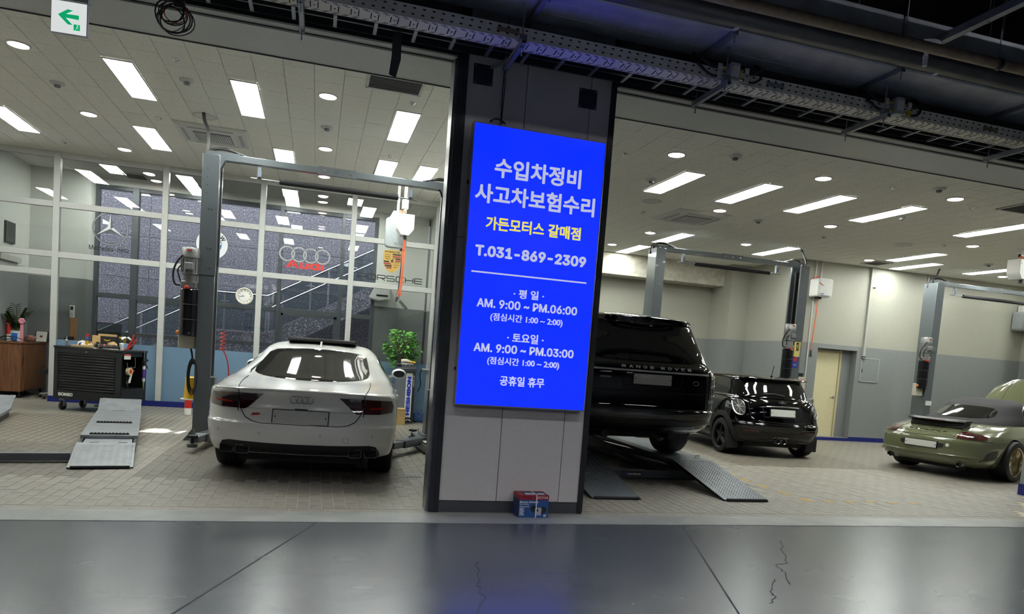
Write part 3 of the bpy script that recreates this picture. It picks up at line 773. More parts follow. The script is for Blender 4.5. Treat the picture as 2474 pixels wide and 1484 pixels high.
# junction boxes with cables and paper tags
m_tagp = M('paper_tag', 'd8d8d4', .6, noise=.15, nscale=60)
def junction(x, lab, yellow):
    t = thing('junction_box', lab, 'junction box', (x, 5.53, 3.90), 0, 'junction boxes on the tray')
    MB().box(-.045, .045, -.05, .03, 0, .15).obj('box', M('grey_box', 'a7a9aa', .5), t, bevel=.006)
    MB().box(-.035, .035, -.053, -.05, .03, .12).obj('box_label', m_tagp, t)
    for s in (-1, 1):
        for z in (.04, .11):
            MB().cyl((s * .045, 0, z), (s * .1, 0, z), .013, n=10).obj('gland', M('brass', 'b39a52', .35, .8), t)
            MB().box(s * .13 - .02, s * .13 + .02, -.02, -.012, z - .024, z + .024).obj('tag', M('yellow_tag', 'c9b53a', .6) if yellow and s > 0 and z < .1 else m_tagp, t)
            MB().tube(arc_curve([(s * .1, 0, z), (s * .2, 0, z - .01), (s * .29, .02, z + .05), (s * .33, .1, .2), (s * .3, .16, .26)]), .011, 8).obj('cable', m_cable, t)
junction(3.3, 'white junction box with tagged cables on the tray right of the pillar', False)
junction(5.03, 'grey junction box with one yellow tag on the tray at the right', True)
# insulated duct
du = thing('ventilation_duct', 'wide foil wrapped rectangular duct above the tray, glowing blue over the sign', 'duct', (0, 0, 0))
xs = [-6, 1.52, 3.08, 4.72, 6.3, 8.0, 13]
for a, b_ in zip(xs, xs[1:]): MB().box(a + .01, b_ - .01, 5.2, 5.74, 4.15, 4.6).obj('duct_section', m_foil, du, bevel=.012)
m_crease = M('foil_crease', 'd4d6da', .3, .5)
random.seed(14)
for a, b_ in zip(xs[1:], xs[2:-1]):
    for i in range(9):
        x = a + .12 + i * (b_ - a - .2) / 9; sk = random.uniform(.02, .1); y0, y1 = random.uniform(5.23, 5.38), random.uniform(5.5, 5.7)
        MB().tube([(x, y0, 4.150), (x + sk * .5, (y0 + y1) / 2, 4.1492), (x + sk, y1, 4.150)], .0022, 5).obj('crease', m_crease, du)
    for y in (5.36, 5.55): MB().tube([(a + .05, y, 4.150), ((a + b_) / 2, y + .01, 4.1495), (b_ - .05, y, 4.150)], .0016, 5).obj('crease', m_crease, du)
for x in xs[1:-1]:
    MB().box(x - .02, x + .02, 5.16, 5.85, 4.11, 4.15).obj('duct_strut', m_strut, du)
    for y in (5.18, 5.8): MB().cyl((x, y, 4.05), (x, y, 6.28), .005, n=6).obj('duct_rod', m_strut, du)
pp = thing('insulated_pipe', 'thick grey insulated pipe with white straps running beside the duct', 'pipe', (0, 0, 0))
MB().cyl((-6, 5.08, 4.2), (13, 5.03, 4.2), .1, n=24).obj('pipe_body', M('pipe_jacket', '5c5b59', .35, .5, noise=.12, nscale=6), pp)
for x in (3.0, 4.95, 6.5): MB().cyl((x, 5.07, 4.2), (x + .035, 5.07, 4.2), .103, n=24).obj('strap', m_fix, pp)
rp = thing('sprinkler_pipe', 'rust stained steel sprinkler pipe below the dark deck', 'pipe', (0, 0, 0))
MB().cyl((-6, 4.64, 4.06), (13, 4.63, 4.06), .04, n=16).obj('pipe_body', m_rusty, rp)
for x in (5.15, 7.6): MB().lathe([(.046, -.02), (.046, .02)], (x, 4.635, 4.06), 'x', 16, False).obj('clamp', m_dark, rp); MB().cyl((x, 4.635, 4.1), (x, 4.635, 6.28), .005, n=6).obj('rod', m_strut, rp)
sh = thing('upright_sprinkler', 'white sprinkler with round shield disc on the rusty pipe', 'sprinkler', (4.62, 4.83, 4.02))
MB().lathe([(.018, .0), (.018, .06), (.024, .07), (.014, .1), (.014, .16)], n=14).obj('riser', m_fix, sh); MB().lathe([(.015, .16), (.1, .168), (.1, .172), (.015, .18)], n=24).obj('shield_disc', m_fix, sh)
bs = thing('deck_beam', 'dark slotted strut crossing under the deck at the top right', 'beam', (4.75, 0, 0))
MB().box(-.03, .03, 1.0, 4.9, 4.22, 4.28).obj('channel', m_strut, bs)
for y in (4.4, 3.7): MB().cyl((0, y, 4.2), (0, y, 6.28), .005, n=6).obj('rod', m_strut, bs)
for i, (y, z) in enumerate([(4.1, 4.9), (3.5, 5.1), (2.8, 5.3)]):
    tag(MB().cyl((-6, y, z), (13, y, z), .09, n=18).obj('deck_pipe', M('dark_pipe', '2c2e31', .6, .2, noise=.15)), '%s dark pipe back from the rusty pipe under the deck' % ORD[i], 'pipe')
# corridor battens light the driveway
m_bat2 = M('lit_batten_added', 'ffffff', .4, noise=0, emit=BATTEN_E * 4.6, ecol='f4f6ff')  # unseen far row, added and boosted to brighten pillar and car rear
m_bat = M('lit_batten', 'ffffff', .4, noise=0, emit=BATTEN_E, ecol='f4f6ff')
for i, (x, y) in enumerate([(-5, 2.3), (-.5, 2.3), (4.2, 2.3), (8.8, 2.3), (-5, -3), (-.5, -3), (4.2, -3), (8.8, -3)]):
    t = thing('ceiling_batten', '%s long lit batten lamp from the left in the %s row over the driveway' % (ORD[i % 4], 'near' if y > 0 else 'added far'), 'ceiling light', (x, y, 5.7 if y > 0 else 4.4), 0, 'driveway battens')
    MB().box(-1.2, 1.2, -.09, -.06, .0, .08).box(-1.2, 1.2, .06, .09, .0, .08).box(-1.2, 1.2, -.06, .06, .05, .08).obj('housing', m_fix, t); MB().box(-1.18, 1.18, -.055, .055, .035, .045).obj('tube_cover', m_bat if y > 0 else m_bat2, t, smooth=0)
    for s in (-1, 1): MB().cyl((s, 0, .08), (s, 0, .6 if y > 0 else 1.9), .005, n=6).obj('rod', m_strut, t)
# exit sign
ex = thing('exit_sign', 'glowing white exit sign with green left arrow hanging at the top left', 'exit sign', (-1.69, 5.5, 3.34), -.05)
m_exit = M('lit_exit_face', 'e4e8e6', .4, noise=0, emit=.85); m_green = M('exit_green', '10a868', .4, noise=0, emit=.7, ecol='10b878')
MB().box(-.11, .11, 0, .03, 0, .215).obj('housing', M('exit_housing', 'd9dcdc', .4), ex, bevel=.004)
MB().box(-.105, .105, -.003, 0, .005, .207).obj('lit_face', m_exit, ex, smooth=0)
MB().box(-.115, .115, -.01, .04, .215, .25).obj('mount', m_fix, ex); MB().cyl((0, .015, .25), (0, .015, .8), .008, n=8).obj('rod', m_strut, ex)
MB().prism([(-.065, .117), (-.008, .158), (.024, .154), (-.018, .127), (.06, .128), (.06, .100), (-.018, .103), (.024, .062), (-.006, .062)], 'y', -.0055, -.003).obj('arrow', m_green, ex, smooth=0)
MB().prism(rrect(.03, .068, .03, .068, .002), 'y', -.0055, -.003).obj('pictogram', m_green, ex, smooth=0)
r = MB(); r.ball((.053, -.006, .061), .004, .001, .004).bar((.052, -.006, .056), (.049, -.006, .046), .005, .001).bar((.049, -.006, .047), (.042, -.006, .036), .004, .001).bar((.05, -.006, .047), (.058, -.006, .038), .004, .001).bar((.052, -.006, .054), (.06, -.006, .05), .003, .001); r.obj('running_figure', m_exit, ex)
# coil of spare cable
cc = thing('cable_coil', 'tangled coil of spare wire hanging from the tray at the upper left', 'cable', (-1.1, 5.72, 3.68))
random.seed(9)
for k in range(9):
    rx = random.uniform(.07, .12); cx, cz = random.uniform(-.03, .03), random.uniform(-.045, .03); tl = random.uniform(-.5, .5)
    P = [(cx + rx * math.cos(a), .02 * math.sin(a * 2 + k), cz + rx * .95 * math.sin(a) + tl * .03 * math.cos(a)) for a in [2 * PI * i / 22 for i in range(22)]]
    MB().tube(P, random.choice([.003, .004, .0055]), 6, close=True).obj('loop', M('red_wire', '8a2a28', .5) if k == 4 else m_cable, cc)
MB().tube([(.02, 0, .08), (.02, 0, .3)], .012).obj('tail', m_cable, cc); MB().box(.0, .07, -.02, .02, .05, .1).obj('connector', m_black, cc)

# ================================================================== sign on the pillar
m_blue = M('lit_blue_face', '04084a', .3, noise=0, emit=SIGN_E, ecol='041eff')
m_wl = M('lit_white_letters', 'a8acc8', .4, noise=0, emit=.62, ecol='e0e4ff'); m_yl = M('lit_yellow_letters', 'f2e63a', .4, noise=0, emit=.75, ecol='f6ec50')
sg = thing('lightbox_sign', 'tall glowing blue lightbox sign with white opening hours on the pillar', 'sign', (1.79, 6.095, .97))
W, H = 1.215, 2.415
YF = -.085
MB().box(-W / 2, W / 2, YF, 0, 0, H).obj('housing', M('sign_housing', '9ea1a6', .35, .6), sg, bevel=.004)
MB().box(-W / 2 + .012, W / 2 - .012, YF - .003, YF, .012, H - .012).obj('lit_face', m_blue, sg, smooth=0)
def line(txt, cx, z, width, height, m=m_wl, bold=.022):
    lettering('lettering', txt, m, sg, (cx, YF - .003, z), (1, 0, 0), (0, 0, 1), width, height, bold, .008)
line('수입차정비', -.005, 2.058, .79, .165, bold=.026)
line('사고차보험수리', -.008, 1.83, 1.095, .165, bold=.026)
line('가든모터스 갈매점', -.008, 1.584, .87, .115, m_yl, .024)
line('T.031-869-2309', -.01, 1.344, 1.02, .095, bold=.036)
line('· 평 일 ·', -.01, 1.006, .28, .08)
line('AM. 9:00 ~ PM.06:00', -.01, .901, .925, .075)
line('(점심시간 1:00 ~ 2:00)', -.01, .784, .667, .078, bold=.016)
line('· 토요일 ·', -.01, .62, .336, .085)
line('AM. 9:00 ~ PM.03:00', -.01, .515, .925, .075)
line('(점심시간 1:00 ~ 2:00)', -.01, .402, .667, .078, bold=.016)
line('공휴일 휴무', -.01, .236, .412, .088)
MB().box(-.54, .52, YF - .009, YF - .002, 1.155, 1.168).obj('divider_line', m_wl, sg)
for z in (.3, 1.9): MB().box(-W / 2 - .012, -W / 2, -.05, -.02, z, z + .03).obj('latch', m_dark, sg)
# black cover plates and the sign's cable
for x, z, lab in ((1.252, 3.803, 'black square cover plate with four screws at upper left of the pillar'), (2.216, 3.762, 'black square cover plate with four screws at upper right of the pillar')):
    t = thing('cover_plate', lab, 'plate', (x, 6.097, z), 0, 'black cover plates on the pillar')
    MB().box(-.085, .085, -.006, 0, -.085, .085).obj('plate', M('black_plate', '17171c', .35), t, bevel=.002)
    for i in (-1, 1):
        for j in (-1, 1): MB().cyl((i * .07, -.009, j * .07), (i * .07, -.005, j * .07), .006, n=8).obj('screw', m_steel, t)
t = thing('sign_cable', 'thin black cable dropping to the top of the blue sign', 'cable', (1.43, 6.07, 3.38))
MB().tube(arc_curve([(0, 0, .48), (-.004, .0, .3), (.0, .005, .1), (-.01, 0, .02)]), .005).obj('wire', m_cable, t); MB().tube(arc_curve([(.012, 0, .48), (.012, .0, .3), (.008, .005, .1), (.01, 0, .02)]), .004).obj('wire', m_cable, t)
for k in range(3): MB().tube([(-.03 + .07 * math.cos(a) * (1 - .15 * k), .01 * k - .01, .03 + .035 * math.sin(a) + .006 * k) for a in [PI * i / 10 for i in range(11)]], .004).obj('loop', m_cable, t)
MB().tube(arc_curve([(-.12, .02, .49), (-.08, 0, .5), (-.03, -.02, .53), (-.005, -.06, .56)]), .012).obj('conduit_stub', M('grey_conduit', '77777a', .5), t)

# ================================================================== two-post lifts
m_lift = M('lift_grey_paint', '60666a', .32, .25, noise=.03, nscale=6, coat=.3)
m_liftl = M('lift_light_steel', '8f979c', .3, .6, noise=.06)
m_rubber = M('black_rubber', '1a1a1b', .7, noise=.1)
m_foam = M('black_foam', '1d1d1f', .85, noise=.08)
m_motor = M('cast_aluminium', '8c8d8c', .4, .6, noise=.1)
m_chrome = M('chrome', 'c8cacc', .2, .9)
m_tank = M('black_gloss_tank', '0e0e10', .18, noise=0)
m_cabinet = M('grey_enamel_box', 'b7b3a4', .5)
m_orange = M('orange_plastic', 'd8702a', .45)
m_red = M('red_plastic', 'b8281f', .45)
m_yellow = M('yellow_plastic', 'd8a91c', .45)
m_whitep = M('white_plastic', 'dcdcd8', .4, noise=.02)
m_ohose = M('orange_hose', 'd0603a', .45)

def column(t, s, x, deco):
    """one post; s = +1: channel opens towards +x, -1: towards -x; x = outer web"""
    c = [(0, 0), (.195, 0), (.195, .045), (.183, .045), (.183, .012), (.012, .012), (.012, .328), (.183, .328), (.183, .295), (.195, .295), (.195, .34), (0, .34)]
    P = [(x + s * u, v) for u, v in c]
    MB().prism(P, 'z', 0, 2.3).obj('column', m_lift, t, bevel=.003, smooth=40)
    c2 = [(x + s * (u * 1.05 - .006), v * 1.04 - .007) for u, v in c]
    MB().prism(c2, 'z', 2.16, 3.69).obj('column_sleeve', m_lift, t, bevel=.003, smooth=40)
    MB().prism([(x + s * u, v) for u, v in ((-.02, -.03), (.24, -.03), (.24, .37), (-.02, .37))], 'z', 0, .018).obj('base_plate', m_lift, t)
    MB().prism([(x - s * .11, 0), (x, 0), (x, .16)], 'y', .02, .04).obj('foot_gusset', m_lift, t); MB().prism([(x - s * .11, 0), (x, 0), (x, .16)], 'y', .28, .30).obj('foot_gusset', m_lift, t)
    MB().box(*(sorted((x + s * .06, x + s * .19))), .15, .19, .02, 3.6).obj('lift_cable_cover', m_rubber, t)
    for yy in (.1, .25): MB().cyl((x + s * .12, yy, .05), (x + s * .12, yy, 3.6), .006, n=6).obj('lift_cable', m_steel, t)
    for z in (2.25, 2.5, 3.0): MB().cyl((x + s * .09, -.014, z), (x + s * .09, -.006, z), .009, n=8).obj('bolt', m_chrome, t); MB().cyl((x + s * .13, -.014, z), (x + s * .13, -.006, z), .009, n=8).obj('bolt', m_chrome, t)
    for k in range(4): MB().cyl((x + s * .06, -.009, 3.2 + k * .1), (x + s * .06, -.005, 3.2 + k * .1), .006, n=8).obj('hole', m_rubber, t)
    # carriage with two folded arms
    MB().box(*(sorted((x + s * .05, x + s * .25))), .03, .31, .12, .85).obj('carriage', m_lift, t, bevel=.006)
    MB().box(*(sorted((x + s * .2, x + s * .30))), -.02, .36, .07, .21).obj('arm_hub', m_lift, t, bevel=.01)

def arm(t, p0, p1):
    """swing arm from hub p0 to pad p1 (local), with telescoping inner piece, rod handle and round pad"""
    p0 = Vector(p0); p1 = Vector(p1); d = (p1 - p0).normalized(); L = (p1 - p0).length
    o = MB().bar(p0, p0 + d * L * .66, .15, .10).obj('arm', m_lift, t, bevel=.008)
    MB().bar(p0 + d * L * .55, p1 - d * .07, .11, .08).obj('arm_inner', m_liftl, o, bevel=.006)
    p = p1
    MB().lathe([(.055, -.085), (.06, -.08), (.06, -.045), (.05, -.04)], p, 'z', 20).obj('pad_socket', m_lift, o)
    MB().lathe([(.02, -.05), (.02, .03), (.06, .032), (.062, .04), (.06, .055), (.01, .056)], p, 'z', 20).obj('rubber_pad', m_rubber, o)
    n = d.cross(Vector((0, 0, 1)))
    MB().tube([p - d * .16 + n * .03, p - d * .15 + n * .03 + Vector((0, 0, .11)), p - d * .13 + n * .03 + Vector((0, 0, .115))], .007).obj('lock_rod', m_liftl, o)
    return o

def power_unit(t, x, s):
    u = MB().lathe([(.03, 2.05), (.085, 2.05), (.085, 2.14), (.105, 2.15), (.105, 2.36), (.115, 2.36), (.115, 2.46), (.10, 2.485), (.03, 2.49)], (x, .02, 0), 'z', 24).obj('pump_motor', m_motor, t)
    f = MB()
    for k in range(16):
        a = 2 * PI * k / 16; f.bar((x + .105 * math.cos(a), .02 + .105 * math.sin(a), 2.17), (x + .105 * math.cos(a), .02 + .105 * math.sin(a), 2.34), .008, .02, (math.cos(a), math.sin(a), 0))
    f.obj('cooling_fin', m_motor, u)
    MB().box(x - .05, x + .05, -.13, -.07, 2.2, 2.29).obj('terminal_box', M('terminal_grey', '77787a', .45), u, bevel=.008)
    MB().prism([(x - .03, 2.435), (x + .03, 2.435), (x + .03, 2.455), (x - .03, 2.455)], 'y', -.1, -.097).obj('red_label', m_red, u)
    MB().box(x - .10, x + .09, -.06, .09, 1.97, 2.06).obj('valve_block', m_motor, u, bevel=.01)
    MB().lathe([(.022, 1.955), (.03, 1.965), (.03, 1.99), (.02, 2.0)], (x - .02, -.08, 0), 'z', 12).obj('filler_cap', m_red, u)
    MB().tube(arc_curve([(x - .1, -.02, 2.0), (x - .17, -.03, 2.02), (x - .19, -.04, 2.15), (x - .15, -.06, 2.28), (x - .08, -.07, 2.38)]), .012).obj('hose', m_cable, u)
    MB().tube(arc_curve([(x - .1, -.05, 2.05), (x - .13, -.08, 2.18), (x - .09, -.1, 2.25)]), .009).obj('hose', m_cable, u)
    k = MB().lathe([(.04, 1.36), (.10, 1.36), (.108, 1.37), (.108, 1.95), (.10, 1.96), (.04, 1.965)], (x, .02, 0), 'z', 28).obj('oil_tank', m_tank, t)
    for z in (1.57, 1.76): MB().lathe([(.110, z), (.112, z + .004), (.110, z + .008)], (x, .02, 0), 'z', 28, False).obj('band', m_cable, k)
    MB().cyl((x + .03, -.092, 1.4), (x + .03, -.086, 1.4), .012, n=10).obj('plug', m_chrome, k)

def two_post(label, cx, y, half, beam=True):
    t = thing('two_post_lift', label, 'car lift', (cx, y, 0), 0, 'two-post car lifts')
    column(t, 1, -half, None); column(t, -1, half, None)
    zb = 3.66
    MB().box(-half + .27, half - .27, .12, .22, zb, zb + .085).obj('crossbeam', m_lift, t, bevel=.004)
    for s in (-1, 1):
        x = s * (half - .14)
        MB().prism([(s * (half - .02), 3.56), (s * (half - .20), 3.56), (s * (half - .24), 3.66), (s * (half - .42), 3.66), (s * (half - .42), 3.76), (s * (half - .02), 3.76)], 'y', .11, .115).obj('beam_bracket', m_lift, t); MB().prism([(s * (half - .02), 3.56), (s * (half - .20), 3.56), (s * (half - .24), 3.66), (s * (half - .42), 3.66), (s * (half - .42), 3.76), (s * (half - .02), 3.76)], 'y', .225, .23).obj('beam_bracket', m_lift, t)
        MB().cyl((s * (half - .12), .10, 3.71), (s * (half - .12), .24, 3.71), .02, n=12).obj('bolt', m_chrome, t)
        MB().box(s * (half - .66) - .02, s * (half - .66) + .02, .14, .2, 3.5, 3.66).obj('bar_hanger', m_liftl, t); MB().box(s * (half - .66) - .012, s * (half - .66) + .03, .13, .15, 3.51, 3.6).obj('switch_box', M('switch_blue_grey', '6d7484', .45), t)
        MB().tube(arc_curve([(s * (half - .02), .2, 3.68), (s * (half - .1), .22, 3.80), (s * (half - .3), .18, 3.80), (s * (half - .5), .17, 3.75)]), .014).obj('top_hose', m_cable, t); MB().tube(arc_curve([(s * (half + .02), .25, 3.6), (s * (half - .04), .26, 3.79), (s * (half - .25), .2, 3.83), (s * (half - .42), .2, 3.75)]), .012).obj('top_hose', m_cable, t)
    MB().box(-.25, .25, .118, .12, zb - .01, zb + .095).obj('splice_plate', m_lift, t)
    for x in (-.17, 0, .17): MB().cyl((x, .108, zb + .045), (x, .119, zb + .045), .014, n=10).obj('bolt', m_chrome, t)
    MB().cyl((-half + .56, .17, 3.49), (half - .56, .17, 3.49), .011, n=10).obj('limit_bar', m_steel, t)
    MB().cyl((-half + .92, .17, 3.49), (half - .82, .17, 3.49), .038, n=14).obj('bar_foam', m_foam, t)
    return t
L1 = two_post('grey two-post car lift beside the white sedan in the left bay', .155, 9.9, 1.655)
power_unit(L1, -1.655 - .10, -1)
arm(L1, (-1.36, -.04, .12), (-1.50, -.95, .15)); arm(L1, (-1.36, .34, .14), (-.75, 1.2, .15))
arm(L1, (1.36, -.04, .14), (.8, -.9, .15)); 
a2 = arm(L1, (1.38, .05, .10), (1.30, .52, .16)); MB().bar((1.33, .2, .09), (1.40, -.6, .07), .12, .11).obj('arm', m_lift, L1, bevel=.01); MB().box(1.34, 1.41, -.4, -.2, .145, .15).obj('white_label', m_whitep, L1)
MB().tube(arc_curve([(-1.64, .2, 3.69), (-1.63, .22, 3.85), (-1.66, .3, 4.05), (-1.72, .4, 4.2), (-1.75, .5, ZL)]), .022).obj('ceiling_hose', m_cable, L1)
kb = MB().box(-1.87, -1.67, .04, .14, 1.2, 1.47).obj('control_box', m_cabinet, L1, bevel=.006)
MB().ball((-1.885, .09, 1.40), .028, .03, .03).obj('orange_button', m_orange, kb); MB().tube(arc_curve([(-1.72, .08, 1.2), (-1.7, .06, 1.12), (-1.69, .07, 1.0)]), .012).obj('cable', m_cable, kb)
for k in range(6):
    MB().tube([(-1.70 - .02 * math.sin(i), -.02 + .012 * k, .82 + (.23 - .012 * k) * math.sin(a) ) if False else (-1.68 + (.06 - .004 * k) * math.cos(a), -.02 + .014 * k, .84 + (.24 - .014 * k) * math.sin(a)) for i, a in enumerate([2 * PI * j / 20 for j in range(20)])], .005, 6, close=True).obj('hose_loop', m_cable, L1)
# red air hose hanging behind the left column
t = thing('red_air_hose', 'coiled red air hose hanging right of the left lift column', 'hose', (-1.22, 10.32, 1.0))
MB().tube([(.0 + .03 * math.cos(a * 5), .03 * math.sin(a * 5), .45 - a * .042) for a in [i * .12 for i in range(52)]], .008, 6).obj('coil', m_red, t); MB().tube(arc_curve([(.0, 0, .22), (.06, 0, .08), (.09, 0, -.12), (.05, 0, -.24), (-.06, 0, -.26)]), .008).obj('loose_end', m_red, t)
t = thing('yellow_bucket_reel', 'yellow plastic holder half hidden behind the left lift column', 'holder', (-1.60, 10.35, .5))
MB().lathe([(.07, 0), (.09, .005), (.075, .3), (.05, .31)], n=18).obj('body', m_yellow, t); MB().lathe([(.075, .0), (.13, .0), (.13, .012), (.09, .014)], n=20).obj('rim', m_whitep, t)

L2 = two_post('grey two-post car lift standing behind the black SUV and the black hatchback', 7.93, 12.5, 1.735)
power_unit(L2, 1.735 - .30, 1)
for s in (-1, 1): arm(L2, (s * 1.45, .3, .14), (s * .7, 1.1, .15))
arm(L2, (1.45, -.02, .14), (.75, -.4, .15))
MB().tube(arc_curve([(1.70, .1, 3.69), (1.72, .12, 3.8), (1.70, .2, 3.95), (1.68, .24, ZR)]), .02).obj('ceiling_hose', m_cable, L2)
st_ = MB().box(1.56, 1.70, -.012, -.008, 1.83, 2.13).obj('yellow_sticker', M('sticker_yellow', 'd9c565', .5, noise=.05), L2)
lettering('lettering', 'KOR', m_black, st_, (1.635, -.013, 2.03), (0, 0, -1), (1, 0, 0), .17, .075, .03, .002)
lettering('lettering', 'DUO', m_fix, st_, (1.635, -.013, 1.88), (0, 0, -1), (1, 0, 0), .12, .065, -.0, .002)
sb = MB().box(1.54, 1.68, -.012, -.008, 1.60, 1.82).obj('blue_sticker', M('sticker_blue', '2a3590', .5), L2)
MB().lathe([(.001, -.014), (.045, -.014), (.045, -.011)], (1.61, 0, 1.77), 'y', 20).obj('red_ring', m_red, sb); lettering('lettering', 'lift', m_whitep, sb, (1.61, -.013, 1.66), (1, 0, 0), (0, 0, 1), .06, .035, .0, .002)
for z, c in ((1.26, 'c33a30'), (1.13, 'd2b83a'), (1.0, 'd8d8d4')):
    k = MB().box(1.56, 1.70, -.012, -.008, z, z + .11).obj('warning_label', m_tagp, L2); MB().box(1.565, 1.695, -.0135, -.012, z + .075, z + .105).obj('label_stripe', M('stripe_' + c, c, .5), k)
    MB().box(1.58, 1.62, -.0135, -.012, z + .02, z + .055).obj('label_pictogram', m_black, k)
kb = MB().box(1.76, 1.94, .02, .12, 1.02, 1.42).obj('control_box', m_cabinet, L2, bevel=.006)
MB().box(1.755, 1.945, .12, .16, 1.0, 1.5).obj('back_plate', m_dark, kb); MB().lathe([(.03, -.01), (.035, 0), (.035, .02)], (1.85, .02, 1.33), 'y', 14).obj('red_switch', m_red, kb)
for z in (1.1, 1.18): MB().box(1.80, 1.9, .016, .02, z, z + .05).obj('print', m_tagp, kb)

L3 = two_post('grey two-post car lift at the far right behind the green convertible', 14.73, 12.5, 1.76)
power_unit(L3, -1.76 - .1, -1); arm(L3, (-1.47, .3, .14), (-.7, 1.1, .15))
MB().tube(arc_curve([(-1.66, .2, 3.70), (-1.6, .22, 3.78), (-1.48, .3, 3.95), (-1.42, .32, ZR)]), .02).obj('ceiling_hose', m_cable, L3)
kb = MB().box(-1.98, -1.78, .04, .14, 1.2, 1.47).obj('control_box', m_cabinet, L3, bevel=.006); MB().ball((-1.96, .02, 1.42), .03, .03, .03).obj('orange_button', m_orange, kb)
MB().box(-1.72, -1.56, -.012, -.008, 1.0, 1.1).obj('white_label', m_tagp, L3)

# ================================================================== low scissor lifts
m_plate = M('worn_ramp_plate', '9a9ea2', .38, .55, noise=.14, nscale=7)
m_plated = M('dark_ramp_plate', '6c7278', .34, .5, noise=.16, nscale=7)
def tread(x0, x1, y0, y1, zf, step=.034):
    """raised diamond tread: short crossed ridges"""
    b = MB(); j = 0; y = y0
    while y < y1:
        i = 0; x = x0 + (step / 2 if j % 2 else 0)
        while x < x1:
            s = 1 if (i + j) % 2 else -1; l = .011
            z0, z1 = zf(y - l * .6), zf(y + l * .6)
            dx, dy = .0028, .0028
            p = [(x - l, y - s * l * .55, zf(y - s * l * .55)), (x, y, zf(y) + .0042), (x + l, y + s * l * .55, zf(y + s * l * .55))]
            b.add([p[0], (x + s * dx, y - dy, zf(y - dy) + .001), p[2], (x - s * dx, y + dy, zf(y + dy) + .001), p[1]], [(0, 1, 4), (1, 2, 4), (2, 3, 4), (3, 0, 4)])
            x += step; i += 1
        y += step * .62; j += 1
    return b
def scissor(label, loc, rz, xs, wd, zt, ry, mat, length, plate_txt=None, recessed=True, group='low scissor car lifts'):
    t = thing('scissor_lift', label, 'car lift', loc, rz, group)
    for n, xc in enumerate(xs):
        x0, x1 = xc - wd / 2, xc + wd / 2
        zf = lambda y: .0185 + (zt - .018) * min(1, max(0, y / ry))
        r = MB().prism([(0, .004), (0, .018), (ry, zt), (ry + .18, zt), (ry + .18, zt - .03), (ry, zt - .03)], 'x', x0, x1).obj('ramp', mat, t, bevel=.002)
        o = tread(x0 + .02, x1 - .02, .04, ry, zf).obj('tread_ridges', mat, r, smooth=0); o['kind'] = 'stuff'
        for sx in (x0, x1 - .012): MB().prism([(0, 0), (0, .014), (ry, zt - .006), (ry, zt - .05)], 'x', sx, sx + .012).obj('ramp_skirt', m_dark, r)
        MB().cyl((x0 + .03, -.012, .018), (x1 - .03, -.012, .018), .016, n=12).obj('front_roller', m_rubber, r)
        for xx in (x0 + .12, x0 + .40):
            MB().box(xx, xx + .09, ry + .165, ry + .185, zt - .001, zt + .003).obj('hinge_slot', m_black, r)
        ys = ry + .18
        if recessed:
            MB().box(x0 + .045, x1 - .045, ys, ys + .62, zt - .05, zt - .03).obj('lower_plate', mat, t)
            for sx in (x0, x1 - .03): MB().box(sx, sx + .03, ys, ys + .6, 0, zt - .02).obj('side_rail', m_dark, t)
            d = MB().box(x0 - .01, x1 + .01, ys + .5, length, zt - .025, zt + .015).obj('platform', mat, t, bevel=.003)
            for yy in (ys + .56, ys + 1.7):
                f = MB(); f.box(x0 + .08, x1 - .08, yy - .035, yy + .035, zt + .015, zt + .027)
                for k in range(11): f.box(x0 + .09 + k * .037, x0 + .112 + k * .037, yy - .035, yy + .035, zt + .027, zt + .034)
                f.obj('rubber_strip', m_rubber, d)
            MB().prism([(length, zt - .01), (length, zt + .015), (length + .42, zt + .16), (length + .42, zt + .135)], 'x', x0, x1).obj('end_flap', mat, t)
            MB().box(x0 + .18, x0 + .36, length - .012, length + .012, zt + .012, zt + .018).obj('flap_hinge', m_dark, t)
            MB().box(x0 + .02, x1 - .02, ys + .5, length, .0, zt - .025).obj('base_frame', m_dark, t)
        else:
            MB().box(x0, x1, ys, length, zt - .04, zt).obj('platform', mat, t, bevel=.003)
            for sx in (x0 + .03, x1 - .07):
                MB().bar((sx, ys + .15, .05), (sx, length - .5, zt - .06), .04, .07).obj('scissor_leg', m_dark, t); MB().bar((sx + .045, ys + .15, zt - .06), (sx + .045, length - .5, .05), .04, .07).obj('scissor_leg', m_dark, t)
            MB().box(x0 + .02, x1 - .02, ys + .1, length, 0, .035).obj('base_frame', m_dark, t)
            MB().tube([(x1 - .08, ys + .1, zt), (x1 - .08, ys + .1, zt + .02), (x1 - .01, ys + .14, zt + .02), (x1 - .01, ys + .14, zt)], .006).obj('lift_eye', m_liftl, t)
    return t
S1 = scissor('grey steel scissor lift with two wheel platforms on the left bay floor', (-2.0, 7.76, 0), .198, (0, -1.66), .575, .115, .84, m_plate, 4.25)
MB().box(-1.37, -.29, .38, .47, .015, .095).obj('cross_beam', M('beam_grey', '63676d', .4, .3), S1, bevel=.004)
S2 = scissor('grey steel scissor lift carrying the black SUV, drive-on ramps towards the shutter', (3.93, 6.76, 0), 0, (-.79, .79), .57, .265, 1.22, m_plated, 5.9, recessed=False)
cbm = MB().box(-.5, .9, 1.24, 1.34, .015, .105).obj('cross_beam', M('beam_dark', '45494f', .4, .3), S2, bevel=.004)
pl_ = MB().box(-.17, .1, 1.236, 1.24, .03, .09).obj('name_plate', m_black, cbm)
lettering('lettering', 'HESHBON', m_whitep, pl_, (-.01, 1.2355, .06), (1, 0, 0), (0, 0, 1), .19, .028, .02, .001)
MB().lathe([(.012, -.001), (.02, -.002), (.021, 0)], (-.135, 1.2365, .06), 'y', 16, False).obj('emblem_ring', M('plate_blue', '4a5aa8', .4), pl_)
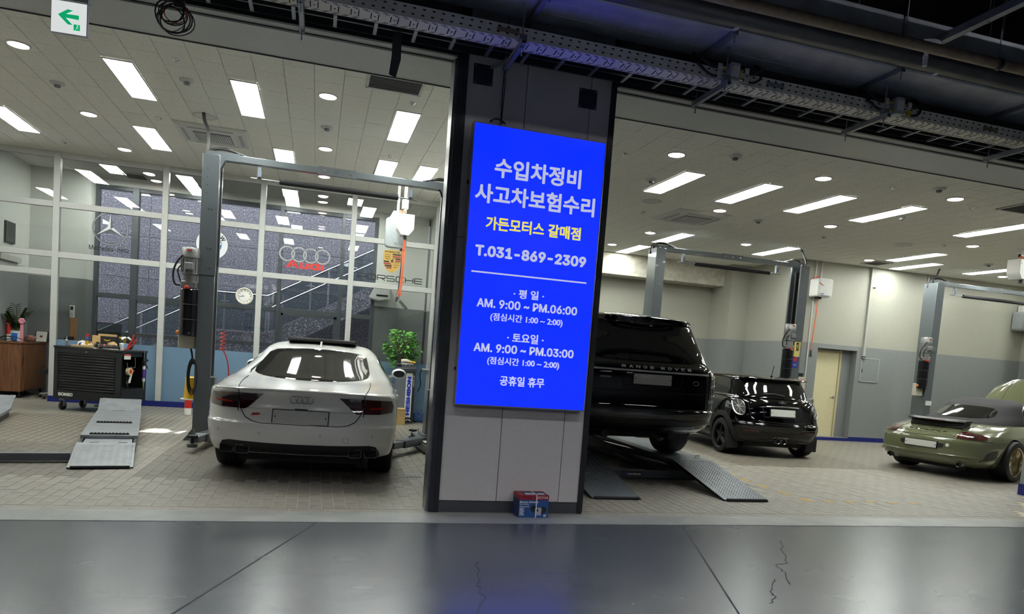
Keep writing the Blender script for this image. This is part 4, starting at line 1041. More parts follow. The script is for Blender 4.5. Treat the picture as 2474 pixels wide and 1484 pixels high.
MB().cyl((.88, 1.3, 0), (.88, 1.3, .05), .018, n=10).obj('floor_foot', m_dark, S2)
# ================================================================== cars
def pchip(xs, ys):
    n = len(xs); h = [xs[i + 1] - xs[i] for i in range(n - 1)]; d = [(ys[i + 1] - ys[i]) / h[i] for i in range(n - 1)]
    m = [d[0]] + [0] * (n - 2) + [d[-1]]
    for i in range(1, n - 1):
        if d[i - 1] * d[i] > 0:
            w1, w2 = 2 * h[i] + h[i - 1], h[i] + 2 * h[i - 1]; m[i] = (w1 + w2) / (w1 / d[i - 1] + w2 / d[i])
    def f(x):
        i = max(0, min(n - 2, next((k for k in range(n - 1) if x <= xs[k + 1]), n - 2)))
        t = (x - xs[i]) / h[i]
        return (ys[i] * (1 + 2 * t) * (1 - t) ** 2 + ys[i + 1] * t * t * (3 - 2 * t) + h[i] * (m[i] * t * (1 - t) ** 2 - m[i + 1] * t * t * (1 - t)))
    return f
def loft(rows, sub=5, bump=None, seg=(9, 10, 9), close_top=True, close_bottom=True):
    """body shell from horizontal slices. row = z, half width, rear y, front y, rear corner depth, rear exponent, front corner depth, front exponent"""
    n = len(rows); T = list(range(n)); F = [pchip(T, [r[k] for r in rows]) for k in range(8)]
    b = MB(); R = []
    N = (n - 1) * sub + 1
    for q in range(N):
        t = q / sub; z, w, yr, yf, Lr, nr, Lf, nf = [f(t) for f in F]
        k_ = min(1.0, .96 * (yf - yr) / (Lr + Lf)); Lr *= k_; Lf *= k_
        half = []
        for i in range(seg[0] + 1):
            a = PI / 2 * i / seg[0]; x = w * math.sin(a) ** (2 / nr); y = yr + Lr * (1 - math.cos(a) ** (2 / nr)); half.append((x, y))
        for i in range(1, seg[1]):
            half.append((w, yr + Lr + (yf - Lf - yr - Lr) * i / seg[1]))
        for i in range(seg[2] + 1):
            a = PI / 2 * (1 - i / seg[2]); x = w * math.sin(a) ** (2 / nf); y = yf - Lf * (1 - math.cos(a) ** (2 / nf)); half.append((x, y))
        if bump: half = [(x + bump(x, y, z) * (x / max(w, .01)), y) for x, y in half]
        ring = [(x, y, z) for x, y in half] + [(-x, y, z) for x, y in half[-2:0:-1]]
        R.append(ring)
    b.rings(R, True); return b
class Car:
    def __init__(s, name, label, loc, rz): 
        s.t = thing(name, label, 'car', loc, rz); s.bvh = []
    def shell(s, mb, name, mat, smooth=50, cut=None, label=None):
        me = mb.mesh(name, smooth=smooth); 
        if cut: me = boolean_cut(me, cut, mat)
        o = link(name, me, mat, s.t, label)
        bm = bmesh.new(); bm.from_mesh(me); s.bvh.append(BVHTree.FromBMesh(bm)); bm.free()
        return o
    def hit(s, axis, u, v):
        """project (u,v) onto the shell: 'rear' u=x v=z; 'right'/'left' u=y v=z; 'top' u=x v=y"""
        o, d = {'rear': (Vector((u, -3, v)), Vector((0, 1, 0))), 'right': (Vector((4, u, v)), Vector((-1, 0, 0))), 'left': (Vector((-4, u, v)), Vector((1, 0, 0))), 'top': (Vector((u, v, 4)), Vector((0, 0, -1)))}[axis]
        best = None
        for t in s.bvh:
            h = t.ray_cast(o, d)
            if h[0] is not None and (best is None or h[3] < best[3]): best = h
        if best is None:
            for t in s.bvh:
                h = t.find_nearest(o + d * 3)
                if best is None or h[3] < best[3]: best = h
        n = best[1]
        if n.dot(d) > 0: n = -n
        return best[0], n
    def patch(s, name, mat, axis, outline, off=.004, res=.05, parent=None, depth=.012, label=None, smooth=60):
        P2 = [Vector(p) for p in outline]; n = len(P2)
        dense = []
        for i in range(n):
            a, c = P2[i], P2[(i + 1) % n]; k = max(1, int((c - a).length / res))
            dense += [a.lerp(c, j / k) for j in range(k)]
        x0, x1 = min(p.x for p in dense), max(p.x for p in dense); y0, y1 = min(p.y for p in dense), max(p.y for p in dense)
        pts = list(dense); nb = len(dense)
        def inside(q):
            c = False; j = nb - 1
            for i in range(nb):
                a, e = dense[i], dense[j]
                if (a.y > q.y) != (e.y > q.y) and q.x < (e.x - a.x) * (q.y - a.y) / (e.y - a.y) + a.x: c = not c
                j = i
            return c
        i = x0 + res * .5
        while i < x1:
            j = y0 + res * .5
            while j < y1:
                q = Vector((i, j))
                if inside(q) and min((q - e).length for e in dense) > res * .35: pts.append(q)
                j += res
            i += res
        vs, _, fs, _, _, _ = geometry.delaunay_2d_cdt(pts, [], [list(range(nb))], 1, 1e-6)
        hits = [s.hit(axis, v.x, v.y) for v in vs]
        V = [h[0] + h[1] * off for h in hits]; Bk = [h[0] - h[1] * depth for h in hits]
        b = MB(); fs = [tuple(f) for f in fs]; b.add(V, fs)
        cnt = {}
        for f in fs:
            for a, c in zip(f, f[1:] + f[:1]): cnt[(a, c)] = 1
        rim = [(a, c) for a, c in cnt if (c, a) not in cnt]
        b.add([V[a] for a, c in rim] + [V[c] for a, c in rim] + [Bk[c] for a, c in rim] + [Bk[a] for a, c in rim],
              [(i, i + len(rim), i + 2 * len(rim), i + 3 * len(rim)) for i in range(len(rim))])
        me = b.mesh(name, smooth=smooth)
        return link(name, me, mat, parent or s.t, label)
    def seam(s, name, mat, axis, pts, r=.004, parent=None, off=.0, res=.04, close=False):
        Q = []
        for a, c in zip(pts, pts[1:]):
            a = Vector(a); c = Vector(c); k = max(1, int((c - a).length / res)); Q += [a.lerp(c, j / k) for j in range(k)]
        Q.append(Vector(pts[-1]))
        P = []
        for q in Q:
            h = s.hit(axis, q.x, q.y); P.append(h[0] + h[1] * off)
        return MB().tube(P, r, 6).obj(name, mat, parent or s.t)
    def letters(s, name, txt, mat, axis, c, w, h, off=.004, bold=.0, spacing=1.0, parent=None):
        p, n = s.hit(axis, *c); up = Vector((0, 0, 1)); right = up.cross(-n) if False else Vector((1, 0, 0)) if axis == 'rear' else Vector((0, 1, 0))
        up = (up - n * up.dot(n)).normalized()
        right = up.cross(n).normalized()
        return lettering(name, txt, mat, parent or s.t, p + n * off, right, up, w, h, bold, .004, spacing=spacing)
    def on(s, axis, u, v, off=0.0):
        p, n = s.hit(axis, u, v); return p + n * off, n
def boolean_cut(me, cutters, mat):
    """difference of the shell and wheel-arch cutters; cut faces take the dark liner material"""
    a = bpy.data.objects.new('a', me); COL.objects.link(a); me.materials.append(mat); me.materials.append(m_liner)
    cm = cutters.mesh('c', smooth=0); cm.materials.append(m_liner)
    c = bpy.data.objects.new('c', cm); COL.objects.link(c)
    md = a.modifiers.new('b', 'BOOLEAN'); md.object = c; md.operation = 'DIFFERENCE'; md.solver = 'EXACT'; md.material_mode = 'TRANSFER'; md.use_self = True
    dg = bpy.context.evaluated_depsgraph_get(); dg.update()
    out = bpy.data.meshes.new_from_object(a.evaluated_get(dg))
    out.set_sharp_from_angle(angle=math.radians(50))
    bpy.data.objects.remove(a); bpy.data.objects.remove(c)
    return out
m_liner = M('wheel_arch_liner', '0c0c0d', .8, noise=0)
m_tyre = M('tyre_rubber', '151516', .62, noise=.08, nscale=40)
m_under = M('underbody_black', '0b0b0c', .7, noise=.1)
m_seam = M('panel_gap', '0a0a0a', .8, noise=0)
m_cglass = M('tinted_car_glass', '0c0d0f', .04, noise=0, spec=.6)
m_pkplast = M('dark_trim_plastic', '17181a', .5, noise=.05)
m_plate_w = M('plate_white', 'c9c9c4', .45, noise=.03)
m_lens = M('red_lens', '3c070c', .08, noise=.1, nscale=25, coat=1)
m_lensd = M('smoked_lens', '2a0509', .08, noise=.12, nscale=25, coat=1)
m_exh = M('exhaust_steel', '8c8d8e', .22, .9, noise=.05)
m_mirror = M('mirror_glass', '1c1e20', .03, noise=0, spec=.8)

def wheel(car, x, y, r, width, rim_r, mat, spokes, s, dish=.0, cap=None, twin=False):
    """s=+1 outer face towards +x"""
    t = MB(); h = width / 2
    prof = [(rim_r, -h), (r * .9, -h), (r * .97, -h * .92), (r, -h * .7), (r, h * .7), (r * .97, h * .92), (r * .9, h), (rim_r, h), (rim_r - .012, h * .9), (rim_r - .012, -h * .9), (rim_r, -h)]
    t.lathe([(a, b) for a, b in prof], (x, y, r), 'x', 40, False)
    g = MB()
    o = t.obj('wheel', m_tyre, car.t)
    gr = MB()
    for k in range(4):
        xx = x + (-.6 + .4 * k) * h * 1.0
        gr.lathe([(r + .0008, -.004), (r + .0008, .004)], (xx, y, r), 'x', 40, False)
    gr.obj('tread_groove', m_liner, o)
    f = x + s * (h * .82 - dish)
    rm = MB(); rm.lathe([(rim_r - .01, -h * .8), (rim_r - .02, h * .85 * 1), (rim_r, h * .97), (rim_r + .004, h * .9)] if s > 0 else [(rim_r - .01, h * .8), (rim_r - .02, -h * .85), (rim_r, -h * .97), (rim_r + .004, -h * .9)], (x, y, r), 'x', 40, False)
    rm.obj('rim_barrel', mat, o)
    sp = MB()
    for k in range(spokes):
        a = 2 * PI * k / spokes + .3
        for da in ((-.11, .11) if twin else (0,)):
            c = Vector((f, y, r)); d = Vector((0, math.cos(a + da), math.sin(a + da))); n = Vector((0, -math.sin(a), math.cos(a)))
            w0, w1 = (.045, .028) if not twin else (.02, .016)
            th = s * .03
            p0 = c + d * .04; p1 = c + d * (rim_r - .008) + Vector((-s * .012, 0, 0))
            A = [p0 - n * w0, p0 + n * w0, p0 + n * w0 * .6 + Vector((th, 0, 0)), p0 - n * w0 * .6 + Vector((th, 0, 0))]
            B = [p1 - n * w1, p1 + n * w1, p1 + n * w1 * .5 + Vector((th * .5, 0, 0)), p1 - n * w1 * .5 + Vector((th * .5, 0, 0))]
            sp.rings([A, B])
    sp.obj('spokes', mat, o)
    MB().lathe([(.065, -.03), (.065, .02), (.03, .035)] if s > 0 else [(.065, .03), (.065, -.02), (.03, -.035)], (f, y, r), 'x', 20).obj('hub', cap or mat, o)
    MB().lathe([(rim_r * .78, -.01), (rim_r * .78, .01), (.02, .012), (.02, -.012)], (x - s * .02, y, r), 'x', 30).obj('brake_disc', m_exh, o)
    return o
def arch(b, y, r, z, w_in, w_out):
    for s in (-1, 1):
        b.cyl((s * w_in, y, z), (s * w_out, y, z), r, n=40)
def plate(car, z, w, h, y_off=.006, axis='rear', cx=0.0, n_rows=0):
    p, n = car.on('rear', cx, z, y_off); up = Vector((0, 0, 1)); up = (up - n * up.dot(n)).normalized(); r = up.cross(n).normalized()
    b = MB(); fr = MB()
    def slab(bb, W, H, d0, d1): 
        q = [r * (W / 2 * i) + up * (H / 2 * j) for i, j in ((-1, -1), (1, -1), (1, 1), (-1, 1))]
        bb.rings([[p + k + n * d0 for k in q], [p + k + n * d1 for k in q]])
    slab(fr, w + .02, h + .02, -.02, .004); slab(b, w, h, 0, .007)
    o = fr.obj('plate_frame', m_pkplast, car.t); b.obj('number_plate', m_plate_w, o, bevel=.002)
    for sx in (-.46, .46):
        c = p + r * (w * sx) + n * .007; MB().cyl(c, c + n * .004, .007, n=10).obj('plate_screw', m_exh, o)
    return o
def mirror_sym(pts): return [(-a, b) for a, b in pts][::-1]
# ---------------------------------------------------------------- white sedan (fastback)
m_wpaint = M('white_car_paint', 'ecece8', .22, noise=.01, coat=1.0)
A = Car('car', 'white four-ring fastback sedan seen from behind in the left bay', (-.115, 7.2, 0), -math.radians(5.2))
rows = [(.235, .86, .30, 4.75, .5, 3.0, .6, 3), (.27, .90, .14, 4.85, .5, 3.0, .6, 3), (.36, .925, .06, 4.93, .5, 3.0, .7, 3), (.43, .935, .03, 4.95, .5, 2.8, .8, 3), (.52, .945, .0, 4.96, .52, 2.8, .9, 3),
        (.575, .95, .0, 4.96, .52, 2.8, .9, 3), (.60, .95, .035, 4.96, .52, 2.8, .9, 3), (.70, .955, .075, 4.95, .52, 2.8, 1.0, 3), (.80, .955, .095, 4.9, .52, 2.8, 1.1, 3), (.875, .945, .085, 4.8, .52, 2.8, 1.2, 3),
        (.905, .925, .075, 4.6, .54, 2.6, 1.2, 3), (.92, .905, .10, 4.4, .58, 2.5, 1.2, 3), (.945, .905, .24, 4.1, .62, 2.4, 1.1, 3), (.975, .89, .45, 3.85, .66, 2.4, 1.0, 3), (1.01, .865, .72, 3.7, .7, 2.4, .9, 3),
        (1.07, .82, .92, 3.55, .75, 2.4, .9, 3), (1.15, .765, 1.17, 3.35, .8, 2.4, .9, 3), (1.23, .72, 1.42, 3.15, .8, 2.4, .9, 3), (1.29, .675, 1.63, 2.95, .75, 2.4, .9, 2.8), (1.34, .62, 1.86, 2.75, .6, 2.4, .7, 2.6), (1.375, .55, 2.05, 2.62, .3, 2.2, .3, 2.4), (1.395, .42, 2.15, 2.5, .2, 2, .2, 2), (1.402, .2, 2.2, 2.4, .1, 2, .1, 2)]
cut = MB(); arch(cut, 1.0, .365, .345, .62, 1.2); arch(cut, 3.92, .365, .345, .62, 1.2)
A.shell(loft(rows, 5), 'body_shell', m_wpaint, cut=cut)
for x, y in ((-.80, 1.0), (.80, 1.0), (-.80, 3.92), (.80, 3.92)): wheel(A, x, y, .345, .265, .25, m_exh, 10, 1 if x > 0 else -1)
MB().box(-.62, .62, .35, 4.6, .17, .30).obj('underbody', m_under, A.t); MB().box(-.7, .7, .8, 4.2, .2, .5).obj('axle_block', m_under, A.t)
rg = [(-.64, 1.0), (-.60, 1.0), (-.30, .965), (0, .955), (.30, .965), (.60, 1.0), (.64, 1.0)]
glass_o = chaikin([(-.635, 1.055), (-.55, 1.02), (-.3, 1.0), (0, .995), (.3, 1.0), (.55, 1.02), (.635, 1.055), (.60, 1.17), (.555, 1.285), (.3, 1.315), (0, 1.325), (-.3, 1.315), (-.555, 1.285), (-.60, 1.17)], 1)
A.patch('rear_window', m_cglass, 'rear', glass_o, .004)
A.patch('quarter_glass', m_cglass, 'rear', [(-.69, 1.035), (-.648, 1.03), (-.61, 1.15), (-.635, 1.12)], .004)
A.patch('window_sticker', m_tagp, 'rear', [(.47, 1.255), (.55, 1.245), (.555, 1.27), (.475, 1.28)], .008)
for s, nm in ((1, 'right'), (-1, 'left')):
    A.patch('side_window', m_cglass, nm, chaikin([(1.62, 1.02), (2.4, 1.0), (3.3, .99), (3.42, 1.0), (2.95, 1.25), (2.5, 1.305), (2.1, 1.27), (1.75, 1.14)], 1), .004, .07)
    A.seam('window_trim', m_exh, nm, [(1.6, 1.015), (2.4, .993), (3.42, .985)], .006)
    for y in (2.15, 3.1): A.seam('door_gap', m_seam, nm, [(y, .98), (y, .4)], .004)
    A.seam('shoulder_crease', m_wpaint, nm, [(.5, .86), (2.0, .84), (4.0, .80)], .006)
    for y in (2.0, 3.0):
        p, n = A.on(nm, y, .80, .02); MB().tube([p + Vector((0, -.11, 0)) - n * .02, p + Vector((0, -.08, 0)), p + Vector((0, .08, 0)), p + Vector((0, .11, 0)) - n * .02], .013).obj('door_handle', m_wpaint, A.t)
    mm = MB(); mm.ball((s * 1.01, 3.28, 1.03), .105, .07, .075, 20, 12)
    mo = mm.obj('door_mirror', m_wpaint, A.t); MB().bar((s * .84, 3.3, .98), (s * .97, 3.29, 1.0), .06, .03).obj('mirror_stalk', m_wpaint, mo)
    MB().prism([(s * (1.01 + .082 * math.cos(a)), 1.03 + .05 * math.sin(a)) for a in [2 * PI * i / 20 for i in range(20)]], 'y', 3.205, 3.222).obj('mirror_glass', m_mirror, mo)
# tail lamps, split by the boot lid
for s in (1, -1):
    f = (lambda P: P) if s > 0 else mirror_sym
    lo = A.patch('tail_lamp', m_lens if s > 0 else m_lensd, 'rear', f([(.60, .715), (.76, .715), (.895, .735), (.905, .80), (.885, .855), (.62, .868)]), .006, .03, label='dark red outer tail lamp')
    A.patch('tail_lamp', m_lensd, 'rear', f([(.365, .868), (.40, .838), (.515, .725), (.545, .712), (.59, .713), (.612, .868)]), .006, .03)
    A.patch('lamp_bar', M('bright_red_lens', 'a02018', .15, noise=.1), 'rear', f([(.66, .765), (.82, .77), (.85, .79), (.67, .782)]), .0085, .02, parent=lo)
lid = [(-.62, .905), (-.605, .80), (-.575, .70), (-.53, .635), (-.46, .60), (-.38, .588), (0, .586), (.38, .588), (.46, .60), (.53, .635), (.575, .70), (.605, .80), (.62, .905)]
A.seam('boot_gap', m_seam, 'rear', lid, .0045)
for s in (-1, 1): A.seam('boot_gap', m_seam, 'top', [(s * .605, .13), (s * .63, .25), (s * .645, .45), (s * .65, .65), (s * .645, .82)], .004, off=.003, res=.02)
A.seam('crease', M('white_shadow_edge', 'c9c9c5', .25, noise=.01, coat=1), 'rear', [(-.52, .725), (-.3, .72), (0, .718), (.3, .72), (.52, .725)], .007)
A.seam('lid_edge', m_wpaint, 'rear', [(-.86, .895), (-.6, .908), (-.3, .915), (0, .917), (.3, .915), (.6, .908), (.86, .895)], .011)
plate(A, .655, .53, .135)
p, n = A.on('rear', 0, .735, .0); MB().box(-.06, .06, p.y - .01, p.y + .03, .725, .742).obj('boot_handle', m_pkplast, A.t)
ring = MB()
for k in range(4):
    P = []
    for i in range(28):
        a = 2 * PI * i / 28; q, n = A.on('rear', -.0765 + k * .051 + .034 * math.cos(a), .83 + .034 * math.sin(a), .006); P.append(q)
    ring.tube(P, .0055, 8, close=True)
ring.obj('four_ring_badge', m_chrome, A.t)
A.patch('sport_badge', m_red, 'rear', [(-.475, .655), (-.40, .66), (-.39, .682), (-.46, .678)], .006, .02)
# lower bumper: diffuser, tail pipes, sensors, tow cover
dif = [(-.80, .245), (-.775, .34), (-.745, .385), (-.68, .40), (-.3, .39), (0, .387), (.3, .39), (.68, .40), (.745, .385), (.775, .34), (.80, .245)]
A.patch('diffuser', m_pkplast, 'rear', dif, .006, .045)
A.seam('diffuser_strip', m_exh, 'rear', [(-.5, .285), (0, .28), (.5, .285)], .006, off=.004)
for x in (-.70, -.545, .545, .70):
    p, n = A.on('rear', x, .315, 0)
    o = MB(); P0 = rrect(x - .068, x + .068, .268, .362, .025); P1 = rrect(x - .058, x + .058, .278, .352, .02)
    o.rings([[(a, p.y + .06, b) for a, b in P0], [(a, p.y - .035, b) for a, b in P0], [(a, p.y - .035, b) for a, b in P1], [(a, p.y + .05, b) for a, b in P1]], True)
    o = o.obj('tail_pipe', M('dark_chrome', '4c4d4f', .25, .85), A.t); MB().prism(P1, 'y', p.y + .0, p.y + .02).obj('pipe_bore', m_liner, o)
for x, z in ((-.78, .50), (-.38, .49), (.20, .49), (.70, .50)):
    p, n = A.on('rear', x, z, .002); MB().tube([p + Vector((.012 * math.cos(a), 0, .012 * math.sin(a))) for a in [2 * PI * i / 14 for i in range(14)]], .0022, 5, close=True).obj('parking_sensor', M('sensor_edge', '8c8c88', .4), A.t)
sq = rrect(.42, .475, .425, .475, .008); A.seam('tow_cover_gap', M('sensor_edge'), 'rear', sq + [sq[0]], .002)
p, n = A.on('top', 0, 1.98); MB().prism([(1.92, p.z - .01), (2.07, p.z - .005), (2.0, p.z + .035), (1.98, p.z + .06)], 'x', -.012, .012).obj('roof_fin', m_wpaint, A.t, bevel=.004)
MB().prism([(2.05, 1.41), (2.08, 1.455), (2.9, 1.425), (2.95, 1.36), (2.3, 1.37)], 'x', -.42, .42).obj('sunroof_panel', M('sunroof_black', '030303', .5, noise=0, spec=.15), A.t, bevel=.01)

# ---------------------------------------------------------------- black SUV on the scissor lift
m_bpaint = M('black_car_paint', '020203', .05, noise=0, spec=.25, coat=.7)
B = Car('car', 'tall black SUV seen from behind on the scissor lift right of the pillar', (3.90, 7.62, .265), 0)
m_clad0 = M('bumper_skirt_black', '0c0c0d', .45)
rows = [(.30, .80, .55, 4.6, .4, 3, .5, 3), (.36, .90, .22, 4.75, .4, 3, .5, 3), (.45, .95, .06, 4.9, .4, 3, .5, 3), (.56, .965, .01, 4.97, .36, 3, .5, 3), (.63, .97, .0, 4.98, .34, 3, .5, 3), (.655, .97, .03, 4.98, .34, 3, .5, 3), (.80, .975, .05, 4.97, .33, 3, .5, 3), (.95, .975, .055, 4.95, .33, 3, .5, 3), (1.05, .97, .06, 4.9, .33, 3, .6, 3),
        (1.12, .955, .075, 4.6, .33, 3, .7, 3), (1.17, .935, .10, 4.2, .33, 3, .8, 3), (1.21, .905, .13, 3.9, .34, 3, .8, 3), (1.30, .875, .17, 3.75, .35, 3, .8, 3), (1.45, .835, .25, 3.5, .36, 3, .8, 3), (1.60, .79, .335, 3.3, .36, 3, .8, 3), (1.68, .76, .355, 3.1, .38, 2.8, .8, 3), (1.72, .735, .33, 3.0, .40, 2.6, .8, 3), (1.745, .71, .335, 2.9, .42, 2.5, .8, 2.6), (1.78, .66, .48, 2.75, .5, 2.4, .7, 2.6), (1.81, .56, .75, 2.5, .5, 2.2, .6, 2.4), (1.825, .38, 1.1, 2.2, .4, 2.2, .4, 2), (1.83, .15, 1.4, 1.9, .2, 2, .2, 2)]
cut = MB(); arch(cut, 1.1, .43, .39, .66, 1.3); arch(cut, 4.02, .43, .39, .66, 1.3)
B.shell(loft(rows, 5), 'body_shell', m_bpaint, cut=cut)
for x, y in ((-.83, 1.1), (.83, 1.1), (-.83, 4.02), (.83, 4.02)): wheel(B, x, y, .39, .285, .26, M('dark_alloy', '3a3b3e', .3, .8), 5, 1 if x > 0 else -1, twin=True)
MB().box(-.55, .55, .6, 4.4, .24, .36).obj('underbody', m_under, B.t); MB().cyl((-.7, 1.1, .38), (.7, 1.1, .38), .07).obj('rear_axle', m_under, B.t)
for x in (-.45, .45): MB().cyl((x, .3, .30), (x, .9, .32), .05, n=14).obj('tail_pipe', m_under, B.t)
B.patch('rear_window', m_cglass, 'rear', chaikin([(-.73, 1.225), (0, 1.205), (.73, 1.225), (.70, 1.40), (.645, 1.62), (.4, 1.655), (0, 1.665), (-.4, 1.655), (-.645, 1.62), (-.70, 1.40)], 1), .005)
B.patch('spoiler_lip', m_bpaint, 'rear', [(-.70, 1.69), (0, 1.71), (.70, 1.69), (.68, 1.73), (0, 1.745), (-.68, 1.73)], .02, .06)
B.patch('high_stop_lamp', m_lensd, 'rear', [(-.18, 1.675), (.18, 1.675), (.18, 1.69), (-.18, 1.69)], .008)
B.seam('glass_gap', m_liner, 'rear', [(-.82, 1.165), (0, 1.15), (.82, 1.165)], .005)
B.patch('chrome_strip', M('bright_strip', 'cfd1d4', .35, .1), 'rear', [(-.80, 1.085), (.80, 1.085), (.80, 1.105), (-.80, 1.105)], .01, .06)
for i, ch in enumerate('RANGE'): B.letters('lettering', ch, M('bright_strip'), 'rear', (-.375 + i * .092, 1.14), .052, .035, .006, .02)
for i, ch in enumerate('ROVER'): B.letters('lettering', ch, M('bright_strip'), 'rear', (.135 + i * .092, 1.14), .052, .035, .006, .02)
plate(B, 1.0, .50, .12, .004)
B.seam('plate_recess', m_seam, 'rear', [(-.42, 1.08), (-.37, .915), (.37, .915), (.42, 1.08)], .006)
B.patch('bumper_skirt', m_clad0, 'rear', [(-.88, .33), (.88, .33), (.93, .42), (.93, .51), (-.93, .51), (-.93, .42)], .004, .06)
B.patch('model_badge', m_chrome, 'rear', [(-.66, .995), (-.53, .995), (-.53, 1.012), (-.66, 1.012)], .006, .03)
p, n = B.on('rear', .60, .985, .004); q = [p + Vector((.04 * math.cos(a), 0, .025 * math.sin(a))) for a in [2 * PI * i / 20 for i in range(20)]]; MB().tube(q, .004, 6, close=True).obj('oval_badge', m_chrome, B.t)
B.seam('tailgate_gap', m_seam, 'rear', [(-.82, 1.08), (-.80, .875), (-.72, .855), (.72, .855), (.80, .875), (.82, 1.08)], .005)
B.seam('bumper_gap', m_seam, 'rear', [(-.9, .66), (0, .652), (.9, .66)], .006)
B.seam('bumper_gap', m_seam, 'rear', [(-.85, .53), (0, .522), (.85, .53)], .005)
m_clear = M('clear_lamp', '9a9490', .1, noise=.2, nscale=30, coat=1); m_amber = M('amber_lamp', '9a6a1a', .12, noise=.2, coat=1)
for s in (1, -1):
    f = (lambda P: P) if s > 0 else mirror_sym
    o = B.patch('tail_lamp', m_lensd, 'rear', f([(.83, .80), (.93, .80), (.945, .98), (.945, 1.13), (.84, 1.13)]), .008, .03)
    for z0, z1, m in ((1.07, 1.12, m_amber), (.965, 1.05, m_lens), (.84, .94, m_lens)):
        B.patch('lamp_cell', m, 'rear', f(rrect(.855, .935, z0, z1, .012, 2)), .012, .025, parent=o)
        c = rrect(.852, .938, z0 - .003, z1 + .003, .014, 2); c = f(c); B.seam('lamp_rim', m_chrome, 'rear', c + [c[0]], .003, parent=o, off=.012)
    B.patch('reflector', M('silver_reflector', '8d8f91', .3, .5), 'rear', f([(.82, .745), (.945, .745), (.95, .785), (.82, .785)]), .008, .03)
    B.patch('side_window', m_cglass, 'right' if s > 0 else 'left', [(.6, 1.23), (3.6, 1.22), (3.1, 1.6), (.75, 1.62)], .004, .1)
    B.patch('exhaust_trim', m_exh, 'rear', f([(.62, .405), (.86, .43), (.84, .445), (.64, .425)]), .006, .03)
    MB().ball((s * 1.06, 3.3, 1.2), .1, .07, .1, 16, 10).obj('door_mirror', m_bpaint, B.t)
MB().box(-.38, -.28, 1.45, 1.6, 1.82, 1.855).obj('roof_aerial', m_pkplast, B.t, bevel=.01)

# ---------------------------------------------------------------- small black hatchback
m_bpaint2 = m_bpaint
C = Car('car', 'small black hatchback with roof spoiler and chrome ringed tail lamps', (7.70, 10.2, 0), -math.radians(6.0))
def flare(x, y, z): return .02 * (math.exp(-((y - .63) / .33) ** 2) + math.exp(-((y - 3.1) / .33) ** 2)) * max(0, 1 - abs(z - .5) / .35)
rows = [(.20, .70, .34, 3.4, .4, 3, .5, 3), (.26, .78, .14, 3.5, .4, 3, .5, 3), (.36, .81, .05, 3.6, .42, 2.8, .5, 3), (.48, .82, .01, 3.66, .42, 2.7, .5, 3), (.56, .825, .0, 3.68, .42, 2.7, .5, 3), (.60, .825, .035, 3.68, .42, 2.7, .5, 3), (.70, .82, .05, 3.66, .42, 2.6, .5, 3), (.80, .81, .065, 3.6, .42, 2.6, .5, 3), (.90, .79, .09, 3.4, .42, 2.5, .6, 3), (.97, .765, .125, 3.1, .42, 2.5, .7, 3),
        (1.0, .745, .155, 2.9, .42, 2.5, .7, 3), (1.02, .715, .19, 2.8, .42, 2.6, .7, 3), (1.12, .69, .25, 2.65, .42, 2.6, .7, 3), (1.22, .665, .315, 2.5, .42, 2.6, .7, 3), (1.31, .635, .36, 2.35, .42, 2.6, .7, 3), (1.345, .615, .37, 2.25, .42, 2.5, .7, 3), (1.37, .58, .42, 2.1, .42, 2.4, .7, 2.6), (1.395, .48, .6, 1.9, .42, 2.2, .6, 2.4), (1.405, .3, .85, 1.6, .3, 2, .3, 2)]
cut = MB(); arch(cut, .63, .345, .305, .52, 1.2); arch(cut, 3.1, .345, .305, .52, 1.2)
C.shell(loft(rows, 5, flare), 'body_shell', m_bpaint2, cut=cut)
m_bw = M('black_alloy', '17181a', .3, .4, noise=.05)
for x, y in ((-.735, .63), (.735, .63), (-.735, 3.1), (.735, 3.1)): wheel(C, x, y, .305, .215, .225, m_bw, 5, 1 if x > 0 else -1, dish=.02)
MB().box(-.55, .55, .3, 3.3, .17, .3).obj('underbody', m_under, C.t)
m_clad = M('wheel_arch_cladding', '1e1f21', .6, noise=.05)
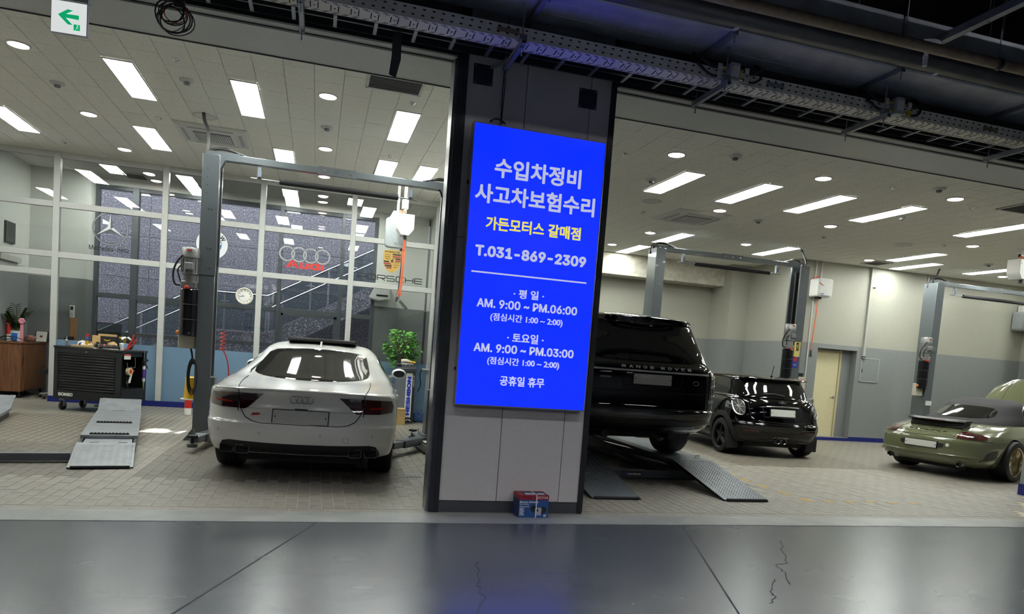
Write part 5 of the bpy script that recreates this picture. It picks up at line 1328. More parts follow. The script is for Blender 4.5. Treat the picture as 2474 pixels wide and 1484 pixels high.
for s, nm in ((-1, 'left'), (1, 'right')):
    for yc in (.63, 3.1):
        P = [(yc + r_ * math.cos(a), .305 + r_ * math.sin(a)) for r_, rng in ((.435, range(0, 25)), (.35, range(24, -1, -1))) for a in [math.radians(-8 + 196 * i / 24) for i in rng]]
        C.patch('wheel_arch_trim', m_clad, nm, P, .012, .06)
    MB().box(s * .72 - .06, s * .72 + .06, 1.0, 2.72, .2, .34).obj('sill_trim', m_clad, C.t, bevel=.03, seg=2)
    C.patch('side_window', m_cglass, nm, [(.62, 1.06), (1.25, 1.05), (1.25, 1.30), (.78, 1.30)], .004, .06)
    C.patch('side_window', m_cglass, nm, [(1.3, 1.05), (2.55, 1.03), (2.2, 1.28), (1.3, 1.30)], .004, .08)
    C.seam('belt_chrome', m_exh, nm, [(.5, 1.02), (1.5, 1.01), (2.7, .99)], .008)
    C.seam('door_gap', m_seam, nm, [(1.27, 1.0), (1.27, .35)], .004)
    f = (lambda P: P) if s > 0 else mirror_sym
    c = chaikin([(.635, .70), (.775, .72), (.78, .91), (.75, .955), (.68, .955), (.64, .91)], 2); c = f(c)
    o = C.patch('tail_lamp', M('grey_lamp_flag', '4a4b4e', .15, noise=.1, coat=1), 'rear', c, .008, .03)
    C.seam('lamp_rim', m_chrome, 'rear', list(c) + [c[0]], .011, parent=o, off=.008)
    for q in ([(.645, .835), (.775, .845)], [(.705, .71), (.715, .95)], [(.65, .73), (.77, .93)], [(.655, .94), (.77, .74)]):
        C.seam('lamp_stripe', m_clear, 'rear', f(q), .008, parent=o, off=.01)
    C.patch('fog_lamp', m_lens, 'rear', f([(.40, .435), (.64, .44), (.655, .475), (.42, .475)]), .005, .03)
    C.seam('fog_recess', m_pkplast, 'rear', f([(.36, .42), (.66, .42), (.70, .46), (.66, .50), (.36, .495), (.36, .42)]), .008)
    MB().box(s * .745 - .1, s * .745 + .1, .30, .315, .12, .36).obj('mud_flap', m_clad, C.t)
    MB().ball((s * .9, 2.55, 1.05), .09, .06, .07, 14, 8).obj('door_mirror', m_bpaint2, C.t)
p, n = C.on('left', .50, .84, .0); k = MB().lathe([(.075, -.01), (.08, .004), (.062, .01), (.055, .006)], (0, 0, 0), 'x', 24).obj('fuel_cap', m_chrome, C.t); k.location = p; k.rotation_euler = (0, 0, math.atan2(n.y, n.x))
C.patch('rear_window', m_cglass, 'rear', chaikin([(-.60, 1.045), (0, 1.035), (.60, 1.045), (.575, 1.18), (.535, 1.30), (0, 1.315), (-.535, 1.30), (-.575, 1.18)], 1), .005)
sp = MB(); sp.rings([[(x, .37 + .14 * (x / .6) ** 2 - .09, 1.345), (x, .36 + .14 * (x / .6) ** 2, 1.325), (x, .62, 1.385 - .05 * (x / .62) ** 4), (x, .40, 1.372 - .03 * (x / .62) ** 4)] for x in [-.61 + 1.22 * i / 16 for i in range(17)]], True); sp.obj('roof_spoiler', m_bpaint2, C.t)
C.seam('wiper', m_pkplast, 'rear', [(-.30, 1.075), (-.1, 1.085), (.08, 1.06)], .012, off=.015)
plate(C, .78, .46, .12, .004)
C.seam('plate_recess', m_seam, 'rear', [(-.36, .86), (-.33, .70), (.33, .70), (.36, .86), (-.36, .86)], .008); C.seam('boot_handle', m_exh, 'rear', [(-.30, .875), (0, .885), (.30, .875)], .014, off=.008)
C.seam('boot_gap', m_seam, 'rear', [(-.60, 1.0), (-.56, .72), (-.53, .625), (0, .615), (.53, .625), (.56, .72), (.60, 1.0)], .004)
p, n = C.on('rear', 0, .955, .004); MB().lathe([(.03, -.004), (.03, .004), (.005, .008)], (0, -.0, 0), 'y', 20).obj('round_badge', m_chrome, C.t).location = p
for s in (-1, 1):
    wq = MB(); 
    for k in range(3): wq.bar(p + Vector((s * .032, -.002, .012 - k * .012)), p + Vector((s * (.085 - k * .012), 0, .012 - k * .012)), .004, .006)
    wq.obj('badge_wing', m_chrome, C.t)
for x in (-.055, .055):
    p, n = C.on('rear', x, .31); k = MB().lathe([(.034, .05), (.046, .05), (.048, -.05), (.044, -.056), (.038, -.05), (.036, .04)], (x, p.y, .30), 'y', 24, False).obj('tail_pipe', m_exh, C.t); MB().cyl((x, p.y - .02, .30), (x, p.y - .01, .30), .037, n=20).obj('pipe_bore', m_liner, k)
C.patch('pipe_surround', m_exh, 'rear', [(-.16, .352), (.16, .352), (.13, .372), (-.13, .372)], .01, .03)
C.patch('valance', m_clad, 'rear', [(-.62, .225), (.62, .225), (.62, .30), (.2, .33), (-.2, .33), (-.62, .30)], .006, .05)
MB().tube([(.0, .55, 1.40), (-.0, .50, 1.58)], .006).obj('roof_aerial', m_pkplast, C.t); MB().ball((0, .55, 1.40), .02, .035, .015).obj('aerial_base', m_pkplast, C.t)

# ---------------------------------------------------------------- olive green convertible
m_gpaint = M('olive_green_paint', '64674b', .18, noise=.01, coat=1.0)
D = Car('car', 'olive green convertible with black soft top and raised front lid', (9.57, 9.19, 0), -math.radians(75.3))
def hips(x, y, z): return .045 * math.exp(-((y - 1.08) / .5) ** 2) * max(0, 1 - abs(z - .52) / .38) + .01 * math.exp(-((y - 3.43) / .4) ** 2) * max(0, 1 - abs(z - .5) / .3)
rows = [(.17, .66, .40, 4.1, .5, 3, .6, 3), (.21, .78, .16, 4.25, .5, 3, .6, 3), (.28, .83, .06, 4.35, .5, 2.8, .7, 3), (.34, .845, .04, 4.4, .5, 2.7, .8, 3), (.37, .85, .015, 4.42, .5, 2.6, .9, 3), (.47, .86, .0, 4.43, .52, 2.5, 1.0, 2.8), (.57, .865, .005, 4.40, .54, 2.5, 1.1, 2.8), (.625, .865, .02, 4.34, .55, 2.4, 1.1, 2.6), (.65, .86, .045, 4.3, .55, 2.4, 1.1, 2.6), (.70, .845, .10, 4.1, .56, 2.4, 1.1, 2.6), (.75, .815, .21, 3.85, .58, 2.3, 1.0, 2.6),
        (.80, .78, .38, 3.55, .62, 2.3, .9, 2.6), (.835, .745, .56, 3.3, .66, 2.3, .9, 2.6), (.87, .70, .80, 3.1, .66, 2.4, .9, 2.6), (.90, .62, 1.05, 2.9, .6, 2.4, .8, 2.6), (.915, .5, 1.25, 2.7, .5, 2.4, .5, 2.6)]
cut = MB(); arch(cut, 1.08, .355, .325, .52, 1.2); arch(cut, 3.43, .345, .315, .52, 1.2)
D.shell(loft(rows, 5, hips), 'body_shell', m_gpaint, cut=cut)
top = [(.84, .70, .78, 3.0, .7, 2.5, .8, 2.6), (.90, .685, .86, 2.95, .7, 2.5, .8, 2.6), (1.0, .655, 1.06, 2.8, .75, 2.4, .8, 2.6), (1.10, .62, 1.28, 2.6, .8, 2.3, .8, 2.6), (1.19, .575, 1.50, 2.45, .7, 2.3, .8, 2.6), (1.25, .50, 1.72, 2.3, .5, 2.2, .5, 2.4), (1.285, .36, 1.86, 2.2, .25, 2, .25, 2), (1.295, .15, 1.95, 2.1, .1, 2, .1, 2)]
m_soft = M('black_soft_top_cloth', '2c2b2e', .85, noise=.08, nscale=60, bump=.3, bscale=240)
D.shell(loft(top, 5), 'soft_top', m_soft)
m_gold = M('bronze_rim', '8a7648', .25, .9, noise=.05); m_lip = M('polished_lip', 'd8d2c4', .12, .95, noise=.03)
for x, y, r, wd in ((-.79, 1.08, .325, .3), (.80, 1.08, .325, .3), (-.78, 3.43, .315, .23), (.78, 3.43, .315, .23)):
    s = 1 if x > 0 else -1; o = wheel(D, x, y, r, wd, .245, m_lip, 5, s, dish=.09, cap=m_gold)
    MB().lathe([(.12, -.02), (.235, -.005), (.235, .004), (.03, .0)], (x + s * .02, y, r), 'x', 30).obj('rim_face', m_gold, o)
MB().box(-.55, .55, .35, 3.9, .14, .3).obj('underbody', m_under, D.t)
D.patch('rear_window', m_cglass, 'rear', chaikin([(-.47, .965), (0, .95), (.47, .965), (.44, 1.09), (.34, 1.145), (0, 1.155), (-.34, 1.145), (-.44, 1.09)], 2), .006, .04)
for s, nm in ((1, 'right'), (-1, 'left')):
    f = (lambda P: P) if s > 0 else mirror_sym
    D.patch('side_window', m_cglass, nm, [(1.78, .93), (2.9, .92), (2.62, 1.1), (2.35, 1.19), (1.95, 1.20), (1.82, 1.1)], .006, .07)
    D.seam('window_trim', m_exh, nm, [(1.76, .92), (1.80, 1.1), (1.94, 1.215), (2.36, 1.205), (2.66, 1.1)], .01)
    D.seam('door_gap', m_seam, nm, [(1.72, .86), (1.72, .32), (2.9, .3), (2.95, .84)], .004)
    D.patch('tail_lamp', m_lens, 'rear', f([(.49, .645), (.80, .64), (.82, .655), (.79, .70), (.70, .735), (.50, .755), (.47, .70)]), .005, .03)
    D.patch('lamp_centre', m_lensd, 'rear', f([(.62, .655), (.72, .655), (.70, .72), (.62, .73)]), .008, .02)
    D.patch('bumper_intake', m_pkplast, 'right' if s > 0 else 'left', chaikin([(.30, .33), (.62, .40), (.60, .50), (.50, .50), (.34, .45)], 1), .004, .03)
    D.seam('intake_lip', m_gpaint, 'right' if s > 0 else 'left', [(.28, .32), (.62, .385)], .014, off=.008)
    p, n = D.on('rear', s * .56, .25); k = MB().lathe([(.036, .06), (.048, .06), (.05, -.04), (.046, -.046), (.04, -.04)], (s * .56, p.y, .245), 'y', 24, False).obj('tail_pipe', m_exh, D.t); MB().cyl((s * .56, p.y - .01, .245), (s * .56, p.y, .245), .041, n=20).obj('pipe_bore', m_liner, k)
    mo = MB().ball((s * .93, 2.75, .95), .1, .06, .07, 16, 10).obj('door_mirror', m_gpaint, D.t); MB().bar((s * .78, 2.75, .9), (s * .9, 2.75, .94), .05, .04).obj('mirror_stalk', m_gpaint, mo)
    D.seam('lid_gap', m_seam, 'rear', f([(.44, .66), (.46, .74)]), .004); D.seam('lid_gap', m_seam, 'top', [(s * .46, .24), (s * .45, .7)], .004)
    MB().cyl((s * .56, 3.75, .74), (s * .56, 3.4, 1.22), .01).obj('gas_strut', m_pkplast, D.t)
D.seam('bumper_gap', m_seam, 'rear', [(-.86, .632), (-.4, .640), (0, .642), (.4, .640), (.86, .632)], .005)
D.seam('bumper_crease', m_gpaint, 'rear', [(-.8, .372), (0, .362), (.8, .372)], .012)
D.seam('body_crease', m_gpaint, 'rear', [(-.4, .695), (0, .70), (.4, .695)], .006)
for i, ch in enumerate('PORSCHE'): D.letters('lettering', ch, m_pkplast, 'rear', (-.27 + i * .09, .722), .055, .026, .004, .03)
D.seam('script_badge', m_chrome, 'rear', [(-.06, .688), (-.03, .70), (-.02, .685), (.0, .70), (.02, .686), (.06, .692)], .004, off=.003)
rc = chaikin([(-.33, .45), (.33, .45), (.36, .56), (-.36, .56)], 1)
D.patch('plate_recess', m_pkplast, 'rear', rc, .003, .04); plate(D, .505, .5, .10, .008)
p, n = D.on('rear', .40, .525, .004); MB().lathe([(.028, -.003), (.028, .003)], p, 'y', 20).obj('round_sticker', m_whitep, D.t)
# engine lid slats under a raised spoiler
gr = MB(); gr.rings([[(x, .36 + .05 * (x / .42) ** 2, .785), (x, .33 + .05 * (x / .42) ** 2, .80), (x, .36 + .05 * (x / .42) ** 2, .88), (x, .62, .90), (x, .62, .84)] for x in [-.42 + .84 * i / 14 for i in range(15)]], True)
o = gr.obj('engine_grille', m_pkplast, D.t)
for k in range(5):
    z = .80 + k * .016; MB().tube([(x, .315 + .05 * (x / .42) ** 2 + k * .003, z) for x in [-.40 + .8 * i / 10 for i in range(11)]], .006, 6).obj('slat', m_black, o)
sp = MB(); sp.rings([[(x, .27 + .09 * (x / .46) ** 2, .895), (x, .28 + .09 * (x / .46) ** 2, .885), (x, .55, .895), (x, .56, .92), (x, .36, .918)] for x in [-.47 + .94 * i / 16 for i in range(17)]], True); o = sp.obj('spoiler', m_pkplast, D.t)
MB().tube([(x, .262 + .09 * (x / .46) ** 2, .892) for x in [-.2 + .4 * i / 8 for i in range(9)]], .008, 6).obj('high_stop_lamp', m_lens, o)
# raised front lid
hd = MB(); Rr = []
for i in range(13):
    v = i / 12; hw = .72 * (1 - .30 * v ** 2.4) if v < .97 else .44; row = []
    for j in range(-8, 9):
        u = j / 8; x = u * hw; crown = .06 * (1 - u * u)
        row.append((x, 2.95 + .42 * v - crown * .8 + .03 * u * u, .90 + .78 * v + crown * .2 - .09 * abs(u) ** 3 * v))
    Rr.append(row)
V = [p for r in Rr for p in r]; n_ = 17
Fc = [(i * n_ + j, i * n_ + j + 1, (i + 1) * n_ + j + 1, (i + 1) * n_ + j) for i in range(12) for j in range(16)]
hd.add(V, Fc); hd.add([(x, y + .02, z - .004) for x, y, z in V], [f[::-1] for f in Fc])
o = hd.obj('front_lid', m_gpaint, D.t)
for s in (-1, 1): MB().tube([Vector(Rr[i][8 + s * 4]) + Vector((0, -.002, .002)) for i in range(13)], .006, 6).obj('lid_crease', m_gpaint, o)
MB().prism([(-.03, 1.60), (.03, 1.60), (.034, 1.56), (0, 1.52), (-.034, 1.56)], 'y', 3.255, 3.265).obj('crest_badge', m_gold, o)
MB().rings([[(-.62, 2.9, .86), (.62, 2.9, .86), (.62, 2.93, .86), (-.62, 2.93, .86)], [(-.46, 2.5, 1.17), (.46, 2.5, 1.17), (.46, 2.53, 1.17), (-.46, 2.53, 1.17)]]).obj('windscreen', m_cglass, D.t)
m_seat = M('dark_seat', '222326', .7)
for x in (-.33, .33): MB().box(x - .2, x + .2, 1.85, 2.0, .6, 1.05).obj('seat', m_seat, D.t, bevel=.05, seg=3)
MB().tube([(-.33 + .17 * math.cos(a), 2.55 + .05 * math.sin(a), .92 + .15 * math.sin(a)) for a in [2 * PI * i / 20 for i in range(20)]], .013, 6, close=True).obj('steering_wheel', m_seat, D.t)
# ================================================================== emblems on the glass partition (flat decals stuck to the panes)
YD = PY0 + .012
m_silver = M('decal_silver', '9fa2a5', .35, .3, noise=.05); m_silverd = M('decal_dark_silver', '55585c', .35, .3); m_silverl = M('decal_light_silver', 'd0d2d4', .35, .2)
m_dblack = M('decal_black', '16171a', .5); m_dwhite = M('decal_white', 'd6dadd', .5, noise=.02); m_dred = M('decal_red', 'c03028', .5, noise=.03); m_dblue = M('decal_blue', '1f63b4', .5, noise=.03); m_dgold = M('decal_gold', 'b59547', .45, noise=.08); m_dcrim = M('decal_crimson', '8a2b33', .5)
def ringd(parent, cx, cz, r0, r1, m, y, name, n=40, th=.002):
    a = circle_pts(r0, n, (cx, cz)); b_ = circle_pts(r1, n, (cx, cz)); V = [(x, y, z) for x, z in a] + [(x, y, z) for x, z in b_] + [(x, y + th, z) for x, z in a] + [(x, y + th, z) for x, z in b_]
    F = []
    for i in range(n):
        j = (i + 1) % n; F += [(i, j, n + j, n + i), (2 * n + i, 3 * n + i, 3 * n + j, 2 * n + j), (n + i, n + j, 3 * n + j, 3 * n + i), (i, 2 * n + i, 2 * n + j, j)]
    return MB().add(V, F).obj(name, m, parent)
def flat(parent, pts, m, y, name): return MB().prism(pts, 'y', y, y + .002).obj(name, m, parent, smooth=0)
# star in a ring
cx, cz = -3.60, 3.11
s0 = ringd(pt, cx, cz, .285, .262, m_silver, YD, 'star_emblem'); s0['label'] = 'silver three pointed star emblem in a ring on the second pane'
ringd(s0, cx, cz, .268, .258, m_silverd, YD - .002, 'ring_edge'); ringd(s0, cx, cz, .288, .28, m_silverd, YD - .002, 'ring_edge')
for k in range(3):
    a = PI / 2 + k * 2 * PI / 3; tip = (cx + .262 * math.cos(a), cz + .262 * math.sin(a))
    for sg_, m in ((1, m_silverl if k != 1 else m_silverd), (-1, m_silverd if k != 1 else m_silverl)):
        b1 = a + sg_ * PI / 3; flat(s0, [tip, (cx, cz), (cx + .052 * math.cos(b1), cz + .052 * math.sin(b1))], m, YD - .001, 'star_facet')
lettering('lettering', 'Mercedes-Benz', m_dblack, pt, (-3.61, YD, 2.755), (1, 0, 0), (0, 0, 1), .64, .085, .01, .002)
# roundel
cx, cz = -1.93, 3.03
r0_ = ringd(pt, cx, cz, .28, .27, m_silverd, YD, 'roundel_emblem'); r0_['label'] = 'white and blue quartered roundel emblem half hidden by the lift column'
ringd(r0_, cx, cz, .27, .16, m_dwhite, YD, 'roundel_band'); ringd(r0_, cx, cz, .165, .155, m_silverd, YD - .001, 'roundel_ring')
for k in range(4): flat(r0_, [(cx, cz)] + [(cx + .157 * math.cos(PI / 2 * k + PI / 16 * i), cz + .157 * math.sin(PI / 2 * k + PI / 16 * i)) for i in range(9)], m_dblue if k in (1, 3) else m_dwhite, YD, 'roundel_quarter')
for ch, a in (('B', 146), ('M', 90), ('W', 34)):
    a = math.radians(a); u = (math.cos(a), 0, math.sin(a)); lettering('lettering', ch, m_dblack, r0_, (cx + .215 * u[0], YD - .003, cz + .215 * u[2]), (u[2], 0, -u[0]), u, None, .075, .02, .002)
# four rings
cz = 3.0
g0 = None
for k in range(4):
    o = ringd(pt if g0 is None else g0, -.615 + k * .215, cz + .01 + k * .0, .152, .118, m_silver, YD - .0015 * k, 'four_ring_emblem' if g0 is None else 'emblem_ring')
    if g0 is None: g0 = o; o['label'] = 'four linked silver rings emblem on the glass'
    ringd(g0, -.615 + k * .215, cz + .01, .152, .145, m_silverd, YD - .003 - .0015 * k, 'ring_edge')
lettering('lettering', 'Audi', m_dred, pt, (-.28, YD, 2.825), (1, 0, 0), (0, 0, 1), .70, .155, .03, .002)
# gold shield
cx, cz = 1.345, 3.08
sh_ = [(cx - .17, cz + .19), (cx - .09, cz + .205), (cx, cz + .225), (cx + .09, cz + .205), (cx + .17, cz + .19), (cx + .178, cz + .02), (cx + .15, cz - .10), (cx + .09, cz - .19), (cx, cz - .24), (cx - .09, cz - .19), (cx - .15, cz - .10), (cx - .178, cz + .02)]
c0 = flat(pt, sh_, m_dgold, YD, 'crest_emblem'); c0['label'] = 'gold crest emblem with red and black bars on the last pane'
lettering('lettering', 'PORSCHE', m_dblack, c0, (cx, YD - .001, cz + .17), (1, 0, 0), (0, 0, 1), .29, .035, .02, .002)
for x0, x1, zs in ((.005, .165, (.125, .085, .045, .005)), (-.16, -.005, (-.02, -.06, -.10, -.14))):
    for i, z in enumerate(zs):
        hw = 1.0 if z > -.07 else max(.25, 1 - (-.07 - z) * 5)
        a, b_ = (x0, x1) if x0 > 0 else (x0 * hw, x1)
        MB().box(cx + a, cx + b_, YD - .002, YD, cz + z - .015, cz + z + .015).obj('crest_bar', m_dcrim if i % 2 else m_dblack, c0)
for x0, zs in ((-.14, (.11, .07, .03)), (.03, (-.03, -.075, -.12))):
    for i, z in enumerate(zs):
        w_ = .11 if z > -.1 else .07
        MB().tube([(cx + x0 + w_ * j / 8, YD - .001, cz + z + .008 * math.sin(j * 1.9)) for j in range(9)], .004, 5).obj('crest_antler', m_dblack, c0)
flat(c0, [(cx - .06, cz + .05), (cx + .06, cz + .05), (cx + .06, cz - .02), (cx, cz - .075), (cx - .06, cz - .02)], m_dgold, YD - .003, 'inner_shield')
flat(c0, [(cx - .03, cz - .04), (cx - .02, cz), (cx - .03, cz + .02), (cx, cz + .015), (cx + .01, cz + .04), (cx + .03, cz + .025), (cx + .015, cz + .01), (cx + .035, cz - .01), (cx + .01, cz - .01), (cx + .01, cz - .045), (cx - .01, cz - .02)], m_dblack, YD - .005, 'rearing_horse')
wx = .182
def seg(k, P):
    x0 = .715 + k * wx; z0 = 2.685; b_ = MB()
    for (a, c), (d, e) in P: b_.bar((x0 + a * .15, YD, z0 + c * .095), (x0 + d * .15, YD, z0 + e * .095), .003, .017, (0, 0, 1) if a != d else (1, 0, 0))
    b_.obj('lettering', m_dblack, pt)
seg(0, [((0, 0), (0, 1)), ((0, 1), (1, 1)), ((1, 1), (1, .4)), ((0, .4), (1, .4))])
seg(1, [((0, 0), (0, 1)), ((0, 1), (1, 1)), ((1, 1), (1, 0)), ((0, 0), (1, 0))])
seg(2, [((0, 0), (0, 1)), ((0, 1), (1, 1)), ((1, 1), (1, .45)), ((0, .45), (1, .45)), ((.5, .45), (1, 0))])
seg(3, [((0, 1), (1, 1)), ((0, 1), (0, .5)), ((0, .5), (1, .5)), ((1, .5), (1, 0)), ((0, 0), (1, 0))])
seg(4, [((0, 1), (1, 1)), ((0, 0), (0, 1)), ((0, 0), (1, 0))])
seg(5, [((0, 0), (0, 1)), ((1, 0), (1, 1)), ((0, .5), (1, .5))])
seg(6, [((0, 0), (0, 1)), ((0, 1), (1, 1)), ((0, .5), (1, .5)), ((0, 0), (1, 0))])
# reflected clock, built as a solid one at the partition glass
t = thing('reflected_clock', 'round white clock with black numerals, a reflection in the glass partition built solid', 'clock', (-1.33, PY0 + .0, 2.14))
MB().lathe([(.13, .01), (.15, .01), (.155, -.02), (.14, -.03), (.13, -.022)], n=36, axis='y', caps=False).obj('rim', M('clock_cream', 'd8d3be', .4), t)
MB().lathe([(.002, -.012), (.135, -.012), (.135, .0), (.002, .0)], axis='y', n=36).obj('dial', m_whitep, t)
for k in range(12):
    a = PI / 2 - 2 * PI * k / 12; lettering('numeral', str(k or 12), m_dblack, t, (.105 * math.cos(a), -.0125, .105 * math.sin(a)), (1, 0, 0), (0, 0, 1), None, .026, .02, .001)
for a, l, w_ in ((-18, .06, .008), (8, .095, .006)): MB().bar((0, -.016, 0), (l * math.cos(math.radians(a + 180)), -.016, l * math.sin(math.radians(a + 180))), .002, w_, (0, 1, 0)).obj('hand', m_dblack, t)

# ================================================================== tool cart
m_cart = M('black_cart_enamel', '1d1f21', .35, .2, noise=.06); m_cart2 = M('cart_shutter_black', '17181a', .45, .1)
CW, CD = 1.13, .68
YAWC = -math.radians(20)
cyw, syw = math.cos(YAWC), math.sin(YAWC)
cc0 = Vector((-2.95, 12.4, 0)) + Vector((cyw, syw, 0)) * (-CW / 2) + Vector((-syw, cyw, 0)) * (CD / 2)
ct = thing('tool_cart', 'black roller shutter tool cart on castors before the glass partition', 'cart', cc0, YAWC)
def CB(*b_): return MB().box(*b_)
x0, x1, y0, y1 = -CW / 2, CW / 2, -CD / 2, CD / 2
b_ = CB(x0, x1 - .3, y0 + .02, y1, .19, 1.0).box(x1 - .3, x1, y1 - .03, y1, .19, 1.0).box(x1 - .3, x1, y0, y1, .19, .22); b_.obj('body', m_cart, ct, bevel=.006)
CB(x0 - .01, x1 + .01, y0 - .005, y1 + .01, 1.0, 1.035).obj('worktop', m_cart, ct, bevel=.008)
CB(x0, x0 + .075, y0, y0 + .03, .19, 1.0).obj('front_post', m_cart, ct, bevel=.01); CB(x1 - .10, x1, y0, y0 + .03, .19, 1.0).obj('front_post', m_cart, ct, bevel=.01); CB(x1 - .03, x1, y1 - .08, y1, .19, 1.0).obj('side_post', m_cart, ct, bevel=.006)
CB(x0 + .07, x1 - .09, y0 + .004, y0 + .03, .19, .33).obj('front_kick', m_cart, ct); CB(x0 + .07, x1 - .09, y0 + .004, y0 + .03, .93, 1.0).obj('front_top', m_cart, ct)
for k in range(14):
    z = .335 + k * .0425
    MB().prism([(y0 + .02, z), (y0 + .004, z + .008), (y0 + .004, z + .03), (y0 + .02, z + .040)], 'x', x0 + .08, x1 - .105).obj('shutter_slat', m_cart2, ct, bevel=.003)
MB().lathe([(.012, -.004), (.014, .004)], (-.02, y0 + .002, .965), 'y', 12).obj('lock', m_steel, ct)
lettering('lettering', 'SONIC', m_whitep, ct, (x0 + .215, y0 + .001, .265), (1, 0, 0), (0, 0, 1), .25, .052, .05, .002); MB().cyl((x0 + .143, y0 - .001, .265), (x0 + .143, y0 + .002, .265), .009, n=12).obj('red_dot', m_red, ct)
lettering('lettering', 'STAR', m_silver, ct, (x1 - .22, y0 + .001, .25), (1, 0, 0), (0, 0, 1), .15, .028, .02, .002, shear=.3)
CB(x1 - .3, x1 - .02, y0 + .02, y1 - .02, .40, .41).obj('side_shelf', m_cart, ct); CB(x1 - .02, x1, y0 + .03, y1 - .08, .24, .41).obj('side_tray_lip', m_cart, ct); CB(x1 - .26, x1 - .02, y0 + .03, y1 - .1, .93, 1.0).obj('side_header', m_cart, ct)
CB(x1 - .02, x1 - .017, y0 + .10, y0 + .27, .89, .975).obj('warning_label', m_tagp, ct); CB(x1 - .018, x1 - .015, y0 + .10, y0 + .27, .95, .972).obj('label_header', m_red, ct)
for x, y in ((x0 + .1, y0 + .1), (x1 - .12, y0 + .1), (x0 + .1, y1 - .1), (x1 - .12, y1 - .1)):
    o = CB(x - .04, x + .04, y - .04, y + .04, .17, .19).obj('castor', m_steel, ct); CB(x - .032, x - .026, y - .03, y + .03, .06, .17).obj('fork', m_steel, o); CB(x + .026, x + .032, y - .03, y + .03, .06, .17).obj('fork', m_steel, o)
    MB().lathe([(.03, -.02), (.068, -.02), (.072, -.01), (.072, .01), (.068, .02), (.03, .02)], (x, y, .072), 'x', 24).obj('castor_wheel', m_rubber, o); MB().cyl((x - .05, y, .072), (x + .045, y, .072), .009, n=8).obj('axle', m_chrome, o)
def C2W(x, y, z=1.035): return Vector((cc0.x + x * cyw - y * syw, cc0.y + x * syw + y * cyw, z))
def place(name, lab, cat, x, y, z=1.035, rz=0, group=None): return thing(name, lab, cat, C2W(x, y, z), YAWC + rz, group)
m_kraft = M('kraft_card', 'b99b6b', .7, noise=.08); m_paper = M('white_paper_cup', 'dcdcd4', .5, noise=.03); m_navy = M('navy_print', '2a3a6a', .5)
t = place('spray_bottle', 'small chrome spray bottle at the left front edge of the tool cart', 'bottle', x0 + .12, y0 + .12); MB().lathe([(.022, 0), (.024, .005), (.024, .09), (.012, .105), (.012, .13), (.015, .13), (.015, .145), (.004, .15)], n=16).obj('body', m_steel, t)
def cup(lab, x, y, rz, m2):
    t = place('paper_cup', lab, 'cup', x, y, 1.035 + .036, rz, 'paper cups lying on the tool cart')
    b_ = MB(); b_.lathe([(.028, 0), (.042, .11), (.044, .112), (.040, .108), (.027, .004)], n=24, axis='x', caps=False); b_.lathe([(.001, .002), (.028, .002)], n=24, axis='x', caps=False); b_.obj('cup_body', m_paper, t)
    MB().lathe([(.034, .045), (.0405, .092)], n=24, axis='x', caps=False).obj('print_band', m2, t)
cup('white paper cup with blue print tipped over at the left of the tool cart', x0 + .42, y0 + .13, PI * .9, m_navy); cup('striped paper cup lying open end forward in the middle of the tool cart', .10, y0 + .1, -PI * .4, m_silver)
def box_(name, lab, cat, x, y, sx, sy_, sz, m, rz=0, z=1.035, tilt=None, lid=None):
    t = place(name, lab, cat, x, y, z, rz); o = MB().box(-sx / 2, sx / 2, -sy_ / 2, sy_ / 2, 0, sz).obj('body', m, t, bevel=.003)
    if lid: MB().box(-sx / 2 - .002, sx / 2 + .002, -sy_ / 2 - .002, sy_ / 2 + .002, sz * .75, sz + .002).obj('lid', lid, t)
    if tilt: t.rotation_euler = tilt + (YAWC + rz,)
    return t
t = place('lubricant_can', 'navy spray can with red cap standing among boxes on the cart', 'can', -.22, y0 + .3); MB().lathe([(.03, 0), (.032, .004), (.032, .15), (.022, .165), (.022, .17)], n=20).obj('body', m_navy, t); MB().lathe([(.022, .17), (.024, .175), (.022, .21), (.01, .215)], n=16).obj('cap', m_red, t); MB().lathe([(.0325, .04), (.0325, .1)], n=20, caps=False).obj('yellow_band', m_yellow, t)
box_('wooden_block', 'flat wooden block lying at the left of the kraft cartons on the cart', 'block', -.2, y0 + .16, .3, .1, .03, m_kraft, .2)
box_('kraft_carton', 'flat kraft carton under the black box on the tool cart', 'box', -.02, y0 + .14, .3, .16, .035, m_kraft, -.1)
t = box_('kraft_carton', 'small upright kraft carton with a black logo on the tool cart', 'box', -.05, y0 + .32, .16, .12, .2, m_kraft, .5); MB().lathe([(.001, -.001), (.03, -.001), (.03, .001)], (0, -.062, .07), 'y', 16).obj('logo', m_dblack, t)
t = box_('black_carton', 'black open carton with yellow wing print on the tool cart', 'box', .12, y0 + .36, .28, .14, .2, m_dblack, .05, lid=None); MB().prism([(-.06, .15), (0, .135), (.06, .15), (.03, .125), (0, .12), (-.03, .125)], 'y', -.073, -.071).obj('wing_print', m_yellow, t); MB().box(-.15, .15, -.07, -.06, .2, .235).obj('flap', m_kraft, t)
for i, (x, y, s_, lab) in enumerate([(-.30, .3, .07, 'crumpled pale packing paper left of the cart boxes'), (.28, .2, .08, 'crumpled kraft paper right of the striped cup'), (-.1, .2, .05, 'small crumpled wrapper on the cart front edge')]):
    t = place('crumpled_paper', lab, 'paper', x, y0 + y); q = MB().ball((0, 0, s_ * .7), s_, s_ * .8, s_ * .7, 10, 7); random.seed(i); q.v = [(a + random.uniform(-.012, .012), b2 + random.uniform(-.012, .012), max(0, c + random.uniform(-.012, .012))) for a, b2, c in q.v]; q.obj('wad', m_paper if i == 0 else m_kraft, t, smooth=0)
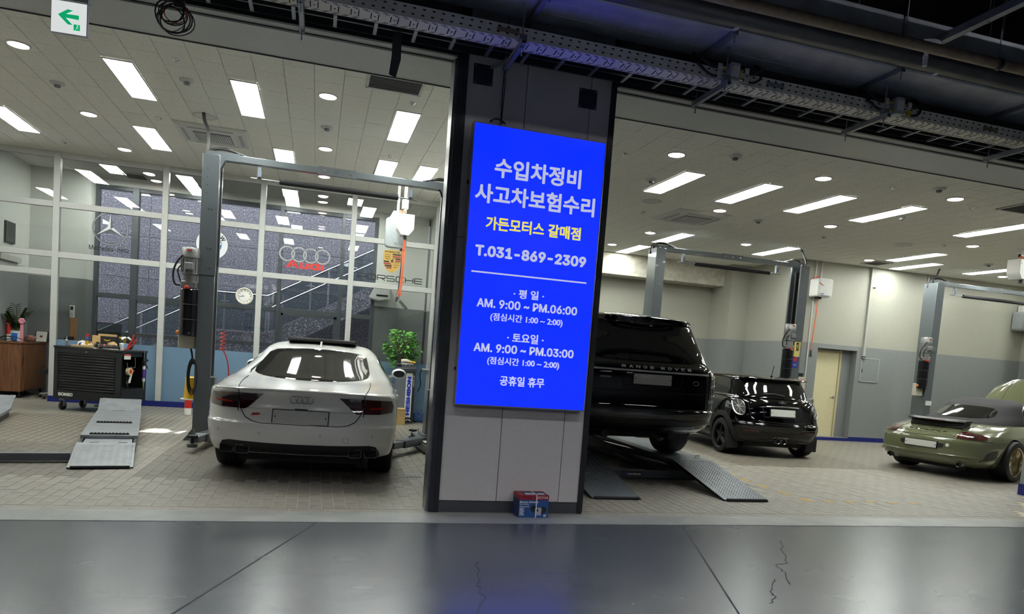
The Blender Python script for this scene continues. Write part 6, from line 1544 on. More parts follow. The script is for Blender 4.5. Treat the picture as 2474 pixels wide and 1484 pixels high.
t = place('yellow_tub', 'yellow plastic tub with lid at the back of the tool cart', 'tub', .28, y0 + .45); MB().lathe([(.05, 0), (.055, .17), (.06, .17), (.06, .2), (.02, .205)], n=24).obj('body', m_yellow, t)
t = place('clear_bag', 'frosted clear plastic bag standing on the right half of the cart', 'bag', .36, y0 + .4); q = MB().ball((0, 0, .1), .13, .07, .11, 14, 8); random.seed(4); q.v = [(a + random.uniform(-.02, .02), b2 + random.uniform(-.01, .01), max(0, c + random.uniform(-.02, .02))) for a, b2, c in q.v]; q.obj('film', glass('clear_film', 'c8ccc8', 1.0, .2), t)
m_pt = M('black_power_tool', '1a1b1d', .5)
for i, (x, y, rz, lab) in enumerate([(.22, .14, .4, 'black cordless driver lying left of the other on the cart'), (.36, .12, -.5, 'black cordless driver with red trim lying at the right of the cart')]):
    t = place('cordless_driver', lab, 'power tool', x, y0 + y, 1.04, rz); o = MB().lathe([(.015, -.1), (.03, -.08), (.034, .05), (.02, .09), (.012, .12)], (0, 0, .035), 'x', 16).obj('motor_body', m_pt, t); MB().bar((-.02, 0, .03), (-.05, .12, .025), .04, .05).obj('grip', m_pt, t, bevel=.01); MB().box(-.09, -.01, .11, .17, 0, .05).obj('battery', m_dark, t, bevel=.006); MB().lathe([(.035, -.01), (.035, .01)], (-.03, 0, .035), 'x', 16, False).obj('red_trim', m_red, t)
t = place('cable_heap', 'tangle of black cable on the front of the tool cart', 'cable', .27, y0 + .08); random.seed(12)
for k in range(5): MB().tube(arc_curve([(random.uniform(-.14, .14), random.uniform(-.05, .06), .008 + random.uniform(0, .04)) for _ in range(7)], 5), .006, 6).obj('strand', m_cable, t)
t = place('white_sticker_stack', 'stack of loose white papers at the front right of the cart', 'paper', .34, y0 + .06)
for k in range(4): o = MB().box(-.1, .1, -.05, .05, .003 * k, .003 * k + .002).obj('sheet', m_paper, t); o.rotation_euler = (0, 0, .15 * k - .2)
t = place('white_bottle', 'small white bottle with dark cap at the right end of the cart', 'bottle', x1 - .09, y0 + .14); MB().lathe([(.024, 0), (.026, .005), (.026, .1), (.012, .115)], n=16).obj('body', m_whitep, t); MB().lathe([(.014, .115), (.016, .12), (.014, .155), (.004, .158)], n=12).obj('cap', m_dark, t)
t = place('blue_tub', 'pale blue tub at the right end of the tool cart', 'tub', x1 - .17, y0 + .3); MB().lathe([(.06, 0), (.065, .1), (.068, .1), (.06, .105)], n=20).obj('body', M('pale_blue_plastic', '7fa0bd', .4), t)
t = place('red_pliers', 'red handled pliers leaning out over the right corner of the cart', 'tool', x1 - .03, y0 + .18); MB().tube(arc_curve([(0, 0, .0), (.03, 0, .08), (.09, 0, .18), (.11, 0, .26)]), .013).obj('handle', m_red, t); MB().tube(arc_curve([(-.03, 0, .0), (.05, .0, .05), (.12, 0, .13), (.15, 0, .18)]), .013).obj('handle', m_red, t); MB().bar((-.03, 0, .0), (.02, 0, .03), .02, .03).obj('jaw', m_steel, t)
# hanging on the cart's end
t = place('tape_dispenser', 'red handled packing tape dispenser with beige roll hanging on the cart end', 'tape dispenser', x1 + .03, y0 + .17, .70); 
MB().lathe([(.035, -.025), (.062, -.025), (.062, .025), (.035, .025), (.035, -.025)], (0, 0, 0), 'x', 26, False).obj('tape_roll', M('beige_tape', 'c8b993', .35), t); MB().lathe([(.034, -.027), (.034, .027)], (0, 0, 0), 'x', 20).obj('core', m_red, t); MB().bar((0, .02, .05), (0, .10, .0), .05, .015).obj('frame', m_red, t); MB().bar((0, .05, -.04), (0, .0, -.19), .03, .035).obj('handle', m_whitep, t, bevel=.008); MB().tube([(0, -.06, .14), (0, -.05, .05), (0, -.02, .04)], .004).obj('hook', m_steel, t)
t = place('caulking_gun', 'black caulking gun with a purple cartridge hanging at the cart corner', 'tool', x1 + .03, y1 - .12, .52); MB().lathe([(.01, 0), (.022, .01), (.024, .02), (.024, .26), (.02, .265)], n=18).obj('cartridge', m_whitep, t); MB().lathe([(.0245, .06), (.0245, .21)], n=18, caps=False).obj('purple_label', M('purple_print', '5a2f8c', .45), t); MB().lathe([(.002, -.13), (.009, -.02), (.012, 0)], n=10).obj('nozzle', M('lime_nozzle', '9fc24a', .5), t); MB().cyl((0, 0, .26), (0, 0, .52), .005, n=8).obj('push_rod', m_steel, t); MB().bar((0, -.02, .33), (0, .1, .36), .02, .03).obj('grip', m_dblack, t); MB().tube(arc_curve([(0, .02, .31), (0, .07, .27), (0, .10, .22)]), .008).obj('trigger', m_dblack, t); MB().box(-.02, .02, -.03, .03, .27, .35).obj('frame', m_dblack, t)
t = place('wire_hook_rack', 'bent chrome wire hook on the cart end beside the tape dispenser', 'hook', x1 + .02, y0 + .33, .72); MB().tube(arc_curve([(0, -.02, .2), (0, .0, .18), (0, .0, .05), (0, -.08, .04), (0, -.11, .06)]), .004).obj('wire', m_chrome, t)
t = place('spray_nozzle_bottle', 'dark little bottle standing in the cart side tray', 'bottle', x1 - .12, y0 + .34, .41); MB().lathe([(.025, 0), (.027, .005), (.027, .08), (.012, .1), (.008, .15), (.006, .19)], n=14).obj('body', m_dark, t)
t = thing('acrylic_board', 'framed clear panel standing behind the tool cart on the partition side', 'board', (-3.47, 13.7, 1.035 - .2)); MB().box(-.19, .19, 0, .006, 0, .62).obj('sheet', glass('grey_acrylic', 'ccd0cd', 1), t); 
for bx in ((-.2, -.185, 0, .6), (.185, .2, 0, .6), (-.2, .2, .6, .615)): MB().box(bx[0], bx[1], -.008, .012, bx[2], bx[3]).obj('frame_bar', m_dark, t)
MB().box(-.1, .1, -.05, .06, -.3, .01).obj('stand', m_dark, t); MB().box(-.16, .16, -.12, .13, -.835, -.82).obj('foot', m_dark, t); MB().box(-.03, .03, -.02, .03, -.82, -.3).obj('stem', m_dark, t)
t = thing('spray_can', 'white and red spray can on the floor left of the lift column', 'can', (-2.03, 12.9, 0)); MB().lathe([(.05, 0), (.055, .005), (.055, .3), (.04, .33), (.04, .335)], n=22).obj('body', m_whitep, t); MB().lathe([(.056, .12), (.056, .3)], n=22, caps=False).obj('red_label', m_red, t); MB().lathe([(.04, .335), (.04, .40), (.03, .41)], n=18).obj('cap', m_red, t)

# ================================================================== office things behind the doorway
m_wood = bpy.data.materials.new('walnut_wood'); m_wood.use_nodes = True
nt = m_wood.node_tree; pb = nt.nodes['Principled BSDF']; tc = nt.nodes.new('ShaderNodeTexCoord'); mp = nt.nodes.new('ShaderNodeMapping'); mp.inputs['Scale'].default_value = (14, 14, 1.2); nz = nt.nodes.new('ShaderNodeTexNoise'); nz.inputs['Scale'].default_value = 2.5; nz.inputs['Detail'].default_value = 6
rp_ = nt.nodes.new('ShaderNodeValToRGB'); rp_.color_ramp.elements[0].position = .3; rp_.color_ramp.elements[0].color = lin('4a2e1c'); rp_.color_ramp.elements[1].position = .7; rp_.color_ramp.elements[1].color = lin('7a5030')
nt.links.new(tc.outputs['Object'], mp.inputs[0]); nt.links.new(mp.outputs[0], nz.inputs['Vector']); nt.links.new(nz.outputs['Fac'], rp_.inputs['Fac']); nt.links.new(rp_.outputs[0], pb.inputs['Base Color']); pb.inputs['Roughness'].default_value = .45
cb = thing('sideboard', 'walnut sideboard with a slatted sliding door seen through the open doorway', 'cabinet', (-5.165, 14.9, 0), 0)
MB().box(-.18, .17, -.6, .6, .12, .97).obj('carcass', m_wood, cb, bevel=.004); MB().box(-.19, .185, -.62, .62, .97, 1.0).obj('top', m_wood, cb, bevel=.004)
for k in range(5): MB().box(.17, .182, -.5 + k * .1, -.41 + k * .1, .15, .94).obj('slat', m_wood, cb, bevel=.003)
MB().box(.182, .19, -.53, -.51, .6, .75).obj('pull', m_dark, cb)
for x in (-.12, .12):
    for y in (-.5, .5): MB().cyl((x, y, 0), (x, y, .12), .018, n=10).obj('leg', m_dark, cb)
t = thing('potted_plant', 'small glossy leaved plant in a white pot with a blue patch on the sideboard', 'plant', (-5.18, 14.62, 1.0))
MB().lathe([(.075, 0), (.085, .005), (.10, .19), (.105, .19), (.095, .17)], n=24).obj('pot', m_whitep, t); MB().box(-.045, .045, -.108, -.09, .02, .15).obj('blue_patch', m_dblue, t); MB().lathe([(.002, .165), (.095, .165)], n=20).obj('soil', M('dark_soil', '2a221b', .9), t)
m_leaf = M('dark_leaf', '23401f', .35, noise=.2, nscale=20); m_leaf2 = M('mid_leaf', '5c9a42', .45, noise=.25, nscale=14); m_stem = M('green_stem', '4a5c2c', .6); m_bark = M('brown_twig', '6a5138', .8, noise=.2)
def leaf(p, d, up, l, w_, name, m, parent, me_cache={}):
    k = (round(l, 2), round(w_, 2), m.name)
    if k not in me_cache:
        me = MB().add([(0, 0, 0), (-w_ / 2, l * .4, l * .05), (0, l * .45, -l * .02), (w_ / 2, l * .4, l * .05), (-w_ * .3, l * .8, 0), (0, l * .8, -l * .05), (w_ * .3, l * .8, 0), (0, l, -l * .09)], [(0, 2, 1), (0, 3, 2), (1, 2, 5, 4), (2, 3, 6, 5), (4, 5, 7), (5, 6, 7)]).mesh('leaf', smooth=0); me.materials.append(m); me_cache[k] = me
    o = link(name, me_cache[k], None, parent); d = Vector(d).normalized(); o.location = p; o.rotation_euler = d.to_track_quat('Y', 'Z').to_euler()
    return o
random.seed(21)
for k in range(8):
    a = 2 * PI * k / 8 + .2; r_ = .08 + .07 * (k % 2); h = .42 + .1 * random.random() - .1 * (k % 3); P = arc_curve([(0.02 * math.cos(a), .02 * math.sin(a), .16), (r_ * .6 * math.cos(a), r_ * .6 * math.sin(a), .16 + h * .5), (r_ * 1.5 * math.cos(a), r_ * 1.5 * math.sin(a), .16 + h * .95)], 6)
    s_ = MB().tube(P, .006, 6).obj('stalk', m_stem, t)
    for i in range(2, len(P), 1):
        for q in (-1, 1): leaf(P[i], (math.cos(a + q * 1.2), math.sin(a + q * 1.2), .5), None, .10, .06, 'leaf', m_leaf, s_)
t = thing('spray_can', 'tall can with red cap and red label at the left of the sideboard top', 'can', (-5.29, 14.6, 1.0)); MB().lathe([(.04, 0), (.042, .004), (.042, .3), (.035, .32)], n=20).obj('body', m_whitep, t); MB().lathe([(.036, .32), (.043, .325), (.043, .40), (.02, .41)], n=18).obj('cap', m_red, t); MB().lathe([(.0425, .12), (.0425, .3)], n=20, caps=False).obj('red_label', m_red, t)
t = thing('gift_ribbon', 'pink ribbon hanging beside the plant pot on the sideboard', 'ribbon', (-5.06, 14.5, 1.0)); MB().box(-.025, .025, 0, .01, 0, .32).obj('tail', M('pink_ribbon', 'd88a9c', .5), t); 
for k in range(6): MB().ball((.03 * math.cos(k), -.01, .37 + .03 * math.sin(k)), .028, .02, .028, 8, 6).obj('bow_loop', MATS['pink_ribbon'], t)
t = thing('cable_bundle', 'black cable lying in loops on the sideboard', 'cable', (-5.15, 14.42, 1.0)); MB().tube(arc_curve([(-.2, 0, .05), (-.14, -.01, .09), (-.02, 0, .06), (-.15, .0, .03), (-.2, .01, .07), (-.02, 0, .09), (.12, 0, .05), (.3, -.01, .02)]), .007).obj('loop', m_cable, t)
t = thing('folded_cloth_bag', 'red patterned wrapped snack bag lying on the sideboard', 'bag', (-5.04, 14.85, 1.0)); MB().ball((0, 0, .06), .10, .06, .065, 14, 8).obj('wrap', M('red_patterned_wrap', '8a5a52', .5, noise=.4, nscale=30), t)
t = thing('desk_calendar', 'white standing desk calendar at the doorway post', 'calendar', (-5.0, 15.25, 1.0)); MB().prism([(-.02, 0), (.12, 0), (.055, .2), (.045, .2)], 'x', -.1, .1).obj('stand', m_dblack, t); o = MB().add([(-.09, -.018, .008), (.09, -.018, .008), (.09, .042, .195), (-.09, .042, .195)], [(0, 1, 2, 3)]).obj('sheet', m_paper, t); MB().box(-.02, .02, -.0, .008, .09, .12).obj('red_print', m_dred, t)
t = thing('desk', 'dark office desk behind the doorway post with a slanted grey leg', 'desk', (-4.15, 15.25, 0)); MB().box(-.45, .6, -.3, .3, .95, .98).obj('top', m_dark, t); MB().bar((-.38, -.25, .95), (-.2, -.25, .0), .03, .03).obj('leg', m_steel, t); MB().bar((.5, -.25, .95), (.5, -.25, 0), .03, .03).obj('leg', m_steel, t); MB().box(-.2, .55, .1, .14, .3, .95).obj('back_panel', m_dark, t); MB().box(-.44, -.3, -.06, .0, .98, 1.14).obj('speaker_stub', m_dblack, t)
t = thing('office_chair', 'black office chair base with chrome star foot behind the partition post', 'chair', (-4.55, 14.7, 0))
for k in range(5):
    a = 2 * PI * k / 5 + .5; MB().bar((0, 0, .1), (.28 * math.cos(a), .28 * math.sin(a), .07), .04, .03).obj('foot', m_chrome, t); MB().lathe([(.02, -.02), (.03, -.015), (.03, .015), (.02, .02)], (.28 * math.cos(a), .28 * math.sin(a), .03), 'x', 12).obj('castor', m_rubber, t)
MB().cyl((0, 0, .1), (0, 0, .45), .025).obj('stem', m_dark, t); MB().box(-.24, .24, -.24, .24, .45, .53).obj('seat', m_pt, t, bevel=.03, seg=2)
t = thing('wall_screen', 'dark grey panel with clock digits on the office side wall', 'display', (-5.355, 14.68, 2.74)); MB().box(0, .03, -.2, .2, 0, .37).obj('panel', M('screen_dark', '2c2e2f', .3), t, bevel=.003)
for y, c in ((-.10, '1'), (-.02, '3'), (.08, '5')): lettering('digits', c, M('digit_grey', '8f9496', .5), t, (.032, y, .06), (0, 1, 0), (0, 0, 1), None, .05, .0, .001)
t = thing('wall_rail', 'light grey boxed rail along the office side wall', 'rail', (-5.355, 14.2, 2.42)); MB().box(0, .06, 0, .9, 0, .10).obj('rail_body', m_fix, t)
t = thing('thermostat', 'white thermostat remote in a holder at the office wall corner', 'thermostat', (-4.60, 15.6, 1.5)); MB().box(-.04, .04, -.02, .02, 0, .24).obj('body', m_whitep, t, bevel=.006); MB().box(-.025, .025, -.024, -.02, .15, .22).obj('screen', m_dark, t); MB().box(-.03, .03, -.023, -.02, .03, .1).obj('keypad', m_fix, t)
t = thing('corner_board', 'narrow brown wooden board on the office wall under the thermostat', 'board', (-4.57, 15.6, .0)); MB().box(-.05, .05, -.02, .02, .1, 1.5).obj('plank', M('oak_board', 'a87a4a', .5, noise=.1), t)
t = thing('wall_speaker_unit', 'white wall mounted air unit on the office pier', 'air conditioner', (1.30, 15.75, 2.42)); MB().prism([(-.25, 0), (-.1, .32), (.2, .32), (.2, 0), (-.05, -.05)], 'y', -.1, .25).obj('housing', m_whitep, t, bevel=.02, seg=2); MB().box(-.1, .15, -.105, -.1, .05, .09).obj('outlet', m_dark, t)
# ficus and console at the right end of the left bay
t = thing('ficus_tree', 'bushy green potted tree behind the grey lift console', 'plant', (1.60, 13.72, 0))
MB().lathe([(.14, 0), (.15, .01), (.19, .42), (.2, .42), (.18, .4)], n=24).obj('pot', m_whitep, t); MB().lathe([(.002, .39), (.18, .39)], n=20).obj('soil', MATS['dark_soil'], t)
random.seed(33)
tr_ = MB().tube(arc_curve([(0, 0, .39), (.02, 0, .7), (-.01, .02, .95), (.03, 0, 1.2)]), .02).obj('trunk', m_bark, t)
nl = 0
for k in range(40):
    a = random.uniform(0, 2 * PI); h = random.uniform(1.0, 1.75); r_ = random.uniform(.12, .38) * (1.1 - abs(h - 1.4) * .9); P = arc_curve([(0, 0, .85 + .15 * random.random()), (r_ * .4 * math.cos(a), r_ * .4 * math.sin(a), (h + .95) / 2 + .05), (r_ * math.cos(a), r_ * math.sin(a), h)], 5)
    br = MB().tube(P, .005, 5).obj('branch', m_bark, t)
    for i in range(3, len(P)):
        for q in range(3):
            if nl >= 298: break
            aa = a + random.uniform(-1.6, 1.6); leaf(P[i], (math.cos(aa), math.sin(aa), random.uniform(-.5, .4)), None, random.choice([.13, .15]), .062, 'leaf', m_leaf2, br); nl += 1
fl = MB()
for k in range(420):
    a = random.uniform(0, 2 * PI); h = random.uniform(1.02, 1.74); r_ = math.sqrt(random.random()) * .34 * max(.25, 1.05 - abs(h - 1.38) * 1.6)
    p = Vector((r_ * math.cos(a), r_ * math.sin(a) * .8, h)); d = Vector((math.cos(a + random.uniform(-1, 1)), math.sin(a + random.uniform(-1, 1)), random.uniform(-.6, .3))).normalized(); q = d.orthogonal().normalized(); l = random.uniform(.08, .12); w_ = l * .42
    q = (q + Vector((0, 0, .01))).normalized()
    fl.add([p, p + d * l * .5 + q * w_ * .5, p + d * l, p + d * l * .5 - q * w_ * .5], [(0, 1, 2, 3)])
o = fl.obj('foliage', m_leaf2, t, smooth=0); o['kind'] = 'stuff'
m_con = M('console_grey', '6f757c', .4, .2)
cs = thing('lift_console', 'grey lift control console with a vertical blue brand panel', 'control console', (1.64, 13.12, 0), .0)
MB().box(-.17, .17, -.02, .36, 0, .97).obj('cabinet', m_con, cs, bevel=.006); MB().prism([(-.06, .97), (.36, .97), (.36, 1.13), (.30, 1.15), (-.06, 1.03)], 'x', -.18, .18).obj('desk_top', M('console_dark', '3c4045', .4, .2), cs, bevel=.006)
MB().box(.0, .12, -.024, -.02, .1, .94).obj('white_panel', m_whitep, cs); MB().box(.12, .165, -.024, -.02, .02, .94).obj('black_panel', m_dblack, cs); MB().box(.0, .165, -.025, -.021, .02, .12).obj('black_panel', m_dblack, cs)
lettering('lettering', 'HESHBON', M('brand_blue', '2438b4', .4), cs, (.06, -.0245, .52), (0, 0, 1), (-1, 0, 0), .72, .075, .05, .002); lettering('lettering', 'Vehicle Lift', m_whitep, cs, (.142, -.0245, .80), (0, 0, 1), (-1, 0, 0), .22, .022, .01, .002)
flat(cs, [(.03, .05), (.06, .095), (.08, .07), (.10, .09), (.14, .05), (.12, .05), (.10, .065), (.06, .07), (.045, .05)], m_whitep, -.027, 'car_logo')
for i in range(4): MB().lathe([(.02, 0), (.02, .02), (.012, .03)], (-.11 + i * .07, .1, 1.07), 'z', 12).obj('knob', m_dblack, cs)
MB().box(-.14, .14, .13, .28, 1.09, 1.125).obj('button_plate', m_whitep, cs)
t = thing('cordless_phone', 'black handset standing on the console left corner', 'phone', (1.50, 13.15, 1.06)); MB().box(-.03, .03, -.02, .02, .03, .24).obj('handset', m_dblack, t, bevel=.01); MB().box(-.05, .05, -.04, .05, 0, .05).obj('cradle', m_dblack, t, bevel=.01)
t = thing('work_gloves', 'crumpled pale work gloves on the console top', 'gloves', (1.62, 13.3, 1.13)); q = MB().ball((0, 0, .03), .1, .06, .035, 12, 7); q.v = [(a + random.uniform(-.012, .012), b2, max(0, c + random.uniform(-.01, .01))) for a, b2, c in q.v]; q.obj('palm', M('cream_cotton', 'cfc7b2', .8), t)
for k in range(5): MB().tube(arc_curve([(.06 + .01 * k, -.04 + .02 * k, .02), (.1, -.05 + .025 * k, .035), (.13, -.06 + .03 * k, .015)]), .011).obj('finger', MATS['cream_cotton'], t)
t = thing('yellow_grips', 'yellow ended tool lying at the console right', 'tool', (1.76, 13.22, 1.12)); MB().tube(arc_curve([(-.05, 0, .02), (0, .02, .03), (.05, 0, .02)]), .018).obj('grip', m_yellow, t); MB().cyl((-.05, 0, .02), (-.1, -.01, .02), .01).obj('tip', m_steel, t)
t = thing('wooden_crate', 'small plain wooden box on the floor against the console', 'box', (1.50, 12.95, 0), .15); MB().box(-.12, .12, -.12, .12, 0, .29).obj('body', M('pine_wood', 'b89a66', .6, noise=.12, nscale=9), t, bevel=.003); MB().box(-.125, .125, -.125, .125, .27, .295).obj('lid', MATS['pine_wood'], t); MB().box(-.115, -.09, -.124, -.12, .05, .2).obj('stencil', m_dark, t)
t = thing('blue_rag', 'crumpled blue cloth on the floor right of the console', 'cloth', (2.02, 13.55, 0)); q = MB().ball((0, 0, .06), .26, .16, .10, 18, 10); random.seed(8); q.v = [(a + random.uniform(-.03, .03), b2 + random.uniform(-.03, .03), max(.003, c + random.uniform(-.03, .035))) for a, b2, c in q.v]; q.obj('folds', M('blue_cloth', '2f4a78', .85, noise=.15), t, smooth=70)
t = thing('wall_valve', 'white air valve with hose on the partition end post', 'valve', (2.20, 14.03, 1.0)); MB().cyl((0, 0, 0), (-.14, 0, 0), .02).obj('pipe', m_whitep, t); MB().cyl((-.05, 0, 0), (-.05, 0, .1), .015).obj('stem', m_whitep, t); MB().tube(arc_curve([(-.14, 0, 0), (-.18, -.02, -.1), (-.15, 0, -.3), (-.2, 0, -.45)]), .009).obj('hose', m_cable, t)

# ================================================================== hose and lamp reels
def ceil_reel(lab, x, y, zc, ztop):
    t = thing('hose_reel', lab, 'hose reel', (x, y, zc))
    P = [(-.13, .30), (.16, .30), (.16, .05), (.08, -.06), (-.06, -.06), (-.13, .05)]
    MB().prism([(a, b2) for a, b2 in P], 'y', -.02, .24).obj('housing', m_whitep, t, bevel=.008)
    for a, b2 in ((-.1, .22), (.13, .06)): MB().cyl((a, -.024, b2), (a, -.02, b2), .006, n=8).obj('screw', m_dark, t)
    MB().box(-.03, .02, .06, .13, .34, ztop - zc).obj('ceiling_bracket', m_fix, t); MB().box(-.055, .045, .04, .15, .40, .55).obj('bracket_block', m_whitep, t); MB().box(-.03, .01, .08, .12, .3, ztop - zc).obj('drop_tube', m_fix, t)
    MB().tube([(-.05 + .05 * math.cos(a), .02, .33 + .02 * math.sin(a * 2)) for a in [2 * PI * i / 16 for i in range(16)]], .012, 6, close=True).obj('hose_loop', m_ohose, t)
    MB().lathe([(.028, -.12), (.03, -.06), (.02, -.05)], (.02, .06, 0), 'z', 12).obj('outlet', m_dblack, t)
    return t
T1 = ceil_reel('white boxed hose reel hung from the ceiling near the gold crest', 1.36, 12.4, 3.40, ZL)
MB().tube(arc_curve([(.02, .06, -.1), (.0, .06, -.35), (.0, .05, -.8), (-.03, .05, -1.05), (-.05, .05, -1.12)]), .011).obj('hose', m_ohose, T1); MB().tube(arc_curve([(.025, .06, -.1), (.03, .06, -.4), (.02, .05, -.85), (.0, .05, -1.1)]), .011).obj('hose', m_ohose, T1); MB().cyl((-.05, .05, -1.12), (-.065, .05, -1.2), .018, n=10).obj('air_nozzle', m_dblack, T1)
T2 = thing('drum_reel', 'translucent grey hose drum behind the white reel box', 'hose reel', (1.27, 12.75, 3.38)); MB().prism(rrect(-.2, .18, -.22, .3, .06), 'y', 0, .12).obj('case', M('grey_case', '9aa0a2', .35), T2, bevel=.012, seg=2); lettering('lettering', 'E·A', m_silver, T2, (.02, -.002, -.14), (1, 0, 0), (0, 0, 1), .13, .05, .02, .004)
for a, b2 in ((-.16, .25), (-.16, -.17), (.14, -.17)): MB().cyl((a, -.006, b2), (a, 0, b2), .012, n=10).obj('bolt', m_steel, T2)
MB().box(-.02, .02, .03, .07, .3, ZL - 3.38).obj('drop_tube', m_fix, T2); MB().lathe([(.05, -.26), (.04, -.23), (.02, -.22)], (.12, .05, 0), 'z', 14).obj('outlet', m_dblack, T2); MB().tube(arc_curve([(.12, .05, -.25), (.11, .05, -.6), (.09, .04, -.95), (.09, .04, -1.0)]), .010).obj('black_hose', m_cable, T2)
MB().box(.06, .12, .02, .05, -1.14, -1.0).obj('coupler', m_steel, T2); MB().bar((.12, .04, -1.14), (.26, .03, -1.28), .03, .05).obj('clear_nozzle', glass('clear_plastic', 'd0d6d4', 1.5), T2)
T3 = thing('wall_hose_reel', 'white wall hose reel with a hanging orange hose left of the cream door', 'hose reel', (10.80, 13.6, 3.22)); MB().prism(rrect(-.22, .16, 0, .40, .05), 'y', -.28, .03).obj('case', m_whitep, T3, bevel=.015, seg=2); MB().prism(rrect(-.20, .14, .02, .38, .05), 'y', -.30, -.28).obj('cover', m_fix, T3, bevel=.01); MB().box(-.16, -.08, -.303, -.30, .05, .07).obj('blue_label', m_dblue, T3); MB().box(-.14, -.02, -.16, -.08, -.04, .0).obj('outlet', m_dblack, T3)
MB().tube(arc_curve([(-.08, -.12, -.04), (-.09, -.12, -.5), (-.12, -.12, -1.0), (-.12, -.12, -1.2)]), .012).obj('hose', m_ohose, T3); MB().lathe([(.035, -1.34), (.02, -1.2), (.014, -1.18)], (-.12, -.12, 0), 'z', 12).obj('hose_stop', m_dblack, T3); MB().tube(arc_curve([(-.1, -.29, .24), (-.16, -.31, .26), (-.22, -.3, .3)]), .01).obj('hose_tail', m_ohose, T3); MB().tube(arc_curve([(-.22, -.1, .4), (-.12, -.1, .46), (0, 0, .44)]), .012).obj('feed_hose', m_ohose, T3)
T4 = ceil_reel('white boxed hose reel cut by the right picture edge', 12.28, 10.0, 3.55, ZR)
T5 = thing('wall_hose_reel', 'grey wall hose reel at the right end of the back wall', 'hose reel', (16.75, 13.6, 2.95)); MB().prism(rrect(-.2, .18, 0, .46, .06), 'y', -.25, .03).obj('case', M('grey_case'), T5, bevel=.015, seg=2); MB().box(-.06, .06, -.1, .02, .46, .62).obj('bracket', m_whitep, T5); MB().cyl((.14, -.26, .4), (.14, -.25, .4), .014, n=10).obj('bolt', m_steel, T5)
# conduits, wall hatch, rail by the door
def conduit(lab, pts, r=.012):
    o = MB().tube(pts, r).obj('wall_conduit', m_fix); tag(o, lab, 'conduit', 'thin wall conduits'); return o
conduit('thin white conduit down the wall behind the white reel', [(10.72, 13.63, 4.05), (10.72, 13.63, 1.0)]); conduit('thin conduit right of the white reel reaching the ceiling', [(10.86, 13.62, 4.05), (10.86, 13.62, 3.66)])
conduit('thin looped conduit on the wall right of the far lift column', [(13.86, 13.63, 4.05), (13.82, 13.63, 2.98), (13.90, 13.63, 2.98), (13.95, 13.63, 4.05)], .010)
t = thing('wall_chase', 'square grey conduit chase running down the wall to the hatch', 'conduit', (12.24, 13.65, 0)); MB().box(-.03, .03, -.05, 0, 1.98, ZR).obj('cover', M('chase_grey', 'a3a39b', .5), t); MB().box(.03, .16, -.04, 0, 3.6, ZR).obj('short_cover', m_cream, t); MB().box(-.03, .06, -.05, 0, 1.95, 2.0).obj('elbow', m_grayp, t)
t = thing('wall_hatch', 'flush grey hatch with a thin pale frame on the wainscot', 'hatch', (12.47, 13.65, 1.41)); MB().box(-.24, .24, -.012, 0, .02, .54).obj('leaf', m_grayp, t, bevel=.002)
for bx in ((-.26, -.24, 0, .56), (.24, .26, 0, .56), (-.26, .26, 0, .02), (-.26, .26, .54, .56)): MB().box(bx[0], bx[1], -.016, 0, bx[2], bx[3]).obj('frame_bar', M('hatch_frame', '9ea3a4', .45), t)
MB().box(-.22, -.205, -.02, -.012, .22, .30).obj('latch', m_dblack, t)
t = thing('guard_rail', 'small grey tube rail behind the black hatchback near the door', 'rail', (10.55, 13.3, 0)); MB().tube(arc_curve([(-.25, 0, .0), (-.25, 0, .85), (-.2, 0, .92), (.1, 0, .92), (.17, 0, .85), (.17, 0, 0)]), .03).obj('tube', m_liftl, t); MB().cyl((-.25, 0, .6), (.17, 0, .6), .012).obj('cross_bar', m_red, t)
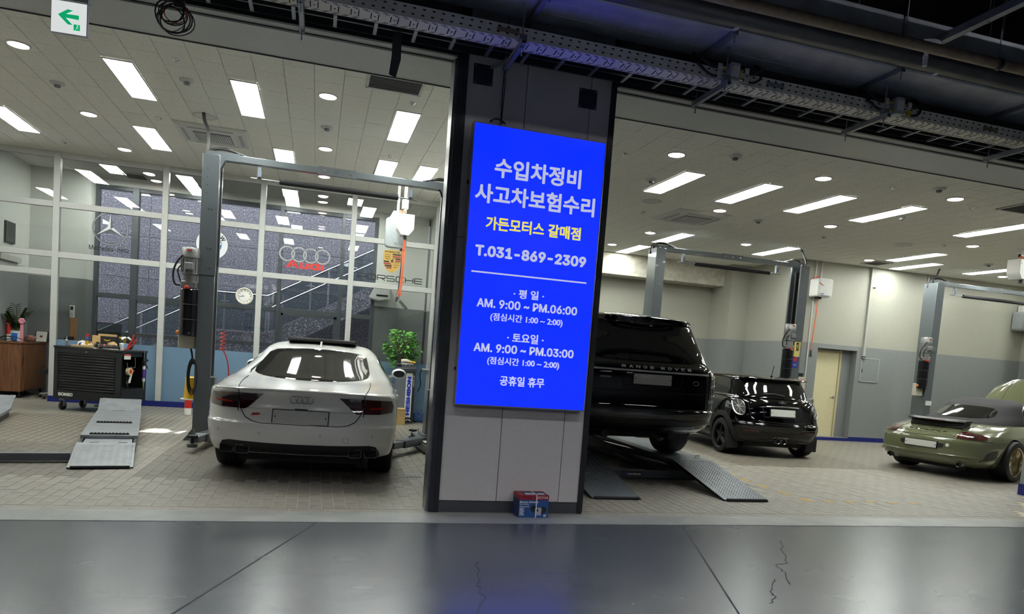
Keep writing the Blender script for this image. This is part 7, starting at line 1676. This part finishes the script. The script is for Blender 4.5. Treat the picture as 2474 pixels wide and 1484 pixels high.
# bench grinder carton
bx = thing('grinder_carton', 'red and blue bench grinder carton with a white strap at the pillar foot', 'box', (1.945, 5.9, 0), .0)
m_bblue = M('carton_blue', '1d4a86', .55, noise=.12, nscale=30); m_bred = M('carton_red', '8f1d2a', .55, noise=.05); m_bdark = M('carton_dark_blue', '26365e', .6)
MB().box(-.138, .138, 0, .19, .0, .205).obj('carton', m_bblue, bx, bevel=.002)
MB().box(-.1385, .1385, -.0012, .1905, .165, .2055).obj('red_band', m_bred, bx); MB().box(-.09, .12, .02, .16, .2055, .2065).obj('top_print', m_bdark, bx); MB().box(-.07, .03, .03, .09, .2066, .2072).obj('top_label', m_tagp, bx); MB().box(.045, .11, .03, .09, .2066, .2072).obj('top_label', m_tagp, bx)
MB().box(-.1395, -.138, .0, .19, 0, .165).obj('side_print', m_bdark, bx)
lettering('lettering', 'VICTOR', m_whitep, bx, (.075, -.002, .186), (1, 0, 0), (0, 0, 1), .105, .02, .01, .0008); lettering('lettering', 'HD-125A', m_dblack, bx, (-.065, -.002, .188), (1, 0, 0), (0, 0, 1), .08, .014, .01, .0008)
lettering('lettering', 'Bench Grinder', m_whitep, bx, (-.045, -.001, .145), (1, 0, 0), (0, 0, 1), .175, .018, .02, .0008); lettering('lettering', '탁상그라인더', m_whitep, bx, (-.09, -.001, .124), (1, 0, 0), (0, 0, 1), .085, .015, .01, .0008)
for k in range(7): MB().box(-.13, -.085 - .004 * (k % 3), -.0015, 0, .025 + k * .010, .030 + k * .010).obj('print_line', m_tagp, bx)
MB().prism([(-.13, .1), (-.04, .1), (-.04, .105), (-.13, .105)], 'y', -.0015, 0).obj('print_line', m_tagp, bx)
g_ = MB().prism(circle_pts(.03, 20, (.0, .085)), 'y', -.002, 0).obj('printed_wheel', M('print_black', '1c1c22', .6), bx); MB().prism(rrect(.015, .075, .045, .095, .01), 'y', -.003, 0).obj('printed_motor', M('print_grey', 'a3a3ab', .5), bx); MB().prism(circle_pts(.032, 20, (.09, .075)), 'y', -.0025, 0).obj('printed_wheel', MATS['print_black'], bx); MB().prism([(.02, .025), (.075, .025), (.07, .048), (.025, .048)], 'y', -.0028, 0).obj('printed_base', MATS['print_grey'], bx); MB().box(.03, .045, -.0035, 0, .06, .08).obj('printed_switch', m_dblack, bx)
lb = MB().box(.098, .122, -.002, 0, .012, .034).obj('mark_label', m_tagp, bx); lettering('lettering', 'CE', m_dblack, lb, (.11, -.0022, .023), (1, 0, 0), (0, 0, 1), .017, .013, .02, .0006)
MB().box(.018, .027, -.0045, .001, .0, .21).obj('strap', m_whitep, bx); MB().box(.018, .027, -.0045, .1945, .207, .2105).obj('strap', m_whitep, bx)
